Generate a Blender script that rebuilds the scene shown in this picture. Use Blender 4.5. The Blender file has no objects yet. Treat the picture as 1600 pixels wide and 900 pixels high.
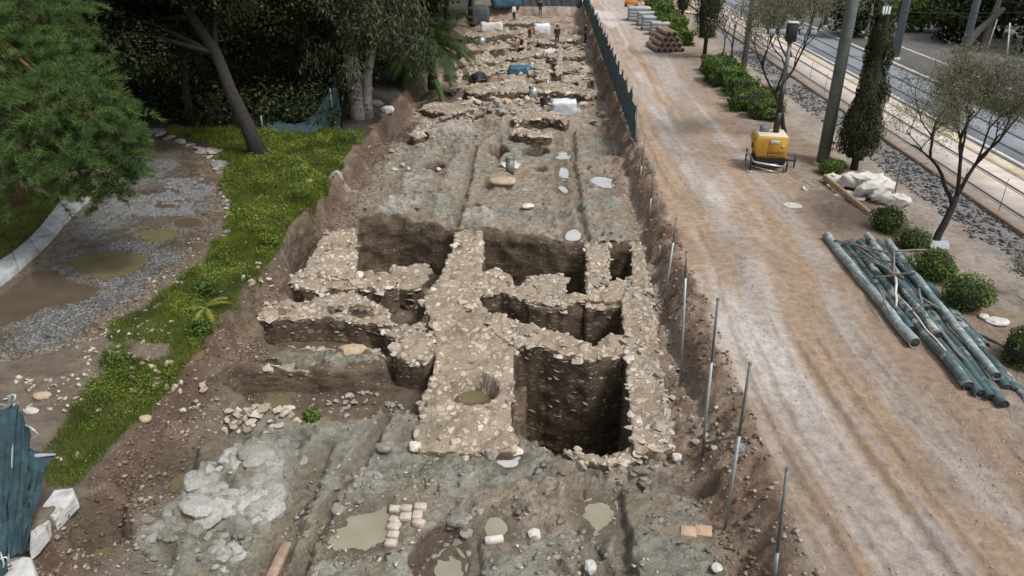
import bpy, bmesh, math, random
import numpy as np
from mathutils import Vector, Matrix, noise as mnoise

random.seed(11)
rng = np.random.default_rng(11)
scene = bpy.context.scene
col = scene.collection

# ------------------------------------------------------------------ camera
CAM_H = 10.0                      # height of the drone over the dirt road, metres
FPX = 1180.0                      # focal length in pixels of the 1600 px wide photograph
PITCH = math.atan(0.5)
SP, CP = math.sin(PITCH), math.cos(PITCH)
cam_data = bpy.data.cameras.new("camera")
cam_data.sensor_width = 36.0
cam_data.lens = 36.0 * FPX / 1600.0
cam_data.clip_start = 0.1
cam_data.clip_end = 6000.0
cam = bpy.data.objects.new("camera", cam_data)
cam.location = (0, 0, CAM_H)
cam.rotation_euler = (math.pi / 2 - PITCH, 0, 0)
col.objects.link(cam)
scene.camera = cam

# ------------------------------------------------------------------ sky, sun, exposure (overcast day)
SUN_EL, SUN_AZ = math.radians(58), math.radians(125)     # azimuth measured from +Y towards +X
world = bpy.data.worlds.new("World")
scene.world = world
world.use_nodes = True
wn = world.node_tree
bg = wn.nodes["Background"]
sky = wn.nodes.new("ShaderNodeTexSky")
sky.sky_type = 'NISHITA'
sky.sun_disc = False
sky.sun_elevation = SUN_EL
sky.sun_rotation = SUN_AZ
sky.air_density = 1.0
sky.dust_density = 5.0
hsv = wn.nodes.new("ShaderNodeHueSaturation")
hsv.inputs['Saturation'].default_value = 0.30
wn.links.new(sky.outputs[0], hsv.inputs['Color'])
wn.links.new(hsv.outputs[0], bg.inputs['Color'])
bg.inputs['Strength'].default_value = 0.115
sun_data = bpy.data.lights.new("sun", 'SUN')
sun_data.energy = 1.7
sun_data.angle = math.radians(10)
sun_data.color = (1.0, 0.975, 0.94)
sun = bpy.data.objects.new("sun", sun_data)
sd = Vector((math.sin(SUN_AZ) * math.cos(SUN_EL), math.cos(SUN_AZ) * math.cos(SUN_EL), math.sin(SUN_EL)))
sun.rotation_euler = (-sd).to_track_quat('-Z', 'Y').to_euler()
sun.location = (30, -20, 60)
col.objects.link(sun)
scene.view_settings.view_transform = 'Standard'
scene.view_settings.look = 'None'
scene.view_settings.gamma = 1.0
scene.view_settings.exposure = 0.25
scene.render.engine = 'CYCLES'
scene.cycles.use_denoising = True
scene.cycles.max_bounces = 6
scene.cycles.transparent_max_bounces = 4

# ------------------------------------------------------------------ plan survey helper
def P(px, py, z=0.0):
    """point of the place seen at a photograph pixel, at height z"""
    u, v = (px - 800.0) / FPX, (py - 450.0) / FPX
    zc = (CAM_H - z) / (SP + CP * v)
    return Vector((u * zc, zc * (CP - SP * v), z))

def PD(px, py, zc):
    """point at a photograph pixel and a camera depth zc"""
    u, v = (px - 800.0) / FPX, (py - 450.0) / FPX
    return Vector((u * zc, zc * (CP - SP * v), CAM_H - zc * (SP + CP * v)))

def poly(pts, z=0.0):
    return np.array([P(a, b, z)[:2] for a, b in pts])

SK = 0.044                        # the road and the trench run slightly right of straight ahead
def road(t, y, z=0.0):
    return Vector((t + SK * y, y, z))

# ------------------------------------------------------------------ numpy noise
def _h(ix, iy, iz, s):
    h = (ix * 374761393 + iy * 668265263 + iz * 1442695041 + s * 974711) & 0xffffffff
    h = ((h ^ (h >> 13)) * 1274126177) & 0xffffffff
    h = ((h ^ (h >> 15)) * 2246822519) & 0xffffffff
    return ((h ^ (h >> 16)) & 0xffffff) / float(0xffffff)

def n2(x, y, s=0):
    x = np.asarray(x, float); y = np.asarray(y, float)
    ix = np.floor(x).astype(np.int64); iy = np.floor(y).astype(np.int64)
    fx = x - ix; fy = y - iy
    fx = fx * fx * (3 - 2 * fx); fy = fy * fy * (3 - 2 * fy)
    z = np.zeros_like(ix)
    a = _h(ix, iy, z, s); b = _h(ix + 1, iy, z, s); c = _h(ix, iy + 1, z, s); d = _h(ix + 1, iy + 1, z, s)
    return (a + (b - a) * fx) * (1 - fy) + (c + (d - c) * fx) * fy

def n3(x, y, z, s=0):
    iz = np.floor(z).astype(np.int64); fz = z - iz; fz = fz * fz * (3 - 2 * fz)
    ix = np.floor(x).astype(np.int64); iy = np.floor(y).astype(np.int64)
    fx = x - ix; fy = y - iy
    fx = fx * fx * (3 - 2 * fx); fy = fy * fy * (3 - 2 * fy)
    def lay(k):
        a = _h(ix, iy, k, s); b = _h(ix + 1, iy, k, s); c = _h(ix, iy + 1, k, s); d = _h(ix + 1, iy + 1, k, s)
        return (a + (b - a) * fx) * (1 - fy) + (c + (d - c) * fx) * fy
    return lay(iz) * (1 - fz) + lay(iz + 1) * fz

def fbm(x, y, o=4, s=0, g=0.5):
    r = 0.0; a = 1.0; t = 0.0
    for i in range(o):
        r = r + a * n2(x * 2 ** i + 17.3 * i, y * 2 ** i - 9.1 * i, s + i); t += a; a *= g
    return r / t

def cells(x, y, s=0):
    """distance to the nearest cell border and one random value per cell"""
    ix = np.floor(x).astype(np.int64); iy = np.floor(y).astype(np.int64)
    f1 = np.full(x.shape, 9.0); f2 = np.full(x.shape, 9.0); cid = np.zeros(x.shape)
    z = np.zeros_like(ix)
    for dx in (-1, 0, 1):
        for dy in (-1, 0, 1):
            cx, cy = ix + dx, iy + dy
            d = np.hypot(cx + _h(cx, cy, z, s) - x, cy + _h(cx, cy, z + 1, s) - y)
            nearer = d < f1
            f2 = np.where(nearer, f1, np.minimum(f2, d))
            cid = np.where(nearer, _h(cx, cy, z + 2, s), cid)
            f1 = np.where(nearer, d, f1)
    return f2 - f1, cid

def sst(a, b, x):
    t = np.clip((x - a) / (b - a), 0, 1)
    return t * t * (3 - 2 * t)

def sdist(X, Y, pg):
    """signed distance to a polygon, negative inside"""
    d = np.full(X.shape, 1e9); ins = np.zeros(X.shape, bool)
    n = len(pg)
    for i in range(n):
        ax, ay = pg[i]; bx, by = pg[(i + 1) % n]
        ex, ey = bx - ax, by - ay
        wx, wy = X - ax, Y - ay
        t = np.clip((wx * ex + wy * ey) / (ex * ex + ey * ey + 1e-12), 0, 1)
        d = np.minimum(d, (wx - ex * t) ** 2 + (wy - ey * t) ** 2)
        c = ((ay <= Y) & (by > Y)) | ((by <= Y) & (ay > Y))
        if abs(by - ay) > 1e-9:
            ins ^= c & (X < ax + (Y - ay) / (by - ay) * ex)
    d = np.sqrt(d)
    return np.where(ins, -d, d)

def seg_dist(X, Y, pts):
    d = np.full(X.shape, 1e9)
    for (ax, ay), (bx, by) in zip(pts[:-1], pts[1:]):
        ex, ey = bx - ax, by - ay
        t = np.clip(((X - ax) * ex + (Y - ay) * ey) / (ex * ex + ey * ey + 1e-12), 0, 1)
        d = np.minimum(d, np.hypot(X - ax - ex * t, Y - ay - ey * t))
    return d

# ------------------------------------------------------------------ materials
def nodes_of(name):
    m = bpy.data.materials.new(name); m.use_nodes = True
    nt = m.node_tree
    return m, nt, nt.nodes["Principled BSDF"]

def mk_bump(nt, src, strength, dist, prev=None):
    b = nt.nodes.new("ShaderNodeBump")
    b.inputs['Strength'].default_value = strength
    b.inputs['Distance'].default_value = dist
    nt.links.new(src, b.inputs['Height'])
    if prev is not None: nt.links.new(prev, b.inputs['Normal'])
    return b.outputs[0]

def mk_noise(nt, scale, detail=4, rough=0.6, vec=None, dims=None):
    n = nt.nodes.new("ShaderNodeTexNoise")
    n.inputs['Scale'].default_value = scale; n.inputs['Detail'].default_value = detail
    n.inputs['Roughness'].default_value = rough
    if vec is not None: nt.links.new(vec, n.inputs['Vector'])
    return n.outputs['Fac']

def mk_ramp(nt, fac, stops):
    r = nt.nodes.new("ShaderNodeValToRGB")
    e = r.color_ramp.elements
    while len(e) < len(stops): e.new(0.5)
    for el, (p, c) in zip(e, stops):
        el.position = p; el.color = (*c, 1)
    nt.links.new(fac, r.inputs[0])
    return r.outputs[0]

def mk_mul(nt, a, b, fac=1.0):
    m = nt.nodes.new("ShaderNodeMix"); m.data_type = 'RGBA'; m.blend_type = 'MULTIPLY'
    m.inputs[0].default_value = fac
    nt.links.new(a, m.inputs[6]); nt.links.new(b, m.inputs[7])
    return m.outputs[2]

def mk_mix(nt, fac, a, b):
    m = nt.nodes.new("ShaderNodeMix"); m.data_type = 'RGBA'
    if isinstance(fac, float): m.inputs[0].default_value = fac
    else: nt.links.new(fac, m.inputs[0])
    for s, k in ((a, 6), (b, 7)):
        if isinstance(s, tuple): m.inputs[k].default_value = (*s, 1)
        else: nt.links.new(s, m.inputs[k])
    return m.outputs[2]

def wpos(nt):
    return nt.nodes.new("ShaderNodeNewGeometry").outputs['Position']

def plain(name, c, rough=0.8, var=0.25, nscale=6.0, bump=0.3, bscale=40.0, bdist=0.01, metal=0.0, c2=None, spots=None):
    """one real colour, broken up by two sizes of grain, with fine relief"""
    m, nt, b = nodes_of(name)
    pos = wpos(nt)
    lo = tuple(max(0, x * (1 - var)) for x in c)
    hi = tuple(min(1, x * (1 + var)) for x in (c2 or c))
    n = mk_noise(nt, nscale, 6, 0.65, pos)
    cc = mk_ramp(nt, n, [(0.32, lo), (0.68, hi)])
    if spots:
        s = mk_noise(nt, spots[1], 4, 0.6, pos)
        f = mk_ramp(nt, s, [(spots[2], (0, 0, 0)), (spots[2] + 0.08, (1, 1, 1))])
        cc = mk_mix(nt, f, cc, spots[0])
    nt.links.new(cc, b.inputs['Base Color'])
    b.inputs['Roughness'].default_value = rough
    b.inputs['Metallic'].default_value = metal
    if bump:
        nt.links.new(mk_bump(nt, mk_noise(nt, bscale, 4, 0.6, pos), bump, bdist), b.inputs['Normal'])
    return m

def leafy(name, stops, rough=0.6, trans=0.25, spec=0.3, lo=0.62):
    """foliage: every leaf its own tone"""
    m, nt, b = nodes_of(name)
    g = nt.nodes.new("ShaderNodeNewGeometry")
    c = mk_ramp(nt, g.outputs['Random Per Island'], stops)
    big = mk_noise(nt, 0.9, 3, 0.5, g.outputs['Position'])
    c = mk_mul(nt, c, mk_ramp(nt, big, [(0.3, (lo, lo * 1.06, lo * .97)), (0.7, (1.25, 1.2, 1.0))]))
    nt.links.new(c, b.inputs['Base Color'])
    b.inputs['Roughness'].default_value = rough
    b.inputs['Specular IOR Level'].default_value = spec
    if trans:
        t = nt.nodes.new("ShaderNodeBsdfTranslucent"); nt.links.new(c, t.inputs[0])
        mx = nt.nodes.new("ShaderNodeMixShader"); mx.inputs[0].default_value = trans
        out = nt.nodes["Material Output"]
        nt.links.new(b.outputs[0], mx.inputs[1]); nt.links.new(t.outputs[0], mx.inputs[2])
        nt.links.new(mx.outputs[0], out.inputs[0])
    return m

def terrain_material():
    m, nt, b = nodes_of("earth_and_rock")
    pos = wpos(nt)
    at = nt.nodes.new("ShaderNodeAttribute"); at.attribute_name = "tone"
    wt = nt.nodes.new("ShaderNodeAttribute"); wt.attribute_name = "wet"
    at2 = nt.nodes.new("ShaderNodeAttribute"); at2.attribute_name = "pebble"
    gm = nt.nodes.new("ShaderNodeMapRange"); gm.inputs['To Min'].default_value = 0.18; gm.inputs['To Max'].default_value = 1.0
    nt.links.new(at2.outputs['Fac'], gm.inputs['Value'])
    def mul_by(c, ramp):
        g2 = nt.nodes.new("ShaderNodeMix"); g2.data_type = 'RGBA'; g2.blend_type = 'MULTIPLY'
        nt.links.new(gm.outputs[0], g2.inputs[0]); nt.links.new(c, g2.inputs[6]); nt.links.new(ramp, g2.inputs[7])
        return g2.outputs[2]
    fine = mk_noise(nt, 22, 5, 0.7, pos)
    c = mul_by(at.outputs['Color'], mk_ramp(nt, fine, [(0.28, (0.60, 0.58, 0.56)), (0.5, (1.03, 1.03, 1.03)), (0.74, (1.5, 1.48, 1.46))]))
    mp = nt.nodes.new("ShaderNodeMapping"); mp.inputs['Scale'].default_value = (1, 1, 4.5)
    nt.links.new(pos, mp.inputs['Vector'])
    med = mk_noise(nt, 3.6, 6, 0.7, mp.outputs[0])
    c = mk_mul(nt, c, mk_ramp(nt, med, [(0.3, (0.66, 0.64, 0.62)), (0.5, (1, 1, 1)), (0.7, (1.28, 1.28, 1.28))]))
    grit = mk_noise(nt, 75, 3, 0.7, pos)
    c = mul_by(c, mk_ramp(nt, grit, [(0.3, (0.66, 0.65, 0.64)), (0.7, (1.42, 1.42, 1.42))]))
    # pebbles: pale bits pressed into the soil
    vo = nt.nodes.new("ShaderNodeTexVoronoi"); vo.inputs['Scale'].default_value = 15
    nt.links.new(pos, vo.inputs['Vector'])
    peb = mk_ramp(nt, vo.outputs['Distance'], [(0.16, (1, 1, 1)), (0.24, (0, 0, 0))])
    sel = nt.nodes.new("ShaderNodeSeparateColor"); nt.links.new(vo.outputs['Color'], sel.inputs[0])
    pick = mk_ramp(nt, sel.outputs[0], [(0.72, (0, 0, 0)), (0.80, (1, 1, 1))])
    pf = mk_mul(nt, peb, pick)
    pf = mk_mul(nt, pf, at2.outputs['Color'])
    c = mk_mix(nt, pf, c, (0.50, 0.46, 0.40))
    nt.links.new(c, b.inputs['Base Color'])
    rr = nt.nodes.new("ShaderNodeMapRange")
    rr.inputs['To Min'].default_value = 0.92; rr.inputs['To Max'].default_value = 0.34
    nt.links.new(wt.outputs['Fac'], rr.inputs['Value'])
    nt.links.new(rr.outputs[0], b.inputs['Roughness'])
    n1 = mk_bump(nt, mk_noise(nt, 6, 7, 0.75, pos), 0.9, 0.11)
    n2_ = mk_bump(nt, mk_noise(nt, 34, 5, 0.75, pos), 0.8, 0.03, n1)
    n3_ = mk_bump(nt, pf, 0.6, 0.02, n2_)
    nt.links.new(n3_, b.inputs['Normal'])
    return m

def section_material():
    """cut earth: damp layers with stones showing, darkened to carry the pit shade"""
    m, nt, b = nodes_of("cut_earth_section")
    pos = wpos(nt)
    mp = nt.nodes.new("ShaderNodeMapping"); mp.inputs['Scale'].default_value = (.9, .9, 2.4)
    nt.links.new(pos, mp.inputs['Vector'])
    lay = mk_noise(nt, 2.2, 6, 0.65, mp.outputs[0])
    c = mk_ramp(nt, lay, [(0.30, (0.060, 0.045, 0.032)), (0.48, (0.115, 0.086, 0.058)), (0.62, (0.165, 0.125, 0.083)), (0.75, (0.24, 0.19, 0.135))])  # damp earth tones, lowered further so pit shade is in the colour
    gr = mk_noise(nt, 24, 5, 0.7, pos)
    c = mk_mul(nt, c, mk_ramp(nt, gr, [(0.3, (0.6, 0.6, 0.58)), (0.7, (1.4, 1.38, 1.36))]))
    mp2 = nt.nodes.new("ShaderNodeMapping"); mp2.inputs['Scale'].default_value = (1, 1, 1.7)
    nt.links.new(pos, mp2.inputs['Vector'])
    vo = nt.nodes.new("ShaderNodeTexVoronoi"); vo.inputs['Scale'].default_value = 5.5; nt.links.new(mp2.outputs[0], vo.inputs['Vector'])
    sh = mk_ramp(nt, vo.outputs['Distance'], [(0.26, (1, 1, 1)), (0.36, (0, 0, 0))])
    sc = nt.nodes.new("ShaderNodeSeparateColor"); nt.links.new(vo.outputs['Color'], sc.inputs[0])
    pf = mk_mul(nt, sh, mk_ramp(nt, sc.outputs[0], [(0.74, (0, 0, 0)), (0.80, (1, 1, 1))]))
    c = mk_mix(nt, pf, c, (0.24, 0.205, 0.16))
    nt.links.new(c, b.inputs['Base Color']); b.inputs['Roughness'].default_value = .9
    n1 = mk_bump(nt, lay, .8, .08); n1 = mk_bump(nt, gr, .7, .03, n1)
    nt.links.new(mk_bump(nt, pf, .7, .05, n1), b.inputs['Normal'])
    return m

def masonry_material(name, stops, joint, scale, squash=1.0):
    """old rubble masonry: worn stones of mixed tone bedded in earthy mortar"""
    m, nt, b = nodes_of(name)
    pos = wpos(nt)
    wv = nt.nodes.new("ShaderNodeTexNoise"); wv.inputs['Scale'].default_value = 3.0; nt.links.new(pos, wv.inputs['Vector'])
    mx = nt.nodes.new("ShaderNodeMix"); mx.data_type = 'VECTOR'; mx.inputs[0].default_value = .12
    nt.links.new(pos, mx.inputs[4]); nt.links.new(wv.outputs['Color'], mx.inputs[5])
    mp = nt.nodes.new("ShaderNodeMapping"); mp.inputs['Scale'].default_value = (1, 1, squash); nt.links.new(mx.outputs[1], mp.inputs['Vector'])
    big = nt.nodes.new("ShaderNodeTexVoronoi"); big.inputs['Scale'].default_value = scale; big.inputs['Randomness'].default_value = 1.0
    edg = nt.nodes.new("ShaderNodeTexVoronoi"); edg.feature = 'DISTANCE_TO_EDGE'; edg.inputs['Scale'].default_value = scale
    for n in (big, edg): nt.links.new(mp.outputs[0], n.inputs['Vector'])
    sc = nt.nodes.new("ShaderNodeSeparateColor"); nt.links.new(big.outputs['Color'], sc.inputs[0])
    c = mk_ramp(nt, sc.outputs[0], stops)
    bed = mk_noise(nt, 1.6, 4, 0.6, pos)
    jw = nt.nodes.new("ShaderNodeMapRange"); jw.inputs['From Min'].default_value = .35; jw.inputs['From Max'].default_value = .65
    jw.inputs['To Min'].default_value = .04; jw.inputs['To Max'].default_value = .30
    nt.links.new(bed, jw.inputs['Value'])
    gt = nt.nodes.new("ShaderNodeMath"); gt.operation = 'SUBTRACT'; nt.links.new(edg.outputs['Distance'], gt.inputs[0]); nt.links.new(jw.outputs[0], gt.inputs[1])
    f = mk_ramp(nt, gt.outputs[0], [(0.0, (0, 0, 0)), (0.05, (1, 1, 1))])
    c = mk_mix(nt, f, joint, c)
    gr = mk_noise(nt, 26, 5, 0.7, pos)
    c = mk_mul(nt, c, mk_ramp(nt, gr, [(0.3, (0.62, 0.6, 0.58)), (0.7, (1.32, 1.3, 1.28))]))
    c = mk_mul(nt, c, mk_ramp(nt, mk_noise(nt, 1.1, 4, 0.6, pos), [(0.3, (0.72, 0.70, 0.66)), (0.7, (1.2, 1.2, 1.2))]))
    nt.links.new(c, b.inputs['Base Color']); b.inputs['Roughness'].default_value = .92
    n1 = mk_bump(nt, f, .8, .05); nt.links.new(mk_bump(nt, gr, .7, .03, n1), b.inputs['Normal'])
    return m

def paving_material():
    m, nt, b = nodes_of("pebble_paving")
    pos = wpos(nt)
    at = nt.nodes.new("ShaderNodeAttribute"); at.attribute_name = "tone"
    vo = nt.nodes.new("ShaderNodeTexVoronoi"); vo.inputs['Scale'].default_value = 8.5
    nt.links.new(pos, vo.inputs['Vector'])
    g = nt.nodes.new("ShaderNodeTexVoronoi"); g.feature = 'DISTANCE_TO_EDGE'; g.inputs['Scale'].default_value = 8.5
    nt.links.new(pos, g.inputs['Vector'])
    joint = mk_ramp(nt, g.outputs['Distance'], [(0.03, (0.40, 0.36, 0.32)), (0.12, (1.05, 1.05, 1.05))])
    sc = nt.nodes.new("ShaderNodeSeparateColor"); nt.links.new(vo.outputs['Color'], sc.inputs[0])
    tone = mk_ramp(nt, sc.outputs[0], [(0.0, (0.68, 0.70, 0.72)), (1.0, (1.35, 1.33, 1.28))])
    c = mk_mul(nt, mk_mul(nt, at.outputs['Color'], joint), tone)
    c = mk_mul(nt, c, mk_ramp(nt, mk_noise(nt, 1.7, 5, 0.6, pos), [(0.3, (0.75, 0.72, 0.68)), (0.7, (1.2, 1.2, 1.2))]))
    nt.links.new(c, b.inputs['Base Color'])
    wt = nt.nodes.new("ShaderNodeAttribute"); wt.attribute_name = "wet"
    rr = nt.nodes.new("ShaderNodeMapRange")
    rr.inputs['To Min'].default_value = 0.8; rr.inputs['To Max'].default_value = 0.3
    nt.links.new(wt.outputs['Fac'], rr.inputs['Value']); nt.links.new(rr.outputs[0], b.inputs['Roughness'])
    n1 = mk_bump(nt, joint, 0.8, 0.02)
    nt.links.new(mk_bump(nt, mk_noise(nt, 50, 4, 0.6, pos), 0.3, 0.01, n1), b.inputs['Normal'])
    return m

def stone_material(name, stops):
    m, nt, b = nodes_of(name)
    oi = nt.nodes.new("ShaderNodeObjectInfo"); g = nt.nodes.new("ShaderNodeNewGeometry")
    ad = nt.nodes.new("ShaderNodeMath"); ad.operation = 'ADD'
    nt.links.new(oi.outputs['Random'], ad.inputs[0]); nt.links.new(g.outputs['Random Per Island'], ad.inputs[1])
    fr = nt.nodes.new("ShaderNodeMath"); fr.operation = 'FRACT'; nt.links.new(ad.outputs[0], fr.inputs[0])
    c = mk_ramp(nt, fr.outputs[0], stops)
    c = mk_mul(nt, c, mk_ramp(nt, mk_noise(nt, 16, 5, 0.7, g.outputs['Position']), [(0.3, (0.62, 0.58, 0.54)), (0.7, (1.2, 1.2, 1.2))]))
    nt.links.new(c, b.inputs['Base Color'])
    b.inputs['Roughness'].default_value = 0.88
    nt.links.new(mk_bump(nt, mk_noise(nt, 30, 5, 0.7, g.outputs['Position']), 0.5, 0.02), b.inputs['Normal'])
    return m

def water_material(name, c, rough=0.06):
    m, nt, b = nodes_of(name)
    pos = wpos(nt)
    cc = mk_ramp(nt, mk_noise(nt, 1.6, 3, 0.5, pos), [(0.3, tuple(x * 0.86 for x in c)), (0.7, tuple(x * 1.1 for x in c))])
    nt.links.new(cc, b.inputs['Base Color'])
    b.inputs['Roughness'].default_value = rough
    b.inputs['IOR'].default_value = 1.33
    nt.links.new(mk_bump(nt, mk_noise(nt, 9, 2, 0.5, pos), 0.05, 0.01), b.inputs['Normal'])
    return m

M = {}
M['earth'] = terrain_material()
M['paving'] = paving_material()
M['section'] = section_material()
M['stone'] = stone_material('rubble_stone', [(0.0, (0.46, 0.39, 0.31)), (0.3, (0.55, 0.49, 0.41)), (0.55, (0.38, 0.32, 0.25)), (0.75, (0.33, 0.30, 0.26)), (1.0, (0.66, 0.61, 0.54))])
M['stone_grey'] = stone_material('grey_stone', [(0.0, (0.30, 0.27, 0.23)), (0.5, (0.40, 0.37, 0.33)), (1.0, (0.24, 0.20, 0.16))])
M['bedrock'] = stone_material('grey_bedrock', [(0.0, (0.17, 0.165, 0.135)), (0.4, (0.24, 0.235, 0.20)), (0.75, (0.31, 0.305, 0.275)), (1.0, (0.20, 0.17, 0.125))])
M['pale_rock'] = stone_material('pale_bedrock', [(0.0, (0.33, 0.325, 0.30)), (0.5, (0.43, 0.43, 0.415)), (1.0, (0.27, 0.265, 0.235))])
M['clod'] = stone_material('earth_clod', [(0.0, (0.12, 0.085, 0.056)), (0.5, (0.175, 0.125, 0.085)), (1.0, (0.23, 0.175, 0.125))])
M['cobble'] = stone_material('cobble_stone', [(0.0, (0.15, 0.155, 0.16)), (0.5, (0.21, 0.21, 0.21)), (1.0, (0.11, 0.11, 0.11))])
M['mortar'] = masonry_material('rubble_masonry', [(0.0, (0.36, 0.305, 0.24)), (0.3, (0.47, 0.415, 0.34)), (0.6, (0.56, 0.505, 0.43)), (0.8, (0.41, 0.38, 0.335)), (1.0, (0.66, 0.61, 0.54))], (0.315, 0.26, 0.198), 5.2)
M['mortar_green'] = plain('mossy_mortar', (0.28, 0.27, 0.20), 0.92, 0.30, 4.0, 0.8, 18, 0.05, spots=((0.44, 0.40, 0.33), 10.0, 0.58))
M['wall_face'] = masonry_material('buried_shaded_masonry', [(0.0, (0.13, 0.10, 0.072)), (0.4, (0.18, 0.14, 0.10)), (0.75, (0.235, 0.19, 0.14)), (1.0, (0.32, 0.27, 0.21))], (0.125, 0.092, 0.062), 4.6, 1.8)  # wall sides: earth-stained stone with shade painted into the darker tones
M['boulder_tan'] = plain('tan_boulder', (0.44, 0.33, 0.23), 0.9, 0.22, 7, 0.7, 20, 0.03)
M['boulder_grey'] = plain('grey_boulder', (0.21, 0.21, 0.195), 0.9, 0.35, 6, 0.8, 14, 0.05)
M['boulder_dark'] = plain('dark_boulder', (0.15, 0.12, 0.095), 0.9, 0.3, 6, 0.7, 20, 0.03)
M['brick'] = plain('pale_brick', (0.50, 0.43, 0.36), 0.9, 0.2, 12, 0.5, 60, 0.008)
M['tile'] = plain('buff_tile', (0.47, 0.34, 0.24), 0.85, 0.16, 9, 0.4, 60, 0.006)
M['marble'] = plain('white_block', (0.54, 0.54, 0.52), 0.8, 0.22, 5, 0.7, 18, 0.02, spots=((0.34, 0.30, 0.25), 3.0, 0.60))
M['concrete'] = plain('pale_concrete', (0.36, 0.375, 0.385), 0.85, 0.22, 3, 0.4, 40, 0.008, spots=((0.20, 0.21, 0.21), 1.6, 0.60))
M['tram_concrete'] = plain('tram_concrete', (0.54, 0.48, 0.43), 0.8, 0.18, 1.3, 0.3, 30, 0.006, spots=((0.52, 0.43, 0.29), 0.45, 0.60))
M['asphalt'] = plain('wet_asphalt', (0.27, 0.30, 0.33), 0.40, 0.20, 0.8, 0.3, 60, 0.006)
M['asphalt_grey'] = plain('grey_paving', (0.25, 0.24, 0.225), 0.6, 0.22, 0.6, 0.3, 50, 0.006)
M['kerb'] = plain('pale_kerb', (0.52, 0.50, 0.47), 0.8, 0.18, 2.5, 0.4, 30, 0.008)
M['kerb_brown'] = plain('rusty_kerb', (0.24, 0.17, 0.125), 0.85, 0.2, 2.5, 0.4, 30, 0.008)
M['rail'] = plain('rail_steel', (0.075, 0.075, 0.08), 0.5, 0.3, 2, 0.1, 30, 0.004, metal=0.3)
M['yellow_line'] = plain('ochre_slab', (0.50, 0.42, 0.30), 0.85, 0.25, .7, 0.3, 40, 0.006, spots=((0.54, 0.49, 0.43), 0.4, 0.50))
M['puddle_tan'] = water_material('milky_puddle', (0.285, 0.262, 0.195))
M['puddle_olive'] = water_material('olive_puddle', (0.155, 0.135, 0.075))
M['puddle_brown'] = water_material('brown_puddle', (0.105, 0.080, 0.055))
M['puddle_pale'] = water_material('pale_puddle', (0.46, 0.47, 0.46))  # high pale colour stands in for bright sky mirrored on the water
M['bark_dark'] = plain('dark_bark', (0.034, 0.030, 0.028), 0.95, 0.45, 9, 0.9, 25, 0.03)
M['bark_grey'] = plain('grey_bark', (0.085, 0.075, 0.066), 0.95, 0.35, 9, 0.9, 25, 0.03)
M['bark_pale'] = plain('pale_bark', (0.30, 0.27, 0.25), 0.9, 0.4, 3, 0.7, 18, 0.02, spots=((0.12, 0.105, 0.095), 2.2, 0.54))
M['bark_red'] = plain('reddish_bark', (0.16, 0.085, 0.055), 0.95, 0.35, 8, 0.9, 22, 0.03)
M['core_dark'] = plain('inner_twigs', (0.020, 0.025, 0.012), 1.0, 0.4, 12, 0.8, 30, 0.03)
M['pine'] = leafy('pine_needles', [(0.0, (0.048, 0.095, 0.030)), (0.5, (0.105, 0.185, 0.060)), (1.0, (0.185, 0.275, 0.100))], 0.6, 0.35)
M['dark_leaf'] = leafy('dark_leaves', [(0.0, (0.016, 0.022, 0.013)), (0.6, (0.036, 0.050, 0.026)), (0.92, (0.070, 0.088, 0.042)), (1.0, (0.110, 0.125, 0.062))], 0.8, 0.2, 0.1)
M['mid_leaf'] = leafy('mid_leaves', [(0.0, (0.020, 0.030, 0.014)), (0.6, (0.045, 0.065, 0.028)), (1.0, (0.100, 0.125, 0.055))], 0.8, 0.2, 0.1)
M['euc_leaf'] = leafy('eucalyptus_leaves', [(0.0, (0.035, 0.048, 0.028)), (0.6, (0.070, 0.090, 0.050)), (1.0, (0.125, 0.140, 0.080))], 0.6, 0.2)
M['palm_leaf'] = leafy('palm_leaflets', [(0.0, (0.035, 0.065, 0.020)), (1.0, (0.095, 0.150, 0.045))], 0.55, 0.25)
M['grass'] = leafy('grass_blades', [(0.0, (0.085, 0.125, 0.022)), (0.5, (0.160, 0.210, 0.040)), (1.0, (0.260, 0.290, 0.075))], 0.6, 0.35, .3, .5)
M['weed'] = leafy('weed_leaves', [(0.0, (0.095, 0.150, 0.024)), (0.6, (0.185, 0.255, 0.044)), (1.0, (0.280, 0.330, 0.080))], 0.6, 0.35, .3, .5)
M['bush'] = leafy('bush_leaves', [(0.0, (0.034, 0.070, 0.014)), (0.5, (0.090, 0.155, 0.030)), (1.0, (0.165, 0.240, 0.055))], 0.6, 0.25)
M['yellow_leaf'] = leafy('yellow_fronds', [(0.0, (0.20, 0.23, 0.05)), (1.0, (0.34, 0.36, 0.09))], 0.6, 0.25)
M['olive_leaf'] = leafy('olive_leaves', [(0.0, (0.130, 0.135, 0.095)), (0.5, (0.215, 0.215, 0.160)), (1.0, (0.310, 0.300, 0.235))], 0.6, 0.3)
M['cypress'] = leafy('cypress_sprays', [(0.0, (0.022, 0.030, 0.014)), (0.6, (0.045, 0.058, 0.026)), (1.0, (0.090, 0.095, 0.045))], 0.7, 0.1)
M['steel'] = plain('galvanised_steel', (0.40, 0.44, 0.45), 0.45, 0.2, 8, 0.1, 40, 0.003, metal=0.55)
M['steel_dark'] = plain('dull_steel', (0.20, 0.22, 0.215), 0.55, 0.25, 8, 0.1, 40, 0.003, metal=0.4)
M['pole_green'] = plain('weathered_pole', (0.125, 0.150, 0.140), 0.7, 0.25, 2.2, 0.3, 30, 0.006)
M['pole_blue'] = plain('blue_grey_pole', (0.125, 0.155, 0.175), 0.6, 0.2, 2.2, 0.2, 30, 0.006)
M['teal_net'] = plain('teal_netting', (0.080, 0.145, 0.170), 0.8, 0.5, 3.0, 0.6, 90, 0.01)
M['corner_net'] = plain('dark_teal_net', (0.022, 0.055, 0.066), 0.85, 0.5, 5.0, 0.7, 70, 0.012)
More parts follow.
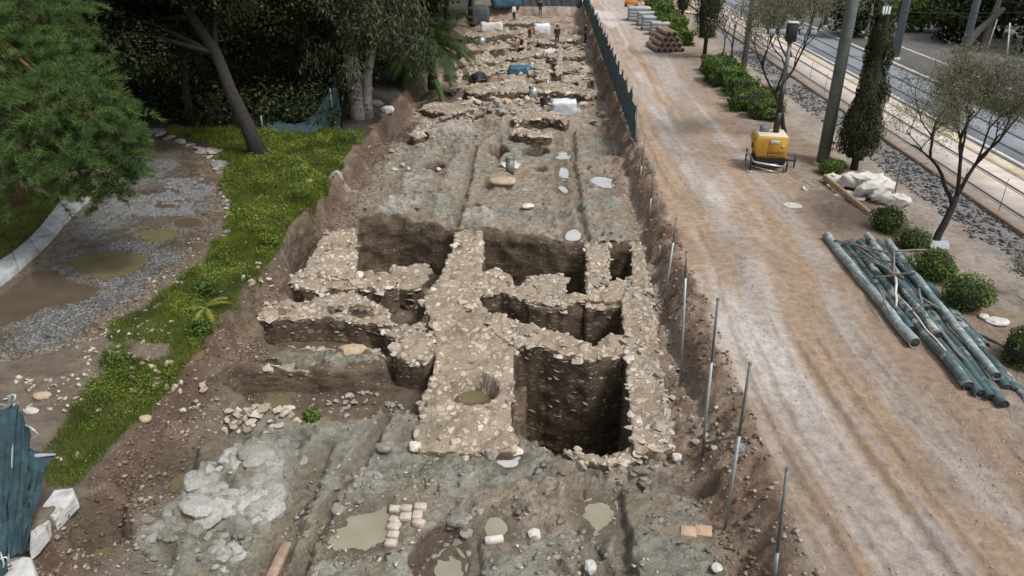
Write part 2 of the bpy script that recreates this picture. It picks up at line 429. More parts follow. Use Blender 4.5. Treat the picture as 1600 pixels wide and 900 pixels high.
M['dark_net'] = plain('dark_netting', (0.020, 0.040, 0.050), 0.85, 0.4, 2.0, 0.6, 90, 0.01)
M['grey_net'] = plain('grey_screen', (0.085, 0.095, 0.105), 0.8, 0.3, 1.2, 0.4, 60, 0.01)
M['pipe_teal'] = plain('teal_pipe', (0.070, 0.115, 0.122), 0.65, 0.35, 4, 0.3, 25, 0.01, spots=((0.24, 0.28, 0.275), 2.6, 0.56))
M['pipe_pale'] = plain('chalky_pipe', (0.24, 0.30, 0.30), 0.75, 0.3, 5, 0.4, 25, 0.01, spots=((0.46, 0.47, 0.44), 4.0, 0.55))
M['pipe_mixed'] = plain('peeling_pipe', (0.10, 0.145, 0.145), 0.7, 0.35, 5, 0.4, 25, 0.01, spots=((0.46, 0.45, 0.41), 2.6, 0.52))
M['pipe_inside'] = plain('pipe_inside', (0.05, 0.05, 0.045), 0.9, 0.3, 5, 0.2, 25, 0.01)
M['timber_grey'] = plain('grey_timber', (0.20, 0.185, 0.17), 0.9, 0.3, 7, 0.5, 30, 0.01)
M['timber'] = plain('raw_timber', (0.42, 0.30, 0.18), 0.85, 0.22, 6, 0.4, 30, 0.01)
M['timber_wet'] = plain('wet_beam', (0.34, 0.24, 0.18), 0.85, 0.25, 6, 0.5, 30, 0.01)
M['sack'] = plain('woven_sack', (0.62, 0.60, 0.56), 0.75, 0.16, 3, 0.5, 70, 0.006, spots=((0.42, 0.38, 0.32), 2.2, 0.64))
M['white_sheet'] = plain('white_plastic', (0.70, 0.74, 0.77), 0.45, 0.10, 2, 0.3, 12, 0.02)
M['plaster'] = plain('white_plaster', (0.62, 0.59, 0.54), 0.9, 0.25, 7, 0.7, 22, 0.02, spots=((0.40, 0.34, 0.27), 5.0, 0.62))
M['yellow_paint'] = plain('yellow_paint', (0.52, 0.30, 0.035), 0.45, 0.12, 3, 0.1, 40, 0.003, spots=((0.36, 0.22, 0.06), 5.0, 0.66))
M['cream_paint'] = plain('cream_paint', (0.66, 0.58, 0.44), 0.5, 0.1, 3, 0.1, 40, 0.003)
M['black_paint'] = plain('black_paint', (0.018, 0.019, 0.021), 0.5, 0.3, 6, 0.15, 40, 0.003)
M['chrome'] = plain('bright_steel', (0.62, 0.64, 0.66), 0.3, 0.1, 6, 0.05, 40, 0.003, metal=0.8)
M['plate'] = plain('label_plate', (0.55, 0.57, 0.58), 0.5, 0.1, 20, 0.0)
M['brown_print'] = plain('brown_print', (0.16, 0.075, 0.02), 0.6, 0.1, 20, 0.0)
M['glass'] = plain('lamp_glass', (0.35, 0.38, 0.40), 0.15, 0.1, 5, 0.0)
M['blue_plastic'] = plain('blue_plastic', (0.045, 0.13, 0.20), 0.5, 0.3, 4, 0.3, 20, 0.01)
M['black_rubber'] = plain('black_rubber', (0.02, 0.02, 0.022), 0.6, 0.3, 6, 0.3, 30, 0.01)
M['orange_cloth'] = plain('orange_vest', (0.52, 0.21, 0.05), 0.8, 0.15, 9, 0.3, 40, 0.01)
M['dark_cloth'] = plain('dark_cloth', (0.020, 0.022, 0.028), 0.9, 0.3, 9, 0.3, 40, 0.01)
M['blue_cloth'] = plain('denim', (0.055, 0.08, 0.12), 0.9, 0.3, 9, 0.3, 40, 0.01)
M['white_cloth'] = plain('white_cloth', (0.62, 0.63, 0.64), 0.8, 0.12, 9, 0.3, 40, 0.01)
M['skin'] = plain('skin', (0.42, 0.26, 0.19), 0.6, 0.1, 9, 0.1, 40, 0.004)
M['hair'] = plain('hair', (0.025, 0.02, 0.016), 0.7, 0.2, 20, 0.2, 60, 0.004)
M['pallet_grey'] = plain('grey_block', (0.40, 0.42, 0.43), 0.8, 0.16, 3, 0.3, 30, 0.01)
M['clay_pipe'] = plain('clay_pipe', (0.30, 0.215, 0.165), 0.85, 0.25, 5, 0.3, 30, 0.01)

# ------------------------------------------------------------------ mesh helpers
def mesh_np(name, verts, faces, mats, smooth=False, face_mat=None):
    """faces: (N,3) or (N,4) array, or a list of arrays with different sizes"""
    me = bpy.data.meshes.new(name)
    verts = np.ascontiguousarray(verts, np.float32)
    if not isinstance(faces, list): faces = [faces]
    faces = [np.ascontiguousarray(f, np.int32) for f in faces if len(f)]
    me.vertices.add(len(verts)); me.vertices.foreach_set('co', verts.ravel())
    nl = sum(f.size for f in faces); nf = sum(len(f) for f in faces)
    me.loops.add(nl); me.polygons.add(nf)
    me.loops.foreach_set('vertex_index', np.concatenate([f.ravel() for f in faces]))
    sizes = np.concatenate([np.full(len(f), f.shape[1], np.int32) for f in faces])
    starts = np.concatenate([[0], np.cumsum(sizes)[:-1]]).astype(np.int32)
    me.polygons.foreach_set('loop_start', starts)
    if smooth: me.polygons.foreach_set('use_smooth', np.ones(nf, bool))
    for m in (mats if isinstance(mats, (list, tuple)) else [mats]): me.materials.append(m)
    if face_mat is not None: me.polygons.foreach_set('material_index', np.ascontiguousarray(face_mat, np.int32))
    me.update(calc_edges=True); me.validate()
    return me

def link(name, me, parent=None, loc=None, rot=None, scale=None):
    o = bpy.data.objects.new(name, me)
    if loc is not None: o.location = loc
    if rot is not None: o.rotation_euler = rot
    if scale is not None: o.scale = scale
    o.parent = parent
    col.objects.link(o)
    return o

def tag(o, label, cat, group=None, kind=None):
    o['label'] = label; o['category'] = cat
    if group: o['group'] = group
    if kind: o['kind'] = kind
    return o

def empty(name, loc=(0, 0, 0), rz=0.0):
    o = bpy.data.objects.new(name, None)
    o.empty_display_size = 0.2
    o.location = loc; o.rotation_euler = (0, 0, rz)
    col.objects.link(o)
    return o

class MB:
    """collects boxes, tubes and lathes; build() links them as one mesh"""
    def __init__(s): s.v = []; s.f3 = []; s.f4 = []; s.n = 0
    def add(s, v, f):
        v = np.asarray(v, float).reshape(-1, 3)
        for q in f:
            (s.f4 if len(q) == 4 else s.f3).append([i + s.n for i in q])
        s.v.append(v); s.n += len(v); return s
    def box(s, c, d, rot=None, bev=0.0, taper=1.0):
        x, y, z = d[0] / 2, d[1] / 2, d[2] / 2
        b = min(bev, x * .45, y * .45, z * .45)
        pts = []
        if b > 0:
            for sx in (-1, 1):
                for sy in (-1, 1):
                    for sz in (-1, 1):
                        k = taper if sz > 0 else 1.0
                        pts += [(sx * (x - b) * k, sy * (y - b) * k, sz * z), (sx * x * k, sy * (y - b) * k, sz * (z - b)), (sx * (x - b) * k, sy * y * k, sz * (z - b))]
            bm = bmesh.new(); vs = [bm.verts.new(p) for p in pts]
            bmesh.ops.convex_hull(bm, input=vs)
            bmesh.ops.dissolve_limit(bm, angle_limit=0.01, verts=bm.verts[:], edges=bm.edges[:])
            bmesh.ops.triangulate(bm, faces=[f for f in bm.faces if len(f.verts) > 4])
            bm.verts.index_update()
            v = np.array([q.co[:] for q in bm.verts]); f = [[q.index for q in g.verts] for g in bm.faces]
            bm.free()
        else:
            v = np.array([(sx * x * (taper if sz > 0 else 1), sy * y * (taper if sz > 0 else 1), sz * z) for sz in (-1, 1) for sy in (-1, 1) for sx in (-1, 1)])
            f = [(0, 2, 3, 1), (4, 5, 7, 6), (0, 1, 5, 4), (2, 6, 7, 3), (0, 4, 6, 2), (1, 3, 7, 5)]
        if rot is not None:
            R = rot if isinstance(rot, Matrix) else Matrix.Rotation(rot, 3, 'Z')
            v = v @ np.array(R.to_3x3()).T
        return s.add(v + np.array(c), f)
    def tube(s, pts, r, n=8, caps=True):
        pts = [Vector(p) for p in pts]
        rs = r if isinstance(r, (list, tuple, np.ndarray)) else [r] * len(pts)
        V = []; F = []
        prev = None
        for i, p in enumerate(pts):
            d = (pts[min(i + 1, len(pts) - 1)] - pts[max(i - 1, 0)])
            if d.length < 1e-9: d = Vector((0, 0, 1))
            d.normalize()
            if prev is None:
                a = d.orthogonal().normalized()
            else:
                a = (prev - d * prev.dot(d))
                a = a.normalized() if a.length > 1e-6 else d.orthogonal().normalized()
            prev = a; b = d.cross(a)
            for k in range(n):
                t = 2 * math.pi * k / n
                V.append(p + (a * math.cos(t) + b * math.sin(t)) * rs[i])
        for i in range(len(pts) - 1):
            for k in range(n):
                k2 = (k + 1) % n
                F.append((i * n + k, i * n + k2, (i + 1) * n + k2, (i + 1) * n + k))
        if caps:
            V += [pts[0], pts[-1]]; c0, c1 = len(V) - 2, len(V) - 1
            m = (len(pts) - 1) * n
            for k in range(n):
                k2 = (k + 1) % n
                F.append((c0, k2, k)); F.append((c1, m + k, m + k2))
        return s.add([tuple(q) for q in V], F)
    def mesh(s, name, mat, smooth=False):
        fs = []
        if s.f4: fs.append(np.array(s.f4))
        if s.f3: fs.append(np.array(s.f3))
        return mesh_np(name, np.concatenate(s.v), fs, mat, smooth)
    def build(s, name, mat, parent=None, smooth=False, loc=None, rot=None):
        return link(name, s.mesh(name, mat, smooth), parent, loc, rot)

def rock_mesh(seed, flat=0.75, npts=13, mat=None, sub=0):
    """an irregular worn stone about one unit across"""
    r = random.Random(seed)
    bm = bmesh.new()
    for i in range(npts):
        a = r.uniform(0, 2 * math.pi); zz = r.uniform(-1, 1); q = math.sqrt(max(0, 1 - zz * zz))
        k = r.uniform(0.82, 1.08)
        p = [math.cos(a) * q * k, math.sin(a) * q * k, zz * k]
        m = max(abs(c) for c in p) ** 0.45
        bm.verts.new([0.5 * p[0] / m, 0.5 * p[1] / m, 0.5 * flat * p[2] / m])
    g = bmesh.ops.convex_hull(bm, input=bm.verts[:])
    bmesh.ops.delete(bm, geom=[v for v in bm.verts if not v.link_faces], context='VERTS')
    if sub:
        bmesh.ops.subdivide_edges(bm, edges=bm.edges[:], cuts=sub, use_grid_fill=True, smooth=0.6)
        for v in bm.verts:
            v.co += v.co.normalized() * 0.05 * (mnoise.noise(v.co * 4 + Vector((seed, 0, 0))))
    me = bpy.data.meshes.new('stone')
    bm.normal_update(); bm.to_mesh(me); bm.free()
    if mat: me.materials.append(mat)
    if sub > 1:
        me.polygons.foreach_set('use_smooth', np.ones(len(me.polygons), bool))
    return me

def quads_cloud(cen, nrm, up, w, h, tri=False):
    """leaf faces: centres (N,3), normals, long axes, widths and lengths -> verts, faces"""
    nrm = nrm / (np.linalg.norm(nrm, axis=1, keepdims=True) + 1e-9)
    up = up - nrm * np.sum(up * nrm, 1, keepdims=True)
    up = up / (np.linalg.norm(up, axis=1, keepdims=True) + 1e-9)
    sd_ = np.cross(nrm, up)
    w = np.asarray(w).reshape(-1, 1); h = np.asarray(h).reshape(-1, 1)
    n = len(cen)
    if tri:
        V = np.stack([cen - sd_ * w * .5, cen + sd_ * w * .5, cen + up * h], 1).reshape(-1, 3)
        return V, np.arange(n * 3).reshape(-1, 3)
    V = np.stack([cen - up * h * .5, cen + sd_ * w * .5, cen + up * h * .5 + nrm * h * .12, cen - sd_ * w * .5], 1).reshape(-1, 3)
    return V, np.arange(n * 4).reshape(-1, 4)

def rdirs(n):
    d = rng.normal(size=(n, 3)); return d / np.linalg.norm(d, axis=1, keepdims=True)
# ================================================================== the lie of the land
T_LEFT, T_RIGHT, Y_END = -8.8, 4.65, 93.0
FLOOR = -0.95
# pits cut into the rock: outline (plan, read at rim level), floor level, outward easing, face softness
PITS = [
    ([(800, 538), (978, 545), (990, 688), (966, 702), (908, 707), (880, 692), (812, 674), (799, 656)], -4.3, 0.06, 0.06),
    ([(752, 462), (775, 452), (972, 468), (976, 528), (930, 540), (800, 510), (752, 496)], -3.4, 0.22, 0.10),
    ([(752, 360), (800, 366), (860, 378), (918, 384), (918, 460), (880, 462), (820, 446), (790, 436), (752, 430)], -3.2, 0.10, 0.22),
    ([(949, 379), (988, 379), (988, 440), (949, 440)], -3.6, 0.12, 0.05),
    ([(556, 345), (620, 342), (700, 358), (716, 362), (704, 400), (694, 432), (656, 450), (612, 440), (600, 425), (556, 428)], -3.0, 0.08, 0.26),
    ([(489, 366), (512, 360), (505, 395), (478, 428), (456, 428), (464, 396)], -2.9, 0.05, 0.12),
    ([(448, 452), (560, 448), (640, 452), (660, 470), (655, 500), (600, 502), (590, 478), (470, 478)], -1.75, 0.05, 0.15),
    ([(398, 494), (480, 490), (600, 500), (660, 508), (676, 540), (640, 560), (585, 546), (460, 540), (424, 538), (412, 520)], -1.75, 0.05, 0.2),
    ([(362, 576), (420, 574), (560, 574), (640, 558), (676, 564), (672, 590), (652, 632), (620, 640), (560, 640), (500, 646), (440, 642), (392, 636), (366, 620), (352, 596)], -1.75, 0.05, 0.3),
    ([(700, 600), (722, 588), (755, 590), (778, 606), (772, 624), (735, 632), (708, 626)], -1.35, 0.0, 0.1),
]
ROUND_PITS = [   # centre px, half width px, half height px, floor
    (677, 255, 18, 6, -1.9), (778, 233, 16, 7, -2.0), (836, 233, 20, 7, -1.35), (832, 191, 27, 9, -2.1),
    (792, 251, 6, 3, -1.6), (705, 186, 11, 5, -1.5), (857, 131, 9, 3, -1.7), (640, 205, 20, 14, -1.15),
    (665, 165, 14, 5, -1.6), (813, 75, 14, 4, -1.5), (690, 862, 46, 40, -1.18), (735, 100, 12, 3, -1.7), (765, 84, 10, 3, -1.6), (840, 92, 14, 3, -1.7), (895, 92, 12, 3, -1.6), (780, 62, 12, 2.5, -1.6), (850, 72, 10, 2.5, -1.6), (725, 62, 8, 2, -1.6), (900, 50, 12, 2, -1.6), (800, 45, 9, 2, -1.6), (755, 155, 16, 4, -1.6), (690, 172, 12, 4, -1.6), (905, 158, 18, 4, -1.8), (900, 135, 18, 4, -1.7), (820, 108, 9, 3, -1.7), (715, 84, 10, 2.5, -1.6), (655, 215, 14, 5, -1.4), (760, 212, 9, 4, -1.4), (845, 262, 10, 4, -1.3), (742, 320, 9, 4, -1.3),
]
GROOVES = [      # polyline px, half width m, depth m
    ([(893, 205), (896, 260), (904, 320), (914, 372)], 0.16, 0.28),
    ([(872, 215), (876, 300), (890, 372)], 0.28, 0.10),
    ([(742, 225), (726, 300), (714, 352)], 0.16, 0.30),
    ([(700, 230), (676, 300), (655, 345)], 0.30, 0.12),
    ([(780, 215), (776, 260)], 0.14, 0.18),
    ([(912, 770), (914, 800), (930, 900), (936, 960)], 0.30, 0.22),
    ([(962, 770), (972, 840), (980, 960)], 0.14, 0.34),
    ([(600, 660), (560, 720), (510, 800), (455, 910)], 0.16, 0.32),
    ([(500, 700), (470, 770), (430, 850), (400, 930)], 0.32, 0.20),
    ([(735, 790), (742, 850), (748, 940)], 0.12, 0.20),
    ([(985, 755), (1040, 760), (1108, 770)], 0.20, 0.34),
    ([(655, 205), (612, 300), (560, 345)], 0.35, 0.10),
    ([(935, 60), (905, 62), (860, 60), (730, 66)], 0.5, 0.30),
    ([(925, 92), (820, 95), (700, 90)], 0.45, 0.35),
    ([(930, 112), (870, 114)], 0.5, 0.5),
    ([(940, 150), (905, 148)], 0.4, 0.5),
    ([(780, 150), (700, 158)], 0.5, 0.4),
    ([(868, 40), (868, 140)], 0.4, 0.25),
    ([(590, 302), (640, 296), (700, 298)], 0.13, 0.2), ([(750, 268), (800, 275), (866, 270)], 0.13, 0.22), ([(905, 252), (960, 250)], 0.12, 0.2), ([(725, 328), (800, 332), (884, 338)], 0.12, 0.18), ([(540, 332), (600, 322), (650, 326)], 0.14, 0.22), ([(905, 300), (965, 306)], 0.12, 0.16), ([(640, 232), (730, 228), (770, 236)], 0.14, 0.25), ([(800, 218), (880, 222), (950, 216)], 0.16, 0.28),
    ([(775, 50), (765, 120)], 0.35, 0.25),
]
MOUNDS = [       # centre px, half width px, half height px, height, paleness
    (365, 770, 85, 55, 0.34, 0.75), (405, 745, 55, 40, 0.25, 0.45), (290, 832, 75, 38, 0.26, 0.35), (325, 865, 60, 26, 0.2, 0.55),
    (435, 712, 40, 26, 0.26, 0.35), (245, 855, 36, 24, 0.18, 0.25), (355, 868, 20, 18, 0.2, 0.9), (430, 790, 30, 40, 0.1, 0.6),
    (410, 672, 60, 26, 0.32, 0.15), (560, 760, 45, 34, 0.16, 0.35), (1000, 745, 45, 18, 0.14, 0.35), (850, 770, 60, 40, 0.12, 0.12),
    (700, 745, 60, 35, 0.14, 0.1), (600, 625, 50, 24, 0.5, 0.05), (640, 880, 40, 25, 0.12, 0.35), (720, 815, 40, 22, 0.12, 0.2),
    (775, 186, 30, 16, 0.55, 0.0), (700, 200, 40, 10, 0.2, 0.3), (545, 308, 30, 12, 0.2, 0.6), (650, 285, 60, 14, 0.2, 0.3),
    (915, 165, 20, 12, 0.35, 0.0), (620, 320, 60, 18, 0.15, 0.3), (745, 340, 40, 14, 0.12, 0.45), (785, 285, 26, 12, 0.25, 0.1),
    (70, 880, 60, 40, 0.25, 0.1), (520, 900, 60, 30, 0.12, 0.3),
]
PUDDLES = [      # outline px, level, material, deepness, label
    ([(514, 852), (524, 828), (545, 806), (570, 797), (598, 796), (607, 812), (604, 840), (594, 852), (574, 862), (540, 864), (520, 862)], -1.03, 'puddle_tan', 'round tan rain puddle beside the small brick patch'),
    ([(906, 792), (930, 780), (960, 780), (960, 812), (946, 834), (928, 836), (914, 818)], -1.15, 'puddle_tan', 'milky rain puddle in the cut channel before the deep pit'),
    ([(756, 825), (766, 810), (782, 812), (792, 826), (786, 838), (764, 838)], -1.02, 'puddle_tan', 'small round milky puddle by a white stone bar'),
    ([(776, 722), (790, 710), (812, 712), (810, 726), (790, 730)], -0.98, 'puddle_pale', 'pale puddle at the foot of the rubble platform'),
    ([(400, 640), (418, 614), (466, 610), (462, 630), (446, 648)], -1.72, 'puddle_olive', 'olive puddle in the sunken room at the left'),
    ([(262, 768), (270, 744), (296, 740), (302, 752), (288, 772)], -1.03, 'puddle_olive', 'small ochre puddle beside the pale outcrop'),
    ([(136, 876), (144, 856), (178, 848), (182, 866), (160, 880)], -1.05, 'puddle_olive', 'small ochre puddle at the near corner of the trench'),
    ([(868, 248), (872, 238), (888, 238), (891, 249)], -1.02, 'puddle_pale', 'pale puddle in the long groove, farthest of the row'),
    ([(874, 281), (876, 262), (886, 264), (892, 280)], -1.02, 'puddle_pale', 'pale puddle in the long groove, second of the row'),
    ([(872, 292), (882, 292), (888, 300), (880, 301)], -1.02, 'puddle_pale', 'thin pale puddle in the long groove, third of the row'),
    ([(884, 374), (888, 362), (900, 359), (907, 366), (904, 375)], -0.98, 'puddle_pale', 'pale puddle at the edge of the broad cut pit'),
    ([(922, 283), (930, 276), (950, 278), (960, 287), (950, 294), (930, 290)], -0.97, 'puddle_pale', 'pale puddle on the rock near the stony ditch'),
    ([(865, 152), (868, 143), (898, 144), (900, 150)], -1.1, 'puddle_tan', 'muddy puddle under the white bulk bag'),
    ([(712, 616), (730, 606), (764, 604), (772, 618), (750, 628), (722, 628)], -1.31, 'puddle_olive', 'shallow water in the round hollow of the rubble platform'),
    ([(680, 894), (690, 862), (715, 858), (728, 880), (730, 905), (700, 910)], -1.14, 'puddle_tan', 'dull puddle in the half round cutting'),
]
PATH_PUDDLES = [
    ([(106, 412), (130, 398), (175, 394), (228, 402), (222, 416), (196, 430), (150, 434), (118, 426)], -0.045, 'puddle_olive', 'large olive puddle on the pebble path'),
    ([(220, 368), (236, 360), (262, 358), (277, 364), (270, 374), (240, 378)], -0.045, 'puddle_olive', 'smaller olive puddle on the pebble path'),
    ([(-40, 500), (0, 448), (60, 420), (92, 424), (112, 440), (150, 452), (140, 466), (90, 478), (50, 492), (0, 508)], -0.05, 'puddle_brown', 'muddy brown pool against the curved kerb'),
    ([(268, 352), (280, 342), (312, 340), (320, 350), (300, 358)], -0.045, 'puddle_brown', 'dark brown puddle near the path edge'),
    ([(233, 324), (250, 317), (278, 318), (276, 325), (250, 328)], -0.045, 'puddle_brown', 'thin dark puddle across the cobbles'),
]
PATH = poly([(-60, 470), (0, 442), (60, 402), (102, 345), (122, 326), (170, 280), (205, 240), (240, 218), (290, 220), (325, 232), (338, 262), (345, 300), (352, 335), (338, 368), (300, 405), (262, 435), (235, 465), (205, 490), (165, 515), (130, 532), (70, 552), (0, 566), (-60, 575)])
G_STRIP = poly([(545, 214), (565, 205), (560, 216), (506, 302), (450, 396), (372, 470), (332, 520), (326, 545), (228, 652), (165, 712), (120, 770), (70, 765), (62, 720), (90, 680), (130, 630), (155, 590), (158, 530), (180, 500), (240, 478), (280, 440), (330, 395), (350, 365), (362, 330), (350, 290), (348, 262), (420, 200), (440, 205), (500, 198)])
G_BACK = poly([(245, 206), (330, 200), (420, 200), (432, 250), (380, 262), (352, 262), (335, 230), (300, 218)])
G_LEFT = poly([(-80, 300), (0, 285), (110, 310), (118, 328), (96, 346), (30, 398), (0, 418), (-80, 460)])
POLY_W = [(np.array(poly(p, -0.9)), f, e, s) for p, f, e, s in PITS]

C = lambda *a: np.array(a)
MUD, MUD2 = C(.215, .168, .120), C(.285, .230, .170)
GREY, PALE = C(.250, .243, .200), C(.44, .44, .415)
BANK = C(.135, .092, .062)
OCHRE, GRAVEL, WHITEN = C(.415, .298, .205), C(.43, .372, .332), C(.66, .64, .62)
SOIL, TURF = C(.165, .13, .095), C(.075, .100, .035)

def mixc(c, k, d):
    return c + (d - c) * np.clip(k, 0, 1)[:, None]

def grass_mask(X, Y):
    m = np.zeros(X.shape)
    near = (X < 0) & (Y < 60)
    x, y = X[near], Y[near]
    w = (fbm(x * 1.2, y * 1.2, 3, 40) - .5) * 1.1
    d = np.minimum(np.minimum(sdist(x, y, G_STRIP), sdist(x, y, G_BACK)), sdist(x, y, G_LEFT) + .2)
    k = sst(0.15, -0.25, d + w * .6)
    bare = fbm(x * .55, y * .55, 4, 77)
    k = k * sst(.80, .68, bare)
    m[near] = k
    return m

def land(X, Y):
    """height, colour, wetness and pebble share of the ground at plan points"""
    T = X - SK * Y
    n = X.shape[0]
    z = (fbm(X * .4, Y * .4, 3, 1) - .5) * .10
    f1 = fbm(X * 1.6, Y * 1.6, 4, 3); f2 = fbm(X * 5, Y * 5, 3, 5); f3 = fbm(X * .35, Y * .35, 3, 9)
    z = z + (f2 - .5) * .03
    c = np.tile(SOIL, (n, 1)); wet = np.full(n, .15); peb = np.full(n, .3)
    # ---- park
    park = T < T_LEFT + .6
    c = np.where(park[:, None], mixc(np.tile(SOIL, (n, 1)), sst(.45, .65, f1), C(.21, .17, .125)), c)
    z = np.where(park, z + (f1 - .5) * .08, z)
    g = grass_mask(X, Y)
    c = mixc(c, g, TURF)
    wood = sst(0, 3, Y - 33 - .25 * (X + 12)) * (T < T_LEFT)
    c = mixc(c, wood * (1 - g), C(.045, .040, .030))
    # ---- dirt road
    rd = (T > T_RIGHT - .4) & (T < 10.4)
    TT = T + (fbm(X * .15, Y * .12, 2, 12) - .5) * 1.1
    stripes = .6 + (n2(TT * 1.25 + 3.1, Y * .035, 13) - .5) * 1.5 + (fbm(TT * 5.5, Y * .22, 3, 14) - .5) * 1.1 + (fbm(X * .8, Y * .5, 3, 19) - .5) * .8
    rc = mixc(np.tile(OCHRE, (n, 1)), sst(.35, .85, stripes), GRAVEL)
    wh = sst(.50, .64, fbm(X * .45, Y * .13, 4, 16)) * sst(11, 17, Y) * sst(8.0, 6.2, TT)
    rc = mixc(rc, wh * .72, WHITEN)
    lanes = np.maximum.reduce([np.exp(-((TT - q) / w) ** 2) for q, w in ((5.15, .16), (5.75, .10), (6.85, .22), (7.5, .09), (8.9, .14))])
    rc = mixc(rc, lanes * sst(.38, .62, fbm(TT * 3, Y * .10, 3, 20)) * .62, C(.56, .505, .46))
    rc = mixc(rc, sst(8.6, 9.8, T) * .5, C(.36, .25, .17))
    rc = mixc(rc, sst(.56, .7, fbm(X * .7, Y * .22, 4, 18)) * .5, C(.31, .235, .17))
    c = np.where(rd[:, None], rc, c)
    rut = sum(-dp * np.exp(-((TT - q) / w) ** 4) + dp * .5 * np.exp(-((np.abs(TT - q) - w * 1.35) / (w * .4)) ** 2) for q, w, dp in ((5.15, .17, .055), (5.75, .13, .03), (6.85, .19, .065), (7.5, .13, .035), (8.55, .17, .05), (9.2, .14, .03)))
    rut = rut * sst(.25, .55, fbm(TT * .8, Y * .09, 2, 11))
    z = np.where(rd, z * .6 + rut + (fbm(X * 2.2, Y * .8, 3, 15) - .5) * .07 + (fbm(X * 9, Y * 9, 2, 10) - .5) * .025, z)
    wet = np.where(rd, .25 + .35 * sst(.5, .7, fbm(X * .5, Y * .15, 3, 17)), wet)
    peb = np.where(rd, .0 + .55 * sst(.5, 1.1, stripes), peb)
    # ---- strip with bushes between the road and the tram line
    md = (T >= 9.8) & (T < 17.2)
    kk = sst(9.7, 10.7, T + (f1 - .5) * 1.2)
    mc = mixc(np.tile(C(.30, .235, .18), (n, 1)), sst(.4, .65, fbm(X * .7, Y * .5, 4, 21)), C(.36, .305, .26))
    mc = mixc(mc, sst(10.6, 11.6, T + (f1 - .5) * 2) * sst(13.2, 12.2, T) * .6, C(.22, .155, .105))
    bal = sst(14.0, 15.6, T + (f1 - .5) * 1.6)
    mc = mixc(mc, bal * .85, C(.20, .20, .205))
    c = np.where(md[:, None], mixc(c, kk, mc), c)
    bump = np.exp(-((T - 11.0) / .8) ** 2) * .12
    z = np.where(md, z + bump + (f1 - .5) * .12, z)
    peb = np.where(md, .7, peb)
    far = T >= 16.9
    z = np.where(far, -.14, z)
    # ---- the excavation
    ex = (T > T_LEFT - .6) & (T < T_RIGHT + .5) & (Y < Y_END + 1)
    i = np.where(ex)[0]
    x, y, t = X[i], Y[i], T[i]
    g1, g2, g3 = f1[i], f2[i], f3[i]
    wl = (fbm(y * .9, x * .9, 3, 23) - .5)
    dl = t - T_LEFT + wl * .9
    dr = T_RIGHT - t + (fbm(y * .7 + 50, x * .7, 3, 24) - .5) * .7
    de = Y_END - y
    nearb = sst(18.5, 15.5, y)
    kl = nearb * (.52 * sst(0, .38, dl) + .48 * sst(.5, 2.2, dl)) + (1 - nearb) * sst(0, .5, dl); kr = sst(0, 1.25, dr); ke = sst(0, 1.0, de)
    strata = (fbm(x * .8, y * 3.2, 4, 26) - .5)
    rough = sst(.42, .62, fbm(x * .45, y * .45, 3, 28))
    crag = 1 - np.abs(fbm(x * 3.1, y * 4.2, 3, 27) * 2 - 1)
    fl = FLOOR + (g1 - .5) * .18 + strata * (.26 + .24 * sst(23, 26, y)) * rough + (g2 - .5) * .09 + (crag - .7) * .16 * (.4 + rough) + (fbm(x * 11, y * 11, 2, 30) - .5) * .05
    fl = fl + .18 * sst(40, 48, y) * (fbm(x * .9, y * .55, 3, 29) - .5) * 5 * sst(120, 60, y)
    rk, rid = cells(x * 2.6 + (g1 - .5) * 1.2, y * 4.0 + (g1 - .5) * 1.2, 26)
    rk2, rid2 = cells(x * 7.0, y * 9.0, 27)
    stony = .35 + .65 * rough
    fl = fl + ((rid - .5) * .15 + (rid2 - .5) * .05) * stony - .05 * sst(.10, .0, rk) * stony
    k = kl * kr * ke
    zz = z[i] * (1 - k) + fl * k
    zz = zz + 4 * k * (1 - k) * ((fbm(x * 4, y * 4, 3, 25) - .5) * .30 + (fbm(x * 1.4, y * 1.4, 2, 22) - .5) * .35)
    # narrow stony ditch along the road side of the cut
    ditch = np.exp(-((t - 3.75 + wl * .4) / .17) ** 2) * sst(13, 15, y)
    zz = zz - .25 * ditch
    cc = mixc(np.tile(MUD2, (len(i), 1)), sst(.40, .60, fbm(x * .6, y * .6, 4, 31)), GREY)
    cc = mixc(cc, sst(.56, .70, fbm(x * 1.1, y * 2.0, 4, 33)) * .8, C(.305, .285, .245))
    cc = mixc(cc, sst(.58, .72, fbm(x * .9, y * .9, 4, 35)) * .7, MUD)
    moss = sst(.50, .66, fbm(x * .35 + 9, y * .35, 3, 36)) * sst(24, 18, y)
    cc = mixc(cc, moss * .4, C(.205, .215, .15))
    pinkish = sst(38, 46, y)
    cc = mixc(cc, pinkish * .75, mixc(np.tile(C(.235, .165, .118), (len(i), 1)), sst(.42, .62, fbm(x * .8, y * .8, 4, 38)), C(.38, .31, .25)))
    cc = cc * (1 + .42 * (rid - .5) * stony + .30 * (rid2 - .5))[:, None]
    cc = mixc(cc, sst(.12, .02, rk) * .35 * stony, C(.15, .125, .09))
    leftmud = sst(2.6, .8, dl) * sst(34, 28, y)
    cc = mixc(cc, leftmud * .9, MUD * .78)
    # broken earth faces of the cut
    cc = mixc(cc, sst(1.25, .6, dl), mixc(np.tile(BANK, (len(i), 1)), sst(.45, .65, g1), C(.195, .138, .095)))
    brn = mixc(np.tile(C(.225, .150, .098), (len(i), 1)), sst(.42, .62, fbm(x * 2, y * 2, 3, 39)), C(.30, .225, .165))
    cc = mixc(cc, sst(1.7, 1.0, dr), brn)
    cc = mixc(cc, ditch * .8, C(.38, .32, .275))
    wet_ = .35 + .3 * sst(.4, .7, fbm(x * .5, y * .5, 3, 41)); peb_ = .35 + .5 * sst(.45, .6, g3)
    gt = sst(.12, -.1, dl) + sst(.1, -.15, dr) + sst(.1, -.4, de)
    cc = mixc(cc, gt, c[i])
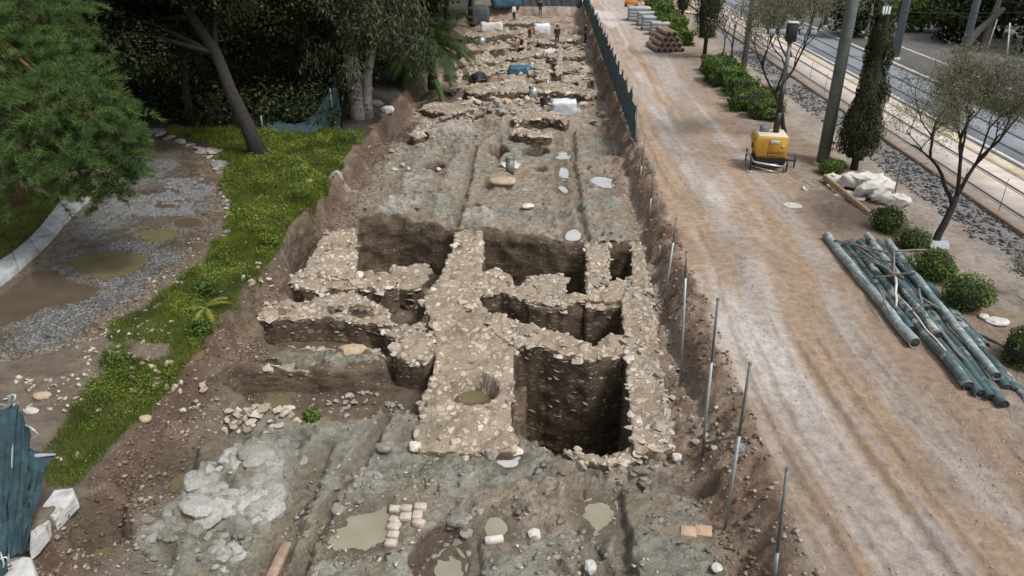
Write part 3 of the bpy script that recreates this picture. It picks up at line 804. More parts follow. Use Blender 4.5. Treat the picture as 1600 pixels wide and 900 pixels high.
    # mounds of pale bedrock
    for px, py, wx, hy, up, pale in MOUNDS:
        ce = P(px, py, -.9); rx = abs(P(px + wx, py, -.9).x - ce.x); ry = abs(P(px, py - hy, -.9).y - P(px, py + hy, -.9).y) * .5
        q = np.hypot((x - ce.x) / rx, (y - ce.y) / ry) + (fbm(x * 1.7, y * 1.7, 3, 43) - .5) * .9
        kk = sst(1.05, .55, q)
        zz = zz + up * kk * (.75 + .5 * fbm(x * 2.4, y * 2.4, 3, 44))
        if pale: cc = mixc(cc, kk * pale * sst(.30, .62, fbm(x * 2.2, y * 2.2, 4, 45)) * 1.4, PALE)
    for pts, w, dp in GROOVES:
        pl = poly(pts, -.95)
        q = seg_dist(x + (g1 - .5) * .25, y, pl)
        kk = sst(w * 1.35, w * .6, q)
        zz = zz - dp * kk
        cc = mixc(cc, kk * .7, C(.20, .165, .12))
    for px, py, wx, hy, fz in ROUND_PITS:
        ce = P(px, py, -.9); rx = abs(P(px + wx, py, -.9).x - ce.x); ry = abs(P(px, py - hy, -.9).y - P(px, py + hy, -.9).y) * .62
        if fz < -1.3: fz = fz * 1.35
        q = np.hypot((x - ce.x) / rx, (y - ce.y) / ry) + (g1 - .5) * .35
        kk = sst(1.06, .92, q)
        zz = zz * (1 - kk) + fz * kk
        cc = mixc(cc, sst(1.10, .97, q), C(.105, .075, .050))  # darker earth colour painted in as the shade of the hole
    wn_ = (fbm(x * 1.3, y * 1.3, 2, 47) - .5)
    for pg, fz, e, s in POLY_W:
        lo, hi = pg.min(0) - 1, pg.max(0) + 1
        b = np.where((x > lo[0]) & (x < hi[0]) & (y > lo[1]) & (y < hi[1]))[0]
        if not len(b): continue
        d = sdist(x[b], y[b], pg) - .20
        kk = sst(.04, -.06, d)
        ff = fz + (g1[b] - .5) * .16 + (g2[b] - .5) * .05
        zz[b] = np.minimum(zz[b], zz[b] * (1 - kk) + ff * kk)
        ec = mixc(np.tile(C(.125, .092, .062), (len(b), 1)), sst(.42, .66, fbm(x[b] * 1.5, y[b] * 1.5, 3, 48)), C(.17, .132, .09))  # wet earth tone lowered to paint in the shade inside the pit
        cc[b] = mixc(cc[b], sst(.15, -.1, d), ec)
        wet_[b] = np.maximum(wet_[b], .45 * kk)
    for pts, lev, mt, lb in PUDDLES:
        pg = poly(pts, lev)
        lo, hi = pg.min(0) - .8, pg.max(0) + .8
        b = np.where((x > lo[0]) & (x < hi[0]) & (y > lo[1]) & (y < hi[1]))[0]
        if not len(b): continue
        d = sdist(x[b], y[b], pg) + wn_[b] * .40 + (g2[b] - .5) * .28
        zz[b] = np.where(d < 0, lev - .06 * sst(0, -.12, d), zz[b] + (lev + .012 - zz[b]) * sst(.38, 0, d))
        wet_[b] = np.maximum(wet_[b], sst(.5, 0, d))
        cc[b] = mixc(cc[b], sst(.42, .02, d) * .75, C(.135, .112, .078))
    z[i] = zz; c[i] = cc; wet[i] = np.where(gt > .5, wet[i], wet_); peb[i] = np.where(gt > .5, peb[i], peb_)
    # ---- paved path
    b = np.where((X < -5) & (Y < 50) & (Y > 12))[0]
    if len(b):
        x, y = X[b], Y[b]
        d = sdist(x, y, PATH)
        k = sst(.12, -.12, d)
        z[b] = z[b] * (1 - k) + (-.03 + (f2[b] - .5) * .012 + (f3[b] - .5) * .04) * k
        pc = mixc(np.tile(C(.175, .178, .18), (len(b), 1)), sst(.43, .58, fbm(x * .5, y * .5, 4, 51)), C(.125, .102, .077))
        pc = mixc(pc, sst(.58, .7, fbm(x * .8 + 4, y * .8, 4, 52)) * .8, C(.13, .125, .12))
        edge = sst(-.9, -.1, d + (f1[b] - .5) * 1.2)
        pc = mixc(pc, edge * .7, C(.22, .175, .12))
        c[b] = mixc(c[b], k, pc); wet[b] = np.maximum(wet[b], k * .8); peb[b] *= (1 - k)
        for pts, lev, mt, lb in PATH_PUDDLES:
            pg = poly(pts, lev)
            d2 = sdist(x, y, pg) + (f1[b] - .5) * .5
            z[b] = np.where(d2 < 0, lev - .05 * sst(0, -.15, d2), z[b] + (lev + .010 - z[b]) * sst(.5, 0, d2))
            c[b] = mixc(c[b], sst(.35, -.05, d2) * .8, C(.17, .14, .095))
    return z, c, wet, peb

def land_z(x, y):
    return float(land(np.array([float(x)]), np.array([float(y)]))[0][0])

def land_zs(pts):
    a = np.asarray(pts, float)
    return land(a[:, 0].copy(), a[:, 1].copy())[0]

REG = {k: dict(v=[], f=[], c=[], w=[], p=[], n=0) for k in ('excavation_ground', 'dirt_road', 'planting_strip', 'roadside_ground', 'park_ground', 'path')}

def tile(x0, x1, y0, y1, st, sty=None):
    xs = np.linspace(x0, x1, int(round((x1 - x0) / st)) + 1); ys = np.linspace(y0, y1, int(round((y1 - y0) / st)) + 1)
    xs = np.concatenate([[xs[0] - st], xs, [xs[-1] + st]]); ys = np.concatenate([[ys[0] - st], ys, [ys[-1] + st]])
    gx, gy = np.meshgrid(xs, ys); nx, ny = len(xs), len(ys)
    X, Y = gx.ravel().copy(), gy.ravel().copy()
    z, c, w, p = land(X, Y)
    Zg = z.reshape(ny, nx)
    sx = np.zeros_like(Zg); sy = np.zeros_like(Zg)
    sx[:, 1:-1] = np.abs(Zg[:, 2:] - Zg[:, :-2]); sy[1:-1, :] = np.abs(Zg[2:, :] - Zg[:-2, :])
    steep = sst(.05, .5, np.maximum(sx, sy).ravel())
    a = .16
    X2 = X + steep * a * (n3(X * 2.5, Y * 2.5, z * 3.0, 61) - .5 + .5 * (n3(X * 6, Y * 6, z * 6.0, 62) - .5))
    Y2 = Y + steep * a * (n3(X * 2.5, Y * 2.5, z * 3.0, 63) - .5 + .5 * (n3(X * 6, Y * 6, z * 6.0, 64) - .5))
    ring = np.ones((ny, nx), bool); ring[1:-1, 1:-1] = False
    z = np.where(ring.ravel(), z - .05, z)          # neighbouring sheets tuck under each other
    V = np.stack([X2, Y2, z], 1)
    idx = np.arange(nx * ny).reshape(ny, nx)
    q = np.stack([idx[:-1, :-1], idx[:-1, 1:], idx[1:, 1:], idx[1:, :-1]], -1).reshape(-1, 4)
    cx = X[q].mean(1); cy = Y[q].mean(1); ct = cx - SK * cy
    inpath = np.zeros(len(q), bool)
    s = (cx < -5) & (cy < 50)
    inpath[s] = sdist(cx[s], cy[s], PATH) < 0
    reg = np.full(len(q), 'park_ground', dtype=object)
    reg[(ct > T_LEFT) & (ct < T_RIGHT) & (cy < Y_END)] = 'excavation_ground'
    reg[(ct >= T_RIGHT) & (ct < 10.0)] = 'dirt_road'
    reg[(ct > T_LEFT) & (ct < 10.0) & (cy >= Y_END)] = 'dirt_road'
    reg[(ct >= 10.0) & (ct < 16.9)] = 'planting_strip'
    reg[ct >= 16.9] = 'roadside_ground'
    reg[inpath] = 'path'
    for k, R in REG.items():
        f = q[reg == k]
        if not len(f): continue
        u, inv = np.unique(f, return_inverse=True)
        R['v'].append(V[u]); R['f'].append(inv.reshape(-1, 4) + R['n']); R['n'] += len(u)
        R['c'].append(c[u]); R['w'].append(w[u]); R['p'].append(p[u])

tile(-14.0, 13.0, 6.5, 22.0, .05)
tile(-24.0, -14.0, 6.5, 22.0, .16); tile(13.0, 26.0, 6.5, 22.0, .12)
tile(-26.0, -8.0, 22.0, 50.0, .12); tile(-8.0, 8.0, 22.0, 50.0, .075); tile(8.0, 30.0, 22.0, 50.0, .14)
tile(-80.0, -10.0, 50.0, 130.0, .7); tile(-10.0, 20.0, 50.0, 100.0, .15); tile(20.0, 90.0, 50.0, 100.0, .7); tile(-10.0, 90.0, 100.0, 130.0, .7)
tile(-80.0, -26.0, 22.0, 50.0, .6); tile(30.0, 90.0, 22.0, 50.0, .6); tile(-80., -24., 6.5, 22., .6); tile(26., 90., 6.5, 22., .6)
GROUND = {}
for k, R in REG.items():
    me = mesh_np(k, np.concatenate(R['v']), np.concatenate(R['f']), M['paving'] if k == 'path' else M['earth'], k != 'excavation_ground')
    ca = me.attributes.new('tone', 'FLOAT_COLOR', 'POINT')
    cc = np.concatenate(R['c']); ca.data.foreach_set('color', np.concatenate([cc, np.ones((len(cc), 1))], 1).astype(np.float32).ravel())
    for nm, kk in (('wet', 'w'), ('pebble', 'p')):
        at = me.attributes.new(nm, 'FLOAT', 'POINT'); at.data.foreach_set('value', np.concatenate(R[kk]).astype(np.float32))
    o = link(k, me); o['kind'] = 'structure'; GROUND[k] = o
del REG
b_ = MB()
for x0, x1, y0, y1 in ((-2500, -78, -800, 3000), (88, 2500, -800, 3000), (-78, 88, 128, 3000), (-78, 88, -800, 7)):
    b_.add([(x0, y0, -.2), (x1, y0, -.2), (x1, y1, -.2), (x0, y1, -.2)], [(0, 1, 2, 3)])
o = b_.build('ground', plain('far_ground', (.13, .115, .085), .95, .3, .05, .3, 4, .05)); o['kind'] = 'structure'

# cut faces of the pits: built as real broken earth faces, pieces of the excavated ground
def ring_of(pg, step=.09):
    out = []
    n = len(pg)
    for i in range(n):
        p, q = pg[i], pg[(i + 1) % n]
        k = max(1, int(np.hypot(*(q - p)) / step))
        for j in range(k): out.append(p + (q - p) * j / k)
    r = np.array(out)
    for _ in range(4): r = (np.roll(r, 1, 0) + r * 2 + np.roll(r, -1, 0)) / 4
    return r
def pit_face(pts, fz, rim=-.9):
    pg = np.array(poly(pts, rim)); r = ring_of(pg); n = len(r)
    t = np.roll(r, -1, 0) - np.roll(r, 1, 0); t /= np.linalg.norm(t, axis=1, keepdims=True) + 1e-9
    area = np.sum(r[:, 0] * np.roll(r[:, 1], -1) - np.roll(r[:, 0], -1) * r[:, 1])
    o_ = np.stack([t[:, 1], -t[:, 0]], 1) * (1 if area > 0 else -1)
    zo = land_zs(r + o_ * .34)
    rows = [np.concatenate([r + o_ * .42, (land_zs(r + o_ * .42) - .05)[:, None]], 1), np.concatenate([r + o_ * .26, (zo + .02)[:, None]], 1)]
    m = max(3, int((zo.mean() - fz) / .11))
    for k in range(m + 1):
        f = k / m; z = (zo + .01) * (1 - f) + (fz - .1) * f
        am = .09 + .10 * (fbm(r[:, 0] * 1.1, r[:, 1] * 1.1, 2, 91) - .5) * 2 + .16 * (n3(r[:, 0] * 2.2, r[:, 1] * 2.2, z * 3.5, 92) - .5) + .08 * (n3(r[:, 0] * 7, r[:, 1] * 7, z * 10, 93) - .5) - .10 * f + .10 * max(0, .12 - f) / .12
        rows.append(np.stack([r[:, 0] + o_[:, 0] * am, r[:, 1] + o_[:, 1] * am, z + .05 * (n2(r[:, 0] * 3, r[:, 1] * 3, 94) - .5)], 1))
    V = np.concatenate(rows); F_ = []
    for k in range(len(rows) - 1):
        i = np.arange(n); j = (i + 1) % n
        q = np.stack([k * n + i, k * n + j, (k + 1) * n + j, (k + 1) * n + i], 1)
        F_.append(q if area > 0 else q[:, ::-1])
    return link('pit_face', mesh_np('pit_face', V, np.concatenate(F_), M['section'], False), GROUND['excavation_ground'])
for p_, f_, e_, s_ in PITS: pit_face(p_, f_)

def flat_sheet(name, outline, z, mat, smooth_steps=3):
    """a flat sheet with a softly rounded outline"""
    pts = [Vector((a, b)) for a, b in outline]
    for _ in range(smooth_steps):
        q = []
        for i in range(len(pts)):
            a, b2 = pts[i], pts[(i + 1) % len(pts)]
            q += [a * .75 + b2 * .25, a * .25 + b2 * .75]
        pts = q
    bm = bmesh.new()
    vs = [bm.verts.new((p.x, p.y, z)) for p in pts]
    f = bm.faces.new(vs)
    if f.normal.z < 0: f.normal_flip()
    bmesh.ops.triangulate(bm, faces=[f])
    me = bpy.data.meshes.new(name); bm.to_mesh(me); bm.free(); me.materials.append(mat)
    return link(name, me)

for pts, lev, mt, lb in PUDDLES + PATH_PUDDLES:
    pg = poly(pts, lev); ce = pg.mean(0)
    o = flat_sheet('puddle', ce + (pg - ce) * 1.22, lev, M[mt]); o['kind'] = 'structure'; o['label'] = lb
# ================================================================== masonry
STONES = [rock_mesh(100 + i, random.choice((.55, .7, .85)), 12, M['stone']) for i in range(14)]
STONES_G = [rock_mesh(140 + i, random.choice((.55, .7, .85)), 12, M['stone_grey']) for i in range(8)]
BIG_ROCKS = {k: [rock_mesh(200 + 10 * j + i, .75, 14, M[k], 2 if k in ('boulder_tan', 'boulder_dark') else 1) for i in range(3)] for j, k in enumerate(('boulder_tan', 'boulder_grey', 'boulder_dark', 'marble', 'plaster'))}

def put_stone(parent, loc, size, pool=STONES, flat=None, rz=None, name='stone'):
    o = bpy.data.objects.new(name, random.choice(pool))
    o.location = loc
    k = size
    o.scale = (k * random.uniform(.85, 1.35), k * random.uniform(.75, 1.1), k * (flat or random.uniform(.7, 1.0)))
    o.rotation_euler = (random.uniform(-.3, .3), random.uniform(-.3, .3), random.uniform(0, 6.28) if rz is None else rz + random.uniform(-.25, .25))
    o.parent = parent
    col.objects.link(o)
    return o

def stone_wall(name, label, pts, ztop, zbot, n_top, n_edge, n_side, size=(.10, .24), mat='mortar', uneven=.10, cat='wall', group='ancient walls in the trench', hollow=None, cell=.07, batter=.0):
    """a thing: rubble core with mortar top and earthy faces coloured darker for shade, each stone a child"""
    ztop += .10
    pg = poly(pts, ztop)
    lo, hi = pg.min(0), pg.max(0)
    xs = np.arange(lo[0] - cell, hi[0] + cell * 2, cell); ys = np.arange(lo[1] - cell, hi[1] + cell * 2, cell)
    nx, ny = len(xs), len(ys)
    gx, gy = np.meshgrid(xs, ys)
    cx, cy = np.meshgrid(xs[:-1] + cell / 2, ys[:-1] + cell / 2)
    wob = (fbm(cx * 2.3, cy * 2.3, 3, 71) - .5) * .13 - .03
    inside = (sdist(cx.ravel(), cy.ravel(), pg) + wob.ravel() < 0).reshape(cx.shape)
    idx = np.arange(nx * ny).reshape(ny, nx)
    q = np.stack([idx[:-1, :-1], idx[:-1, 1:], idx[1:, 1:], idx[1:, :-1]], -1)[inside]
    if not len(q): return None
    def top(X, Y):
        _, ci = cells(X * 4.2 + (fbm(X * 2, Y * 2, 2, 72) - .5), Y * 5.0, 75)
        z = ztop + (fbm(X * 1.1, Y * 1.1, 3, 73) - .5) * uneven * 1.7 + (fbm(X * 5, Y * 5, 2, 74) - .5) * .08 + (ci - .5) * .13
        if hollow is not None:
            hx, hy, hr, hz = hollow
            dd = np.hypot(X - hx, (Y - hy)) + (fbm(X * 2, Y * 2, 2, 75) - .5) * .25
            z = z - hz * sst(hr, hr * .86, dd)
        return z
    X = gx.ravel(); Y = gy.ravel()
    used, inv = np.unique(q, return_inverse=True)
    tq = inv.reshape(-1, 4)
    V = np.stack([X[used], Y[used], top(X[used], Y[used])], 1)
    # border edges -> skirt
    ed = np.concatenate([tq[:, [0, 1]], tq[:, [1, 2]], tq[:, [2, 3]], tq[:, [3, 0]]])
    key = np.sort(ed, 1); kk = key[:, 0].astype(np.int64) * len(V) + key[:, 1]
    u, ui, cnt = np.unique(kk, return_index=True, return_counts=True)
    be = ed[ui[cnt == 1]]
    bv = np.unique(be)
    # snap border to the outline so that it is not stepped: relax
    nb = {int(b): [] for b in bv}
    for a, b in be: nb[int(a)].append(int(b)); nb[int(b)].append(int(a))
    for _ in range(3):
        W2 = V.copy()
        for b in bv:
            l = nb[int(b)]
            W2[b, :2] = V[b, :2] * .4 + V[l, :2].mean(0) * .6
        V = W2
    rows = max(2, int(math.ceil((ztop - zbot) / .13)))
    cen = pg.mean(0)
    mp = {int(b): k for k, b in enumerate(bv)}
    allv = [V]; off = len(V); sk = []
    top_z = V[bv, 2]
    outv = np.zeros((len(bv), 2))
    for a, b in be:
        d = V[b, :2] - V[a, :2]; nrm = np.array([d[1], -d[0]])
        for w in (a, b): outv[mp[int(w)]] += nrm
    outv /= (np.linalg.norm(outv, axis=1, keepdims=True) + 1e-9)
    prev = bv.copy()
    for r in range(1, rows + 1):
        fr = r / rows
        z = top_z * (1 - fr) + zbot * fr
        x = V[bv, 0]; y = V[bv, 1]
        am = .10 * (n3(x * 3.1, y * 3.1, z * 4.2, 76) - .5) + .05 * (n3(x * 9, y * 9, z * 11, 77) - .5) + batter * fr
        nv = np.stack([x + outv[:, 0] * am, y + outv[:, 1] * am, z], 1)
        allv.append(nv); cur = off + np.arange(len(bv)); off += len(bv)
        for a, b in be:
            ia, ib = mp[int(a)], mp[int(b)]
            pa, pb = prev[ia], prev[ib]
            sk.append((pb, pa, cur[ia], cur[ib]))
        prev = cur
    sk = np.array(sk)
    faces = np.concatenate([tq, sk])
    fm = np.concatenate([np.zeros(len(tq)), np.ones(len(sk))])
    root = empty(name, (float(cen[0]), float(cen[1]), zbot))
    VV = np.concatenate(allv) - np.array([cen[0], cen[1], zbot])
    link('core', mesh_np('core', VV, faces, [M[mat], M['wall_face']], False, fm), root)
    base = Vector((cen[0], cen[1], zbot))
    # stones bedded in the top
    pts_in = V[:, :2]
    got = []
    tries = 0
    while len(got) < n_top and tries < n_top * 60:
        tries += 1
        a = pts_in[random.randrange(len(pts_in))] + np.array([random.uniform(-.04, .04), random.uniform(-.04, .04)])
        s = random.uniform(*size) * random.choice((.6, .75, .9, 1.1, 1.4, 1.9))
        if n2(a[0] * 1.7 + 5, a[1] * 1.7, 78) < random.uniform(.12, .62): continue
        if any((a[0] - b[0]) ** 2 + (a[1] - b[1]) ** 2 < ((s + b[2]) * .42) ** 2 for b in got): continue
        got.append((a[0], a[1], s))
        zt = float(top(np.array([a[0]]), np.array([a[1]]))[0])
        put_stone(root, Vector((a[0], a[1], zt - s * random.choice((.16, .14, .12, .0)))) - base, s, flat=random.uniform(.35, .7))
    # facing stones along the edges
    bl = list(be)
    if n_edge:
        random.shuffle(bl); ge = []
        for a, b in bl:
            if len(ge) >= n_edge: break
            p = (V[a] + V[b]) / 2
            s = random.uniform(size[0] * .9, size[1] * 1.15) * random.choice((.7, 1, 1, 1.35))
            if n2(p[0] * 1.4 + 9, p[1] * 1.4, 79) < random.uniform(.05, .55): continue
            if any((p[0] - g[0]) ** 2 + (p[1] - g[1]) ** 2 < ((s + g[2]) * .40) ** 2 for g in ge): continue
            ge.append((p[0], p[1], s))
            o_ = outv[mp[int(a)]]
            put_stone(root, Vector((p[0] - o_[0] * .05, p[1] - o_[1] * .05, p[2] + random.uniform(-.10, .0))) - base, s, rz=math.atan2(V[b, 1] - V[a, 1], V[b, 0] - V[a, 0]))
    # stones showing in the faces
    vis = [(a, b) for a, b in be if outv[mp[int(a)]][1] < -.35 or abs(outv[mp[int(a)]][0]) > .8]
    gs = []; tries = 0
    while vis and len(gs) < n_side and tries < n_side * 20:
        tries += 1
        a, b = random.choice(vis)
        p = (V[a] + V[b]) / 2; o_ = outv[mp[int(a)]]
        z = p[2] - abs(random.betavariate(1.0, 4.0)) * (p[2] - zbot) - .08
        s = random.uniform(size[0], size[1]) * .95
        if any((p[0] - g[0]) ** 2 + (p[1] - g[1]) ** 2 + (z - g[2]) ** 2 < ((s + g[3]) * .45) ** 2 for g in gs): continue
        gs.append((p[0], p[1], z, s))
        put_stone(root, Vector((p[0] - o_[0] * s * .22, p[1] - o_[1] * s * .22, z)) - base, s, STONES_G, .55, math.atan2(V[b, 1] - V[a, 1], V[b, 0] - V[a, 0]))
    tag(root, label, cat, group, 'thing')
    return root

stone_wall('stone_wall', 'broad pale rubble wall standing between the narrow slot and the earthen pit', [(511, 361), (556, 357), (556, 424), (552, 432), (470, 432), (478, 420), (492, 394)], -.85, -2.6, 70, 46, 26, (.10, .20), 'mortar')
stone_wall('stone_wall', 'lumpy wall of white stones across the end of the slot', [(452, 430), (500, 427), (560, 427), (604, 424), (620, 436), (618, 448), (600, 453), (540, 449), (480, 452), (456, 446)], -.92, -1.95, 90, 50, 40, (.12, .27), 'mortar', .16)
stone_wall('stone_wall', 'tattered wall with a pale ragged crest before the mossy ditch', [(396, 480), (432, 470), (486, 470), (492, 460), (552, 458), (580, 468), (602, 484), (612, 508), (580, 502), (540, 497), (480, 494), (406, 498)], -.98, -2.15, 90, 70, 70, (.12, .26), 'mortar', .16)
stone_wall('stone_wall', 'short curving wall end joining the ragged wall to the platform', [(592, 498), (610, 510), (640, 506), (668, 500), (676, 512), (650, 520), (622, 526), (600, 522)], -1.12, -2.15, 28, 20, 12, (.12, .24), 'mortar', .14)
stone_wall('stone_wall', 'low green stained wall with a tan boulder resting on its crest', [(348, 562), (382, 552), (430, 545), (500, 546), (548, 552), (590, 548), (600, 562), (586, 576), (540, 576), (470, 578), (400, 578), (352, 576)], -1.2, -2.2, 46, 34, 46, (.10, .24), 'mortar_green', .14)
stone_wall('stone_wall', 'pale stub of wall against the side of the platform', [(612, 548), (624, 534), (648, 520), (676, 522), (680, 556), (664, 566), (640, 564), (620, 560)], -.95, -2.2, 34, 24, 16, (.12, .24), 'mortar', .14)
stone_wall('rubble_platform', 'wide rubble platform with a round hollow beside the deepest pit', [(712, 364), (754, 361), (753, 426), (748, 456), (760, 488), (802, 512), (801, 600), (797, 668), (812, 690), (800, 706), (650, 704), (650, 676), (658, 630), (678, 584), (682, 530), (664, 470), (688, 432), (704, 398)], -.9, -4.4, 165, 90, 44, (.10, .24), 'mortar', .10, 'platform', hollow=(P(740, 608, -.85).x, P(740, 608, -.85).y, .68, .62))
stone_wall('stone_wall', 'lumpy cross wall of pale blocks between the two middle pits', [(750, 424), (778, 420), (796, 430), (806, 446), (824, 440), (826, 428), (880, 430), (882, 458), (916, 464), (922, 442), (950, 440), (1010, 440), (1016, 468), (972, 470), (930, 470), (884, 476), (820, 470), (782, 456), (746, 460)], -.9, -3.5, 120, 80, 60, (.13, .28), 'mortar', .16)
stone_wall('stone_wall', 'curved ragged wall crossing between the deepest pit and the one behind', [(756, 484), (790, 496), (830, 508), (868, 520), (905, 534), (930, 540), (948, 526), (974, 524), (978, 548), (945, 556), (925, 562), (880, 552), (840, 542), (800, 540), (772, 520)], -.88, -4.4, 90, 60, 140, (.12, .27), 'mortar', .15)
stone_wall('stone_wall', 'stone pier between the broad pit and the small dark shaft', [(918, 382), (950, 379), (950, 440), (918, 444)], -.86, -3.7, 60, 40, 24, (.12, .25), 'mortar', .08)
stone_wall('stone_wall', 'long straight rubble wall along the side of the stony ditch', [(988, 379), (1002, 383), (1012, 438), (1022, 500), (1032, 580), (1050, 702), (992, 708), (986, 640), (978, 548), (972, 468), (990, 440)], -.84, -4.4, 165, 90, 44, (.11, .25), 'mortar', .08)
stone_wall('stepped_wall', 'low stepped stub of coursed stones in the corner of the earthen pit', [(612, 414), (664, 412), (670, 432), (648, 454), (612, 448)], -1.7, -3.1, 26, 22, 26, (.14, .3), 'mortar', .12)
stone_wall('earth_pier', 'brown earth pier standing out of the cross wall face, wider one', [(828, 464), (880, 468), (884, 482), (824, 478)], -1.0, -3.5, 6, 8, 10, (.12, .22), 'mortar', .05, 'pier')
stone_wall('earth_pier', 'brown earth pier beside the long straight wall', [(918, 468), (972, 470), (975, 482), (917, 480)], -1.0, -3.5, 6, 8, 10, (.12, .22), 'mortar', .05, 'pier')
stone_wall('earth_pier', 'earth block left standing at the side of the deepest pit', [(799, 560), (818, 562), (822, 640), (806, 690), (796, 668)], -2.2, -4.4, 0, 0, 4, (.12, .22), 'wall_face', .08, 'pier')
# front lip of the deepest pit
stone_wall('stone_wall', 'row of white stones along the near lip of the deepest pit', [(884, 700), (908, 712), (940, 714), (964, 708), (990, 696), (1020, 700), (1016, 712), (975, 722), (940, 728), (900, 720), (880, 708)], -.98, -1.4, 22, 26, 6, (.16, .30), 'mortar', .06)
# far walls
FW = 'low rubble walls at the far end of the trench'
stone_wall('rubble_wall', 'dark faced rubble wall behind the tan round boulder', [(728, 134), (760, 130), (800, 128), (870, 130), (905, 132), (932, 146), (926, 152), (900, 146), (850, 144), (800, 144), (760, 146), (728, 144)], -.55, -1.7, 70, 50, 80, (.18, .42), 'mortar', .2, group=FW, cell=.14)
stone_wall('rubble_wall', 'brown rubble bank beside the palm bush', [(662, 164), (700, 160), (716, 166), (740, 164), (738, 172), (700, 178), (664, 172)], -.75, -1.6, 26, 20, 20, (.2, .4), 'mortar', .2, group=FW, cell=.14)
far_walls = [
    ([(702, 92), (770, 88), (772, 97), (704, 103)], 'straight low wall nearest the palm bush'),
    ([(735, 112), (756, 103), (770, 108), (764, 117), (738, 121)], 'short humped wall behind the black bucket'),
    ([(792, 82), (846, 78), (848, 87), (794, 91)], 'low wall in front of the orange workers'),
    ([(716, 74), (786, 70), (788, 77), (718, 81)], 'thin low wall left of the orange workers'),
    ([(872, 101), (916, 99), (917, 108), (873, 110)], 'flat topped grey wall near the teal fence'),
    ([(880, 122), (924, 118), (926, 126), (881, 130)], 'brown wall just behind the pale bulk bag'),
    ([(700, 110), (736, 107), (737, 113), (701, 117)], 'low pale wall beside the white slabs'),
    ([(784, 100), (850, 96), (851, 104), (785, 109)], 'rubble wall beside the blue tarpaulin'),
    ([(730, 52), (800, 48), (801, 54), (731, 58)], 'distant low wall behind the white sheet'),
    ([(840, 60), (905, 56), (906, 62), (841, 66)], 'distant low wall beside the figure in black'),
    ([(780, 32), (850, 30), (851, 35), (781, 37)], 'farthest low wall before the grey screen'),
    ([(855, 84), (912, 82), (913, 88), (856, 90)], 'low wall between the white stone and the teal fence'),
    ([(800, 182), (830, 174), (870, 176), (888, 186), (884, 194), (862, 184), (828, 182), (806, 190)], 'ring of stones behind the oval pit'),
    ([(806, 196), (830, 204), (858, 204), (862, 214), (826, 214), (800, 206)], 'ring of stones in front of the oval pit'),
]
far_walls += [
    ([(752, 96), (762, 70), (768, 70), (760, 98)], 'low wall running lengthwise behind the black tub'),
    ([(868, 118), (872, 70), (877, 70), (876, 118)], 'long low wall running lengthwise beside the measuring rods'),
    ([(812, 74), (820, 52), (826, 52), (820, 76)], 'short lengthwise wall at the feet of the orange workers'),
    ([(905, 132), (908, 100), (914, 100), (914, 134)], 'low wall at the foot of the teal fence'),
    ([(700, 140), (716, 118), (722, 118), (712, 142)], 'lengthwise wall below the palm bush'),
    ([(838, 126), (842, 106), (850, 106), (848, 126)], 'short lengthwise wall behind the small round pit'),
    ([(640, 214), (662, 190), (672, 192), (654, 216)], 'low earthen baulk under the left bank'),
]
for pts, lb in far_walls:
    stone_wall('rubble_wall', lb, pts, -.62, -1.5, 22, 20, 16, (.2, .42), 'mortar', .18, group=FW, cell=.16)

# ------------------------------------------------------------------ heaps of stones
def stone_heap(label, px, py, z, n, rx, ry, hgt, size, pool=STONES, group='stone heaps'):
    c0 = P(px, py, z)
    root = empty('stone_heap', c0)
    rs_ = [(random.uniform(0, 6.28), math.sqrt(random.random())) for i in range(n)]
    zs_ = land_zs([(c0.x + math.cos(a) * r * rx, c0.y + math.sin(a) * r * ry) for a, r in rs_])
    for (a, r), zl in zip(rs_, zs_):
        x, y = math.cos(a) * r * rx, math.sin(a) * r * ry
        s = random.uniform(*size)
        zz = zl - z
        put_stone(root, (x, y, max(zz, -.5) + s * .2 + hgt * (1 - r) * random.uniform(.4, 1)), s, pool)
    return tag(root, label, 'stones', group)
stone_heap('heap of pinkish white stones on the rock before the sunken room', 408, 668, -.9, 46, 1.0, .55, .25, (.12, .3))
stone_heap('pile of pale boulders on the rubble platform', 742, 484, -.8, 9, .45, .35, .35, (.22, .42))
stone_heap('pile of round stones where the curved wall meets the long wall', 962, 532, -.85, 10, .32, .28, .25, (.18, .34))
stone_heap('white stones lying on the broken corner of the left wall', 505, 442, -.9, 8, .4, .3, .15, (.2, .36))
stone_heap('dark stones heaped in front of the tan round boulder', 772, 186, -.8, 22, 1.3, 1.0, .7, (.3, .7), STONES_G)
stone_heap('scattered blocks tumbling down the left earth bank', 275, 640, -.9, 26, 1.0, .9, .05, (.10, .24))
stone_heap('stones on the slope at the corner of the left trench wall', 420, 470, -1.0, 26, .9, .7, .1, (.10, .26))
stone_heap('grey stones spread across the trench behind the oval pit', 820, 165, -.85, 40, 4.5, 2.2, .05, (.2, .5))
stone_heap('pale stones strewn along the foot of the teal fence', 930, 175, -.7, 18, 1.3, 2.4, .1, (.2, .5))
stone_heap('broken blocks in front of the palm bush', 705, 186, -.85, 24, 2.2, 1.2, .15, (.2, .5))
stone_heap('jumbled stones across the trench behind the black tub', 770, 112, -.85, 46, 4.5, 3.0, .1, (.25, .7))
stone_heap('jumbled brown stones around the blue tarpaulin', 830, 104, -.85, 46, 4.0, 4.0, .1, (.25, .7))
stone_heap('stones scattered round the distant workers', 820, 66, -.85, 46, 7.0, 6.0, .1, (.3, .8))
stone_heap('stones scattered at the far left of the trench', 750, 80, -.85, 36, 3.5, 8.0, .1, (.3, .8), STONES_G)
stone_heap('stones scattered at the far right of the trench', 890, 80, -.85, 36, 2.5, 8.0, .1, (.3, .8), STONES_G)
stone_heap('pale stones lying in front of the rubble wall', 800, 160, -.85, 34, 5.0, 1.2, .05, (.2, .55))
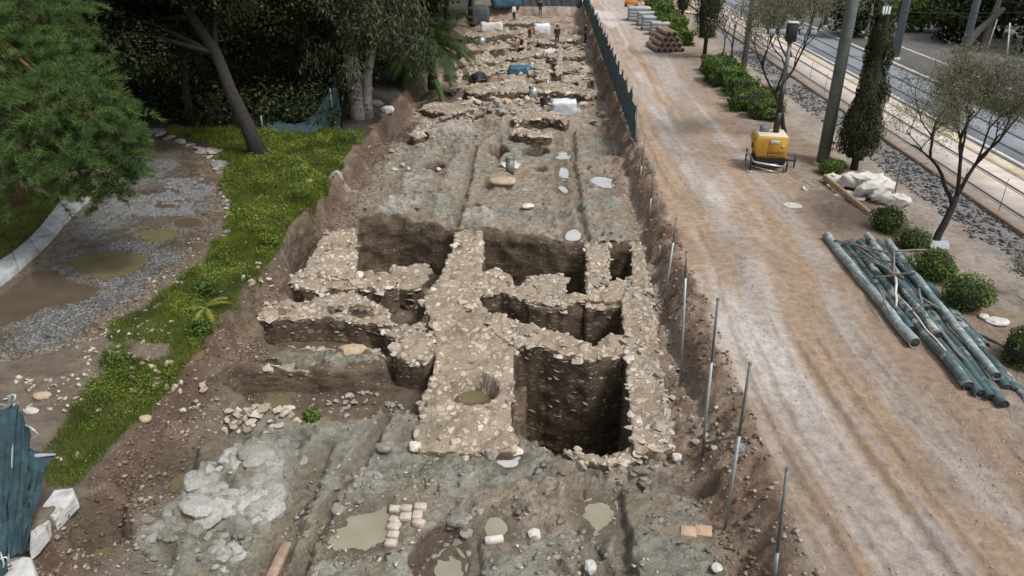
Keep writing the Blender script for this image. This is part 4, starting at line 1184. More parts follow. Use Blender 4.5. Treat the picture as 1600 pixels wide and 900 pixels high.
stone_heap('worn stones on the left half of the rock floor', 640, 240, -.9, 22, 2.2, 3.5, .02, (.12, .35))
stone_heap('stones along the foot of the road slope', 1075, 620, -.6, 22, .5, 2.4, .02, (.08, .18))
stone_heap('loose rubble in the sunken room', 570, 628, -1.6, 30, 1.0, .6, .1, (.10, .22), STONES_G)

def boulder(label, px, py, z, s, kind, i=0, name='boulder', flat=.8, rz=0.0, bury=.25):
    p = P(px, py, z)
    gz = land_z(p.x, p.y) if z is None or abs(z) < 50 else 0
    o = link(name, BIG_ROCKS[kind][i], None, (p.x, p.y, max(gz, z) + s[2] * (.5 - bury) * .75), (0, 0, rz), s)
    return tag(o, label, 'rock', 'loose rocks')
boulder('tan worn boulder on the crest of the low green wall', 552, 556, -1.15, (.85, .6, .5), 'boulder_tan', 0, bury=.2)
boulder('round tan boulder at the end of the dark stone heap', 790, 168, -.7, (1.0, .9, .9), 'boulder_tan', 1)
boulder('square tan stone on the left earth bank', 237, 693, -.7, (.26, .22, .2), 'boulder_tan', 0)
boulder('white flat stone on the near bedrock right of the tiles', 1120, 889, -.9, (.22, .26, .12), 'plaster', 1)
boulder('white wedge stone beside the milky channel', 922, 888, -1.0, (.22, .35, .2), 'marble', 1)
boulder('white broken stone in the middle of the near bedrock', 836, 836, -.95, (.26, .28, .22), 'plaster', 2)
boulder('grey limestone lump on the platform edge', 600, 702, -.9, (.36, .26, .22), 'boulder_grey', 1)
boulder('pale round stone at the foot of the platform', 648, 700, -.85, (.28, .28, .26), 'plaster', 0)
boulder('orange brown stone mound in the middle of the trench', 786, 288, -.8, (1.2, .9, .4), 'boulder_tan', 2, bury=.42)
boulder('lump of white plaster on the flat rock', 825, 324, -.85, (.55, .6, .25), 'plaster', 1)
boulder('grey slab of rock beside the cobbled path', 346, 258, 0, (.85, .9, .3), 'boulder_grey', 0)
boulder('dark grey flat rock behind the pale slab', 326, 238, 0, (1.3, .8, .25), 'boulder_grey', 2)
boulder('pale stone lying in the grass strip', 485, 286, 0, (.4, .3, .25), 'marble', 0)
boulder('white stone beside the pebble path', 280, 443, 0, (.3, .2, .14), 'marble', 1)
boulder('small pink stone on bare soil left of the grass', 66, 622, 0, (.4, .26, .2), 'boulder_tan', 0)
boulder('pale stone on bare soil next to the teal net', 48, 644, 0, (.36, .24, .2), 'marble', 2)
boulder('grey stone under the eucalyptus', 586, 164, 0, (1.0, .8, .5), 'boulder_grey', 1)
boulder('pale boulder on the rim under the eucalyptus', 606, 174, 0, (.7, .6, .5), 'marble', 1)
boulder('flat pale stone beside the pipe stack', 1556, 504, 0, (.62, .45, .2), 'marble', 0)
boulder('small white stone beside the pipe stack', 1536, 498, 0, (.3, .3, .22), 'plaster', 1)
boulder('grey block under the leaning fence post', 1150, 722, -.45, (.28, .28, .26), 'boulder_grey', 2)
boulder('white stone at the lower end of the stony ditch', 1057, 716, -.8, (.22, .2, .2), 'plaster', 0)
boulder('square block lying in the muddy corner', 452, 646, -1.9, (.4, .22, .12), 'marble', 2)
boulder('white pale patch of spilt plaster on the road', 1240, 321, 0, (.7, .6, .07), 'plaster', 2, bury=.35)
boulder('pale slab on the path edge under the pine', 248, 207, 0, (.9, .8, .3), 'boulder_grey', 1)

# ------------------------------------------------------------------ bricks and tiles
def patch(name, label, cells, mat, z, cat, part, group=None):
    c0 = P(*cells[0][:2], z)
    root = empty(name, c0)
    for px, py, w, d, h in cells:
        p = P(px, py, z)
        gz = land_z(p.x, p.y)
        MB().box((0, 0, 0), (w, d, h), None, .012).build(part, mat, root, loc=(p.x - c0.x, p.y - c0.y, gz - c0.z + h * .18), rot=(random.uniform(-.12, .12), random.uniform(-.12, .12), random.uniform(-.25, .25) - .1))
    return tag(root, label, cat, group)
bl = []
for r, (y, ks) in enumerate(((795, (0, 1, 2)), (810, (0, 1, 2)), (820, (0, 2)), (833, (0,)), (848, (0,)))):
    for k in ks:
        bl.append((618 - r * 1.5 + k * 19 + random.uniform(-2, 2), y + random.uniform(-2, 2), random.uniform(.19, .25), random.uniform(.14, .22), random.uniform(.1, .16)))
patch('brick_paving', 'small patch of pale bricks beside the round tan puddle', bl, M['brick'], -.95, 'paving', 'brick')
patch('floor_tiles', 'pair of square buff tiles lying on the near bedrock', [(1076, 829, .31, .27, .07), (1099, 829, .33, .27, .07)], M['tile'], -.95, 'tiles', 'tile')
p = P(772, 845, -.95)
b_ = MB().box((0, 0, 0), (.36, .14, .14), None, .02); o = b_.build('stone_bar', M['plaster'], None, loc=(p.x, p.y, land_z(p.x, p.y) + .07), rot=(0, 0, .15))
tag(o, 'white square stone bar beside the small round puddle', 'stone')
a, b2 = P(412, 905, -.85), P(436, 856, -.85)
b_ = MB().box((0, 0, 0), (.20, 1.5, .16), None, .02)
o = b_.build('timber_beam', M['timber_wet'], None, loc=(P(424, 882, -.85).x, P(424, 882, -.85).y, land_z(*P(424, 882, -.85)[:2]) + .08), rot=(.02, 0, -math.atan2(b2.x - a.x, b2.y - a.y)))
tag(o, 'brown wet beam lying on the near bedrock', 'beam')

# ------------------------------------------------------------------ small rubble, past counting
def rubble(name, label, centers, smin, smax, mat, seed=0, sink=.12, flat=1.0):
    base = []
    for i in range(8):
        me = rock_mesh(300 + i + seed, .7, 9)
        v = np.array([q.co[:] for q in me.vertices]); f = [list(q.vertices) for q in me.polygons]
        bm = bmesh.new(); bm.from_mesh(me); bmesh.ops.triangulate(bm, faces=bm.faces[:]); bm.verts.index_update()
        base.append((np.array([q.co[:] for q in bm.verts]), np.array([[q.index for q in g.verts] for g in bm.faces]))); bm.free()
        bpy.data.meshes.remove(me)
    cs = np.asarray(centers); zs = land_zs(cs)
    V = []; Fc = []; n = 0
    for (x, y), z in zip(cs, zs):
        bv, bf = base[random.randrange(8)]
        s = smin + (smax - smin) * random.random() ** 2.5
        a = random.uniform(0, 6.28); ca, sa = math.cos(a), math.sin(a)
        sx, sy, sz = s * random.uniform(.8, 1.3), s, s * random.uniform(.6, 1) * flat
        q = bv * (sx, sy, sz)
        V.append(np.stack([q[:, 0] * ca - q[:, 1] * sa + x, q[:, 0] * sa + q[:, 1] * ca + y, q[:, 2] + z + s * sink], 1))
        Fc.append(bf + n); n += len(bv)
    o = link(name, mesh_np(name, np.concatenate(V), np.concatenate(Fc), mat))
    o['kind'] = 'stuff'; o['label'] = label; o['category'] = 'rubble'
    return o

def scatter(n, y0, y1, t0, t1, pw=1.0):
    y = y0 + (y1 - y0) * rng.random(n) ** pw
    t = t0 + (t1 - t0) * rng.random(n)
    return np.stack([t + SK * y, y], 1)
def clumped(p, sc, thr, seed):
    return p[fbm(p[:, 0] * sc, p[:, 1] * sc, 3, seed) > thr]
rubble('rubble', 'small stones strewn over the excavated ground', np.concatenate([clumped(scatter(5200, 9, 40, -7.8, 3.6, 1.5), .8, .50, 81), clumped(scatter(2600, 38, 92, -8, 4, 1.2), .4, .44, 82)]), .03, .13, M['stone'])
rubble('rubble', 'broken stones and clods along the earth banks of the trench', np.concatenate([clumped(scatter(2600, 9, 45, -8.7, -7.4, 1.4), 1.0, .44, 83), clumped(scatter(1300, 8, 45, 3.5, 4.7, 1.4), 1.0, .44, 84)]), .03, .15, M['stone_grey'], 20)
rubble('gravel', 'gravel and small stones along the dirt road', np.concatenate([clumped(scatter(6000, 8, 40, 4.7, 10.2, 1.8), .9, .50, 85), clumped(scatter(2500, 10, 45, 9.6, 12.6, 1.4), .8, .44, 86)]), .015, .065, M['stone'], 40)
rubble('ballast', 'dark broken asphalt heaped beside the tram line', clumped(scatter(6500, 14, 62, 14.6, 16.7, 1.3), .6, .36, 87), .05, .22, plain('broken_asphalt', (.085, .088, .092), .8, .4, 5, .5, 20, .02), 60)
rubble('rubble', 'stones on the bare soil beside the pebble path', clumped(np.concatenate([scatter(700, 12, 18, -12.6, -9.4), scatter(300, 17, 34, -12, -9)]), .9, .46, 88), .03, .2, M['stone'], 80)

# bedrock breaking the surface: grey fragments, past counting, and the pale outcrops as things
pts_ = clumped(scatter(4600, 8.5, 17, -7.6, 3.5, 1.2), .55, .47, 111)
pts_ = np.concatenate([pts_, clumped(scatter(2400, 25, 41, -7.4, 3.2), .5, .47, 112)])
for p2, lev, _m, _l in PUDDLES: pts_ = pts_[sdist(pts_[:, 0], pts_[:, 1], np.array(poly(p2, lev))) > .12]
for px_, py_, r_ in ((634, 820, .75), (1088, 829, .5), (772, 845, .35), (424, 882, .7)):
    q_ = P(px_, py_, -.95); pts_ = pts_[np.hypot(pts_[:, 0] - q_.x, pts_[:, 1] - q_.y) > r_]
zz_ = land_zs(pts_)
rubble('bedrock', 'grey fragments of bedrock breaking through the trench floor', pts_[(zz_ > -1.35) & (zz_ < -.5)], .03, .24, M['bedrock'], 100, -.04, .7)
rubble('clods', 'crumbled brown earth along both cut banks', np.concatenate([clumped(scatter(5200, 8.5, 46, -8.75, -7.5, 1.5), 1.0, .40, 113), clumped(scatter(2000, 8.5, 46, 3.5, 4.75, 1.5), 1.0, .42, 114)]), .03, .14, M['clod'], 120)
PALE_ROCKS = [rock_mesh(400 + i, .6, 15, M['pale_rock'], 1) for i in range(6)]
GREY_ROCKS = [rock_mesh(420 + i, .6, 15, M['bedrock'], 1) for i in range(6)]
def outcrop(label, px, py, wx, hy, n, smin, smax, pool):
    c0 = P(px, py, -.9); rx = abs(P(px + wx, py, -.9).x - c0.x); ry = abs(P(px, py - hy, -.9).y - P(px, py + hy, -.9).y) * .5
    root = empty('rock_outcrop', c0)
    q = [(random.uniform(0, 6.28), math.sqrt(random.random())) for _ in range(n)]
    xy = [(c0.x + math.cos(t) * r * rx, c0.y + math.sin(t) * r * ry) for t, r in q]
    for (x, y), z in zip(xy, land_zs(xy)):
        s = random.uniform(smin, smax)
        o = put_stone(root, Vector((x, y, z - s * random.uniform(.12, .26))) - c0, s, pool, random.uniform(.45, .8), None, 'rock')
    return tag(root, label, 'rock', 'bedrock outcrops')
outcrop('large pale outcrop of bedrock left of the cut channel', 365, 772, 72, 46, 34, .3, .8, PALE_ROCKS)
outcrop('grey outcrop below the large pale one', 290, 832, 66, 32, 24, .18, .5, GREY_ROCKS)
outcrop('small white grey outcrop at the near edge', 352, 868, 26, 20, 9, .18, .42, PALE_ROCKS)
outcrop('bluish grey outcrop behind the pale one', 436, 712, 36, 22, 14, .18, .45, GREY_ROCKS)
outcrop('grey rocks between the channel and the tan puddle', 545, 755, 40, 36, 16, .16, .42, GREY_ROCKS)
outcrop('grey rocks beside the half round cutting', 726, 800, 30, 30, 12, .14, .36, GREY_ROCKS)
outcrop('grey blocks before the lip of the deepest pit', 1000, 748, 40, 14, 10, .16, .36, GREY_ROCKS)
outcrop('pale grey rocks on the left of the flat rock floor', 604, 316, 26, 10, 10, .2, .5, PALE_ROCKS)
outcrop('grey rocks on the flat rock floor behind the earthen pit', 650, 300, 60, 24, 22, .2, .55, GREY_ROCKS)
# ================================================================== tram line, carriageway and pavement
def strip(name, t0, t1, z0, z1, mat, y0=8.0, y1=160.0, parent=None, kind='structure', step=8.0):
    """a long slab running with the road"""
    ys = np.arange(y0, y1 + .1, step)
    v = []; f = []
    for y in ys:
        for t, z in ((t0, z0), (t0, z1), (t1, z1), (t1, z0)): v.append((t + SK * y, y, z))
    for i in range(len(ys) - 1):
        for k in range(3): f.append((i * 4 + k, i * 4 + k + 1, (i + 1) * 4 + k + 1, (i + 1) * 4 + k))
    o = MB().add(v, [q[::-1] for q in f]).build(name, mat, parent)
    if kind and parent is None: o['kind'] = kind
    return o
slab = strip('tram_track', 16.75, 20.6, -.3, .04, M['tram_concrete'])
strip('kerb_edge', 16.45, 16.75, -.3, .10, M['kerb_brown'], parent=slab)
strip('ochre_band', 19.75, 20.4, .0, .048, M['yellow_line'], parent=slab)
for t in (17.35, 18.80): strip('rail', t, t + .11, .0, .055, M['rail'], parent=slab)
for t in (17.22, 18.67): strip('rail_groove', t, t + .07, .0, .046, M['kerb_brown'], parent=slab)
rw = strip('carriageway', 20.85, 25.0, -.3, .03, M['asphalt'])
for t in (21.75, 23.20): strip('rail', t, t + .16, .0, .042, M['rail'], parent=rw)
k1 = strip('kerb', 20.6, 20.85, -.3, .13, M['kerb'], step=1.6)
k2 = strip('kerb', 25.0, 25.3, -.3, .16, M['kerb'], step=1.6)
pv = strip('pavement', 25.3, 60.0, -.3, .12, M['asphalt_grey'])
strip('pale_line', 28.6, 28.85, .0, .126, M['kerb'], parent=pv)
# grass verges on the pavement
def leaf_patch(name, label, outline, z, n, h, mat, cat='grass'):
    pg = np.asarray(outline); lo, hi = pg.min(0), pg.max(0)
    p = lo + (hi - lo) * rng.random((n, 2)); p = p[sdist(p[:, 0], p[:, 1], pg) < 0]
    c3 = np.concatenate([p, np.full((len(p), 1), z)], 1)
    up = rdirs(len(p)) * .5 + (0, 0, 1)
    V, F_ = quads_cloud(c3, rdirs(len(p)) * (1, 1, .3), up, h * rng.uniform(.12, .3, len(p)), h * rng.uniform(.5, 1.2, len(p)), True)
    o = link(name, mesh_np(name, V, F_, mat)); return tag(o, label, cat, None, 'stuff')
leaf_patch('grass', 'bright grass verge beside the far kerb', poly([(1462, 132), (1480, 126), (1490, 134), (1478, 140)], .12), .12, 900, .3, M['grass'])
leaf_patch('grass', 'bright grass verge at the right edge of the pavement', poly([(1500, 150), (1540, 152), (1605, 168), (1605, 186), (1570, 180), (1525, 162)], .12), .12, 4000, .3, M['grass'])

# ------------------------------------------------------------------ poles
def pole(label, px, py, top_px, r, mat, z=0.0, name='lamp_post', cat='post', collar=True, h=12.0, group='poles along the tram line'):
    b = P(px, py, z)
    lean = Vector((P(top_px[0], top_px[1], 0).x, 0, 0)) if False else Vector((0, 0, 0))
    root = empty(name, b)
    MB().tube([(0, 0, -.3), (0, 0, h * .5), (0, 0, h)], [r, r * .9, r * .75], 16).build('shaft', mat, root, True)
    MB().tube([(0, 0, -.1), (0, 0, .12), (0, 0, .14)], [r * 1.35, r * 1.35, r * 1.05], 16).build('base_collar', M['kerb'] if collar else mat, root, True)
    MB().tube([(0, 0, h), (0, 0, h + .1)], [r * .9, r * .5], 12).build('cap', mat, root, True)
    return tag(root, label, cat, group)
pole('thick grey green pole beside the ivy covered cypress', 1284, 258, (1325, 0), .26, M['pole_green'])
pole('blue grey pole rising from the clipped hedge', 1161, 112, (1172, 0), .20, M['pole_blue'])
pole('dark pole on the pavement in front of the far shrubs', 1397, 92, (1412, 0), .30, M['pole_blue'], .12)
pole('slanting looking pole behind the bare olive crown', 1494, 128, (1525, 0), .24, M['pole_blue'], .12)
for lb, px, py, r in (('thin dark pole on the far pavement, left of the pair', 1262, 20, .12), ('thin dark pole on the far pavement, right of the pair', 1288, 42, .16), ('slender pole beside the far kerb', 1204, 18, .08), ('white topped street post far behind the cypress', 1353, 60, .12)):
    pole(lb, px, py, (px, 0), r, M['pole_blue'] if 'white' not in lb else M['plate'], .12, h=5.0 if 'white' in lb else 9.0, group='far poles')
# overhead wires: real sagging cables strung pole to pole over the rails
def wire(label, a, b, sag, r=.014, n=14, name='overhead_wire'):
    a, b = Vector(a), Vector(b)
    pts = [a.lerp(b, i / n) - Vector((0, 0, sag * 4 * (i / n) * (1 - i / n))) for i in range(n + 1)]
    o = MB().tube(pts, r, 5, False).build(name, M['black_paint']); return tag(o, label, 'wire', 'overhead tram wires')
wire('upper overhead wire crossing the tram line', PD(1330, 13, 45), PD(1640, 17, 40), .2, .02)
wire('overhead wire running to the white topped post', PD(1315, 13, 50), PD(1375, 12, 52), .05, .02)
wire('overhead wire sagging across the right corner', PD(1455, 8, 40), PD(1640, 55, 30), .15, .016)
wire('high overhead wire in the right corner', PD(1540, -6, 36), PD(1640, 8, 34), .1, .016)
# thin stakes beside the tram track
for i, (px, py, h, lb) in enumerate(((1560, 332, 1.3, 'thin rusty stake on the tram slab near the frame edge'), (1502, 300, 1.0, 'thin rusty stake on the tram slab behind the olive'), (1266, 122, 1.1, 'thin rusty stake by the tram slab between the poles'), (1288, 146, 1.2, 'thin rusty stake by the tram slab beside the thick pole'), (1372, 190, 1.2, 'thin rusty stake by the tram slab behind the cypress'))):
    b = P(px, py, .04); o = MB().tube([b, b + Vector((0, 0, h))], .014, 6).build('stake', M['kerb_brown']); tag(o, lb, 'stake', 'thin stakes along the tram slab')
b = P(1394, 318, 0); o = MB().tube([b - Vector((0, 0, .1)), b + Vector((0, 0, 1.75))], .035, 8).build('stake', M['steel_dark']); tag(o, 'single grey stake standing behind the white sacks', 'stake')

# ================================================================== fence posts along the trench
def fence_post(label, base, top, r=.032, brace=None, split=.5):
    """galvanised post, given by its foot and head pixels and the foot height"""
    z = base[2]; a = P(base[0], base[1], z)
    best = None
    for k in range(200, 420):
        h = k / 100
        p = Vector((a.x, a.y, z + h))
        zc = p.y * CP + (CAM_H - p.z) * SP; v = ((CAM_H - p.z) * CP - p.y * SP) / zc
        e = abs(450 + FPX * v - top[1])
        if best is None or e < best[0]: best = (e, h, zc)
    h, zc = best[1], best[2]
    dx = (top[0] - 800) / FPX * zc - a.x
    root = empty('fence_post', a)
    hd = Vector((dx, 0, h)); fo = hd.normalized() * -.35
    MB().tube([fo, hd * split], r, 10).build('shaft', M['steel'], root, True)
    MB().tube([hd * split, hd], r * .85, 10).build('upper_shaft', M['steel_dark'], root, True)
    MB().tube([hd, hd * 1.006], r * 1.15, 10).build('cap', M['steel_dark'], root, True)
    if brace:
        e = P(brace[0], brace[1], brace[2]) - a
        MB().tube([hd * split, e], r * .7, 8).build('brace', M['steel_dark'], root, True)
    return tag(root, label, 'post', 'leaning fence posts beside the trench')
fence_post('galvanised post nearest the camera, standing alone on the road edge', (1211, 893, -.25), (1230, 732), split=.0001 + .2)
fence_post('tall leaning post with a brace over the grey block', (1136, 804, -.5), (1172, 568), brace=(1098, 694, -.7), split=.55)
fence_post('leaning post with a long brace behind the block post', (1098, 698, -.55), (1122, 468), brace=(1072, 575, -.7), split=.6)
fence_post('upright pale post with a brace crossing the ditch', (1064, 584, -.6), (1073, 394), brace=(1022, 480, -.8), split=.8)
fence_post('slim post leaning over the ditch next to the pale post', (1040, 462, -.55), (1057, 341), split=.7)
fence_post('dark slim post leaning beside the wet road patch', (1015, 335, -.5), (1022, 250), r=.026, split=.3)
fence_post('dark slim post just past the end of the teal fence', (1000, 280, -.5), (1008, 217), r=.026, split=.3)
fence_post('thin post by the road edge behind the dark slim posts', (1031, 392, -.3), (1028, 300), r=.018, split=.1)

# ================================================================== teal screen fence
def net_fence(name, label, pts, h, mat, npan, tops=.25, wav=.10, posts=True):
    """posts with a hanging screen; each panel of the screen is a part with folds"""
    pts = [Vector(p) for p in pts]
    root = empty(name, pts[0])
    L = [0.0]
    for a, b in zip(pts[:-1], pts[1:]): L.append(L[-1] + (b - a).length)
    def at(s):
        for i in range(len(pts) - 1):
            if s <= L[i + 1] or i == len(pts) - 2:
                return pts[i].lerp(pts[i + 1], (s - L[i]) / (L[i + 1] - L[i]))
    rr = random.Random(len(label))
    d = (pts[-1] - pts[0]).normalized(); nn = Vector((d.y, -d.x, 0))
    for j in range(npan):
        s0, s1 = L[-1] * j / npan, L[-1] * (j + 1) / npan
        hh0, hh1 = h * rr.uniform(1 - tops, 1), h * rr.uniform(1 - tops, 1)
        v = []; f = []; nu, nv = 10, 6
        for side in (0, 1):
            for i in range(nu + 1):
                for k in range(nv + 1):
                    a = i / nu; s = s0 + (s1 - s0) * a
                    p = at(s) - pts[0]
                    top = (hh0 * (1 - a) + hh1 * a) - .18 * h * math.sin(math.pi * a)
                    w = wav * (mnoise.noise(Vector((s * 2.2, k * .5, 3))) + .5 * math.sin(s * 7 + k))
                    q = p + nn * (w + side * .012) + Vector((0, 0, .03 + top * k / nv))
                    v.append(tuple(q))
        o1 = (nu + 1) * (nv + 1)
        for i in range(nu):
            for k in range(nv):
                a = i * (nv + 1) + k
                f.append((a, a + nv + 1, a + nv + 2, a + 1)); f.append((o1 + a + 1, o1 + a + nv + 2, o1 + a + nv + 1, o1 + a))
        MB().add(v, f).build('screen_panel', mat, root, True)
        if posts:
            p = at(s0) - pts[0]
            MB().tube([p + nn * .06 + Vector((0, 0, -.5)), p + nn * .06 + Vector((0, 0, hh0 + .08))], .035, 8).build('post', M['steel_dark'], root, True)
    if posts:
        p = pts[-1] - pts[0]
        MB().tube([p + nn * .06 + Vector((0, 0, -.5)), p + nn * .06 + Vector((0, 0, h))], .035, 8).build('post', M['steel_dark'], root, True)
    return tag(root, label, 'fence')
fy = [36.2, 42, 50, 60, 72, 84, 98]
net_fence('screen_fence', 'long teal screen fence between the trench and the dirt road', [road(4.35, y, -.1) for y in fy], 2.1, M['teal_net'], 24, .2, .07)
net_fence('screen_fence', 'dark grey screen fence closing the far end of the trench', [road(-6.2, 93.5, -.6), road(4.0, 93.5, -.2)], 3.3, M['grey_net'], 6, .08, .08)
# net at the near left corner: hangs from a bent wire frame
def corner_net():
    root = empty('net_fence', P(20, 870, 0))
    o = root.location
    def q(px, py, zc): return PD(px, py, zc) - Vector(o)
    cols = [[(-40, 650, 13.2), (-40, 740, 12.9), (-40, 850, 12.5), (-40, 930, 12.2)],
            [(4, 640, 13.4), (0, 740, 13.0), (2, 840, 12.6), (8, 900, 12.3)],
            [(22, 634, 13.5), (18, 730, 13.2), (14, 800, 12.9), (10, 862, 12.6)],
            [(36, 648, 13.5), (38, 720, 13.2), (34, 800, 12.9), (26, 868, 12.5)],
            [(52, 705, 13.5), (50, 735, 13.3), (44, 800, 13.0), (38, 862, 12.7)],
            [(86, 711, 13.6), (68, 745, 13.4), (54, 800, 13.1), (40, 866, 12.7)]]
    v = []; f = []; nr = 12
    n = len(cols)
    from itertools import product
    def samp(cc, t):
        t *= 3; i = min(int(t), 2); a = q(*cc[i]); b = q(*cc[i + 1]); return a.lerp(b, t - i)
    sub = 5
    G = []
    for i in range((n - 1) * sub + 1):
        a = i / sub; k = min(int(a), n - 2); fr = a - k
        row = []
        for j in range(nr + 1):
            t = j / nr
            p = samp(cols[k], t).lerp(samp(cols[k + 1], t), fr)
            p += Vector((0, 1, 0)) * (.13 * mnoise.noise(Vector((i * .7, j * .35, 1))) + .05 * math.sin(i * 1.9 + j * .4)) + Vector((.04, 0, 0)) * mnoise.noise(Vector((i * .9, j * .5, 7)))
            row.append(p)
        G.append(row)
    for side in (0, 1):
        for row in G:
            for p in row: v.append(tuple(p + Vector((0, .012 * side, 0))))
    W_ = nr + 1; o1 = len(G) * W_
    for i in range(len(G) - 1):
        for j in range(nr):
            a = i * W_ + j
            f.append((a, a + 1, a + W_ + 1, a + W_)); f.append((o1 + a + W_, o1 + a + W_ + 1, o1 + a + 1, o1 + a))
    MB().add(v, f).build('netting', M['corner_net'], root, True)
    MB().tube([q(-40, 634, 13.6), q(0, 632, 13.6), q(16, 634, 13.6), q(15, 622, 13.6), q(19, 616, 13.6), q(24, 618, 13.6), q(23, 626, 13.6), q(18, 628, 13.6)], .022, 8).build('hook_wire', M['steel'], root, True)
    MB().tube([q(34, 662, 13.5), q(48, 668, 13.5), q(60, 678, 13.5), q(54, 684, 13.5), q(38, 692, 13.5)], .022, 8).build('bent_wire', M['steel'], root, True)
    MB().tube([q(43, 713, 13.5), q(62, 712, 13.5), q(87, 710, 13.55)], [.035, .04, .015], 8).build('top_bar', M['concrete'], root, True)
    MB().tube([q(22, 634, 13.55), q(14, 800, 13.0), q(12, 905, 12.5)], .03, 8).build('post', M['steel'], root, True)
    for pp in ([(-20, 880), (10, 870), (18, 884), (-20, 900)], [(0, 862), (6, 880), (4, 905)]):
        MB().tube([q(x, y, 12.4) for x, y in pp], .018, 6).build('loop_wire', M['steel'], root, True)
    tag(root, 'torn teal net hanging on a wire frame beside the white blocks', 'net')
corner_net()
def block(label, corners, z0, z1, mat, name='stone_block', group='white blocks on the trench rim'):
    """a rough dressed block from the plan outline of its top"""
    top = poly(corners, z1); cen = top.mean(0)
    bm = bmesh.new()
    rings = []
    for z, sc in ((z0, 1.02), (z1 - .05, 1.0), (z1, .95)):
        rings.append([bm.verts.new((cen[0] + (a - cen[0]) * sc, cen[1] + (b - cen[1]) * sc, z)) for a, b in top])
    n = len(top)
    for r in range(2):
        for i in range(n): bm.faces.new((rings[r][i], rings[r][(i + 1) % n], rings[r + 1][(i + 1) % n], rings[r + 1][i]))
    bm.faces.new(rings[2]); bm.faces.new(rings[0][::-1])
    bmesh.ops.recalc_face_normals(bm, faces=bm.faces[:])
    bmesh.ops.poke(bm, faces=[f for f in bm.faces if len(f.verts) > 4])
    bmesh.ops.triangulate(bm, faces=bm.faces[:])
    bmesh.ops.subdivide_edges(bm, edges=bm.edges[:], cuts=2, use_grid_fill=True)
    for v in bm.verts: v.co += Vector((mnoise.noise(v.co * 5), mnoise.noise(v.co * 5 + Vector((9, 0, 0))), mnoise.noise(v.co * 5 + Vector((0, 9, 0))))) * .025
    me = bpy.data.meshes.new(name); bm.to_mesh(me); bm.free(); me.materials.append(mat)
    return tag(link(name, me), label, 'block', group)
block('long white block lying on the trench rim, farther of two', [(60, 800), (84, 764), (114, 762), (118, 772), (84, 808)], -.08, .24, M['marble'])
block('chipped white block touching the hanging net', [(38, 838), (50, 808), (78, 812), (72, 826), (44, 854)], -.08, .20, M['marble'])
block('tan stone block half hidden behind the hanging net', [(-20, 820), (10, 800), (24, 800), (26, 850), (10, 856), (-20, 850)], -.4, .05, M['boulder_tan'])
block('white concrete block at the near left corner', [(-60, 930), (-20, 890), (24, 868), (50, 870), (64, 930)], -.5, .25, M['marble'])

# ================================================================== curved kerb of the path
def curved_kerb():
    inner = [P(*q, 0) for q in ((-60, 472), (0, 446), (30, 424), (60, 398), (84, 372), (100, 352), (118, 334), (130, 322), (150, 305))]
    outer = [P(*q, 0) for q in ((-60, 430), (0, 416), (22, 402), (48, 380), (66, 360), (80, 342), (92, 326), (104, 314), (126, 298))]
    root = empty('curved_kerb', inner[3])
    o = Vector(inner[3])
    n = len(inner)
    for i in range(n - 1):
        v = []
        for p in (inner[i], inner[i + 1], outer[i + 1], outer[i]):
            c = (inner[i] + inner[i + 1] + outer[i] + outer[i + 1]) / 4
            v.append(c + (p - c) * .985 - o)
        vv = [tuple(p + Vector((0, 0, -.3))) for p in v] + [tuple(p + Vector((0, 0, .17))) for p in v]
        cen = sum(v, Vector()) / 4
        vv += [tuple(cen + (p - cen) * .96 + Vector((0, 0, .19))) for p in v]
        f = [(8, 9, 10, 11)] + [(a + k, (a + 1) % 4 + k, (a + 1) % 4 + k + 4, a + k + 4) for k in (0, 4) for a in range(4)]
        MB().add(vv, f).build('kerb_stone', M['concrete'], root)
    tag(root, 'curved pale concrete kerb between lawn and pebble path', 'kerb', None, 'thing')
curved_kerb()
root = empty('stone_edging', P(340, 300, 0)); o_ = Vector(root.location)
for i in range(22):
    t = i / 21; px = 330 + 26 * math.sin(t * 2.2); py = 246 + 130 * t
    p = P(px + random.uniform(-3, 3), py, 0)
    put_stone(root, p - o_ + Vector((0, 0, .02)), random.uniform(.22, .42), STONES_G, .5)
for i in range(12):
    p = P(244 + i * 8 + random.uniform(-3, 3), 210 + i * 2.6 + random.uniform(-2, 2), 0)
    put_stone(root, p - o_ + Vector((0, 0, .05)), random.uniform(.3, .6), STONES_G, .5)
tag(root, 'broken line of edging stones along the inner rim of the path', 'edging')
# cobbles large enough to tell apart
cob = [MB().box((0, 0, 0), (1, 1, 1), None, .12).mesh('cobble', M['cobble']) for _ in range(1)]
cz = []
for r in range(20):
    for k in range(24):
        px = 196 + k * 6.6 + (r % 2) * 3.3 - r * 2.2; py = 279 + r * 3.1
        p = P(px, py, 0)
        if -.25 > sdist(np.array([p.x]), np.array([p.y]), PATH)[0] and n2(p.x * .8, p.y * .8, 5) + .35 * n2(p.x * 4, p.y * 4, 6) > .62: cz.append((p.x + random.uniform(-.02, .02), p.y + random.uniform(-.02, .02)))
for (x, y), z in zip(cz[:290], land_zs(cz[:290])):
    link('cobble', cob[0], GROUND['path'], (x, y, z + .005), (random.uniform(-.04, .04), random.uniform(-.04, .04), random.uniform(-.12, .12)), (random.uniform(.13, .17), random.uniform(.16, .22), .07))

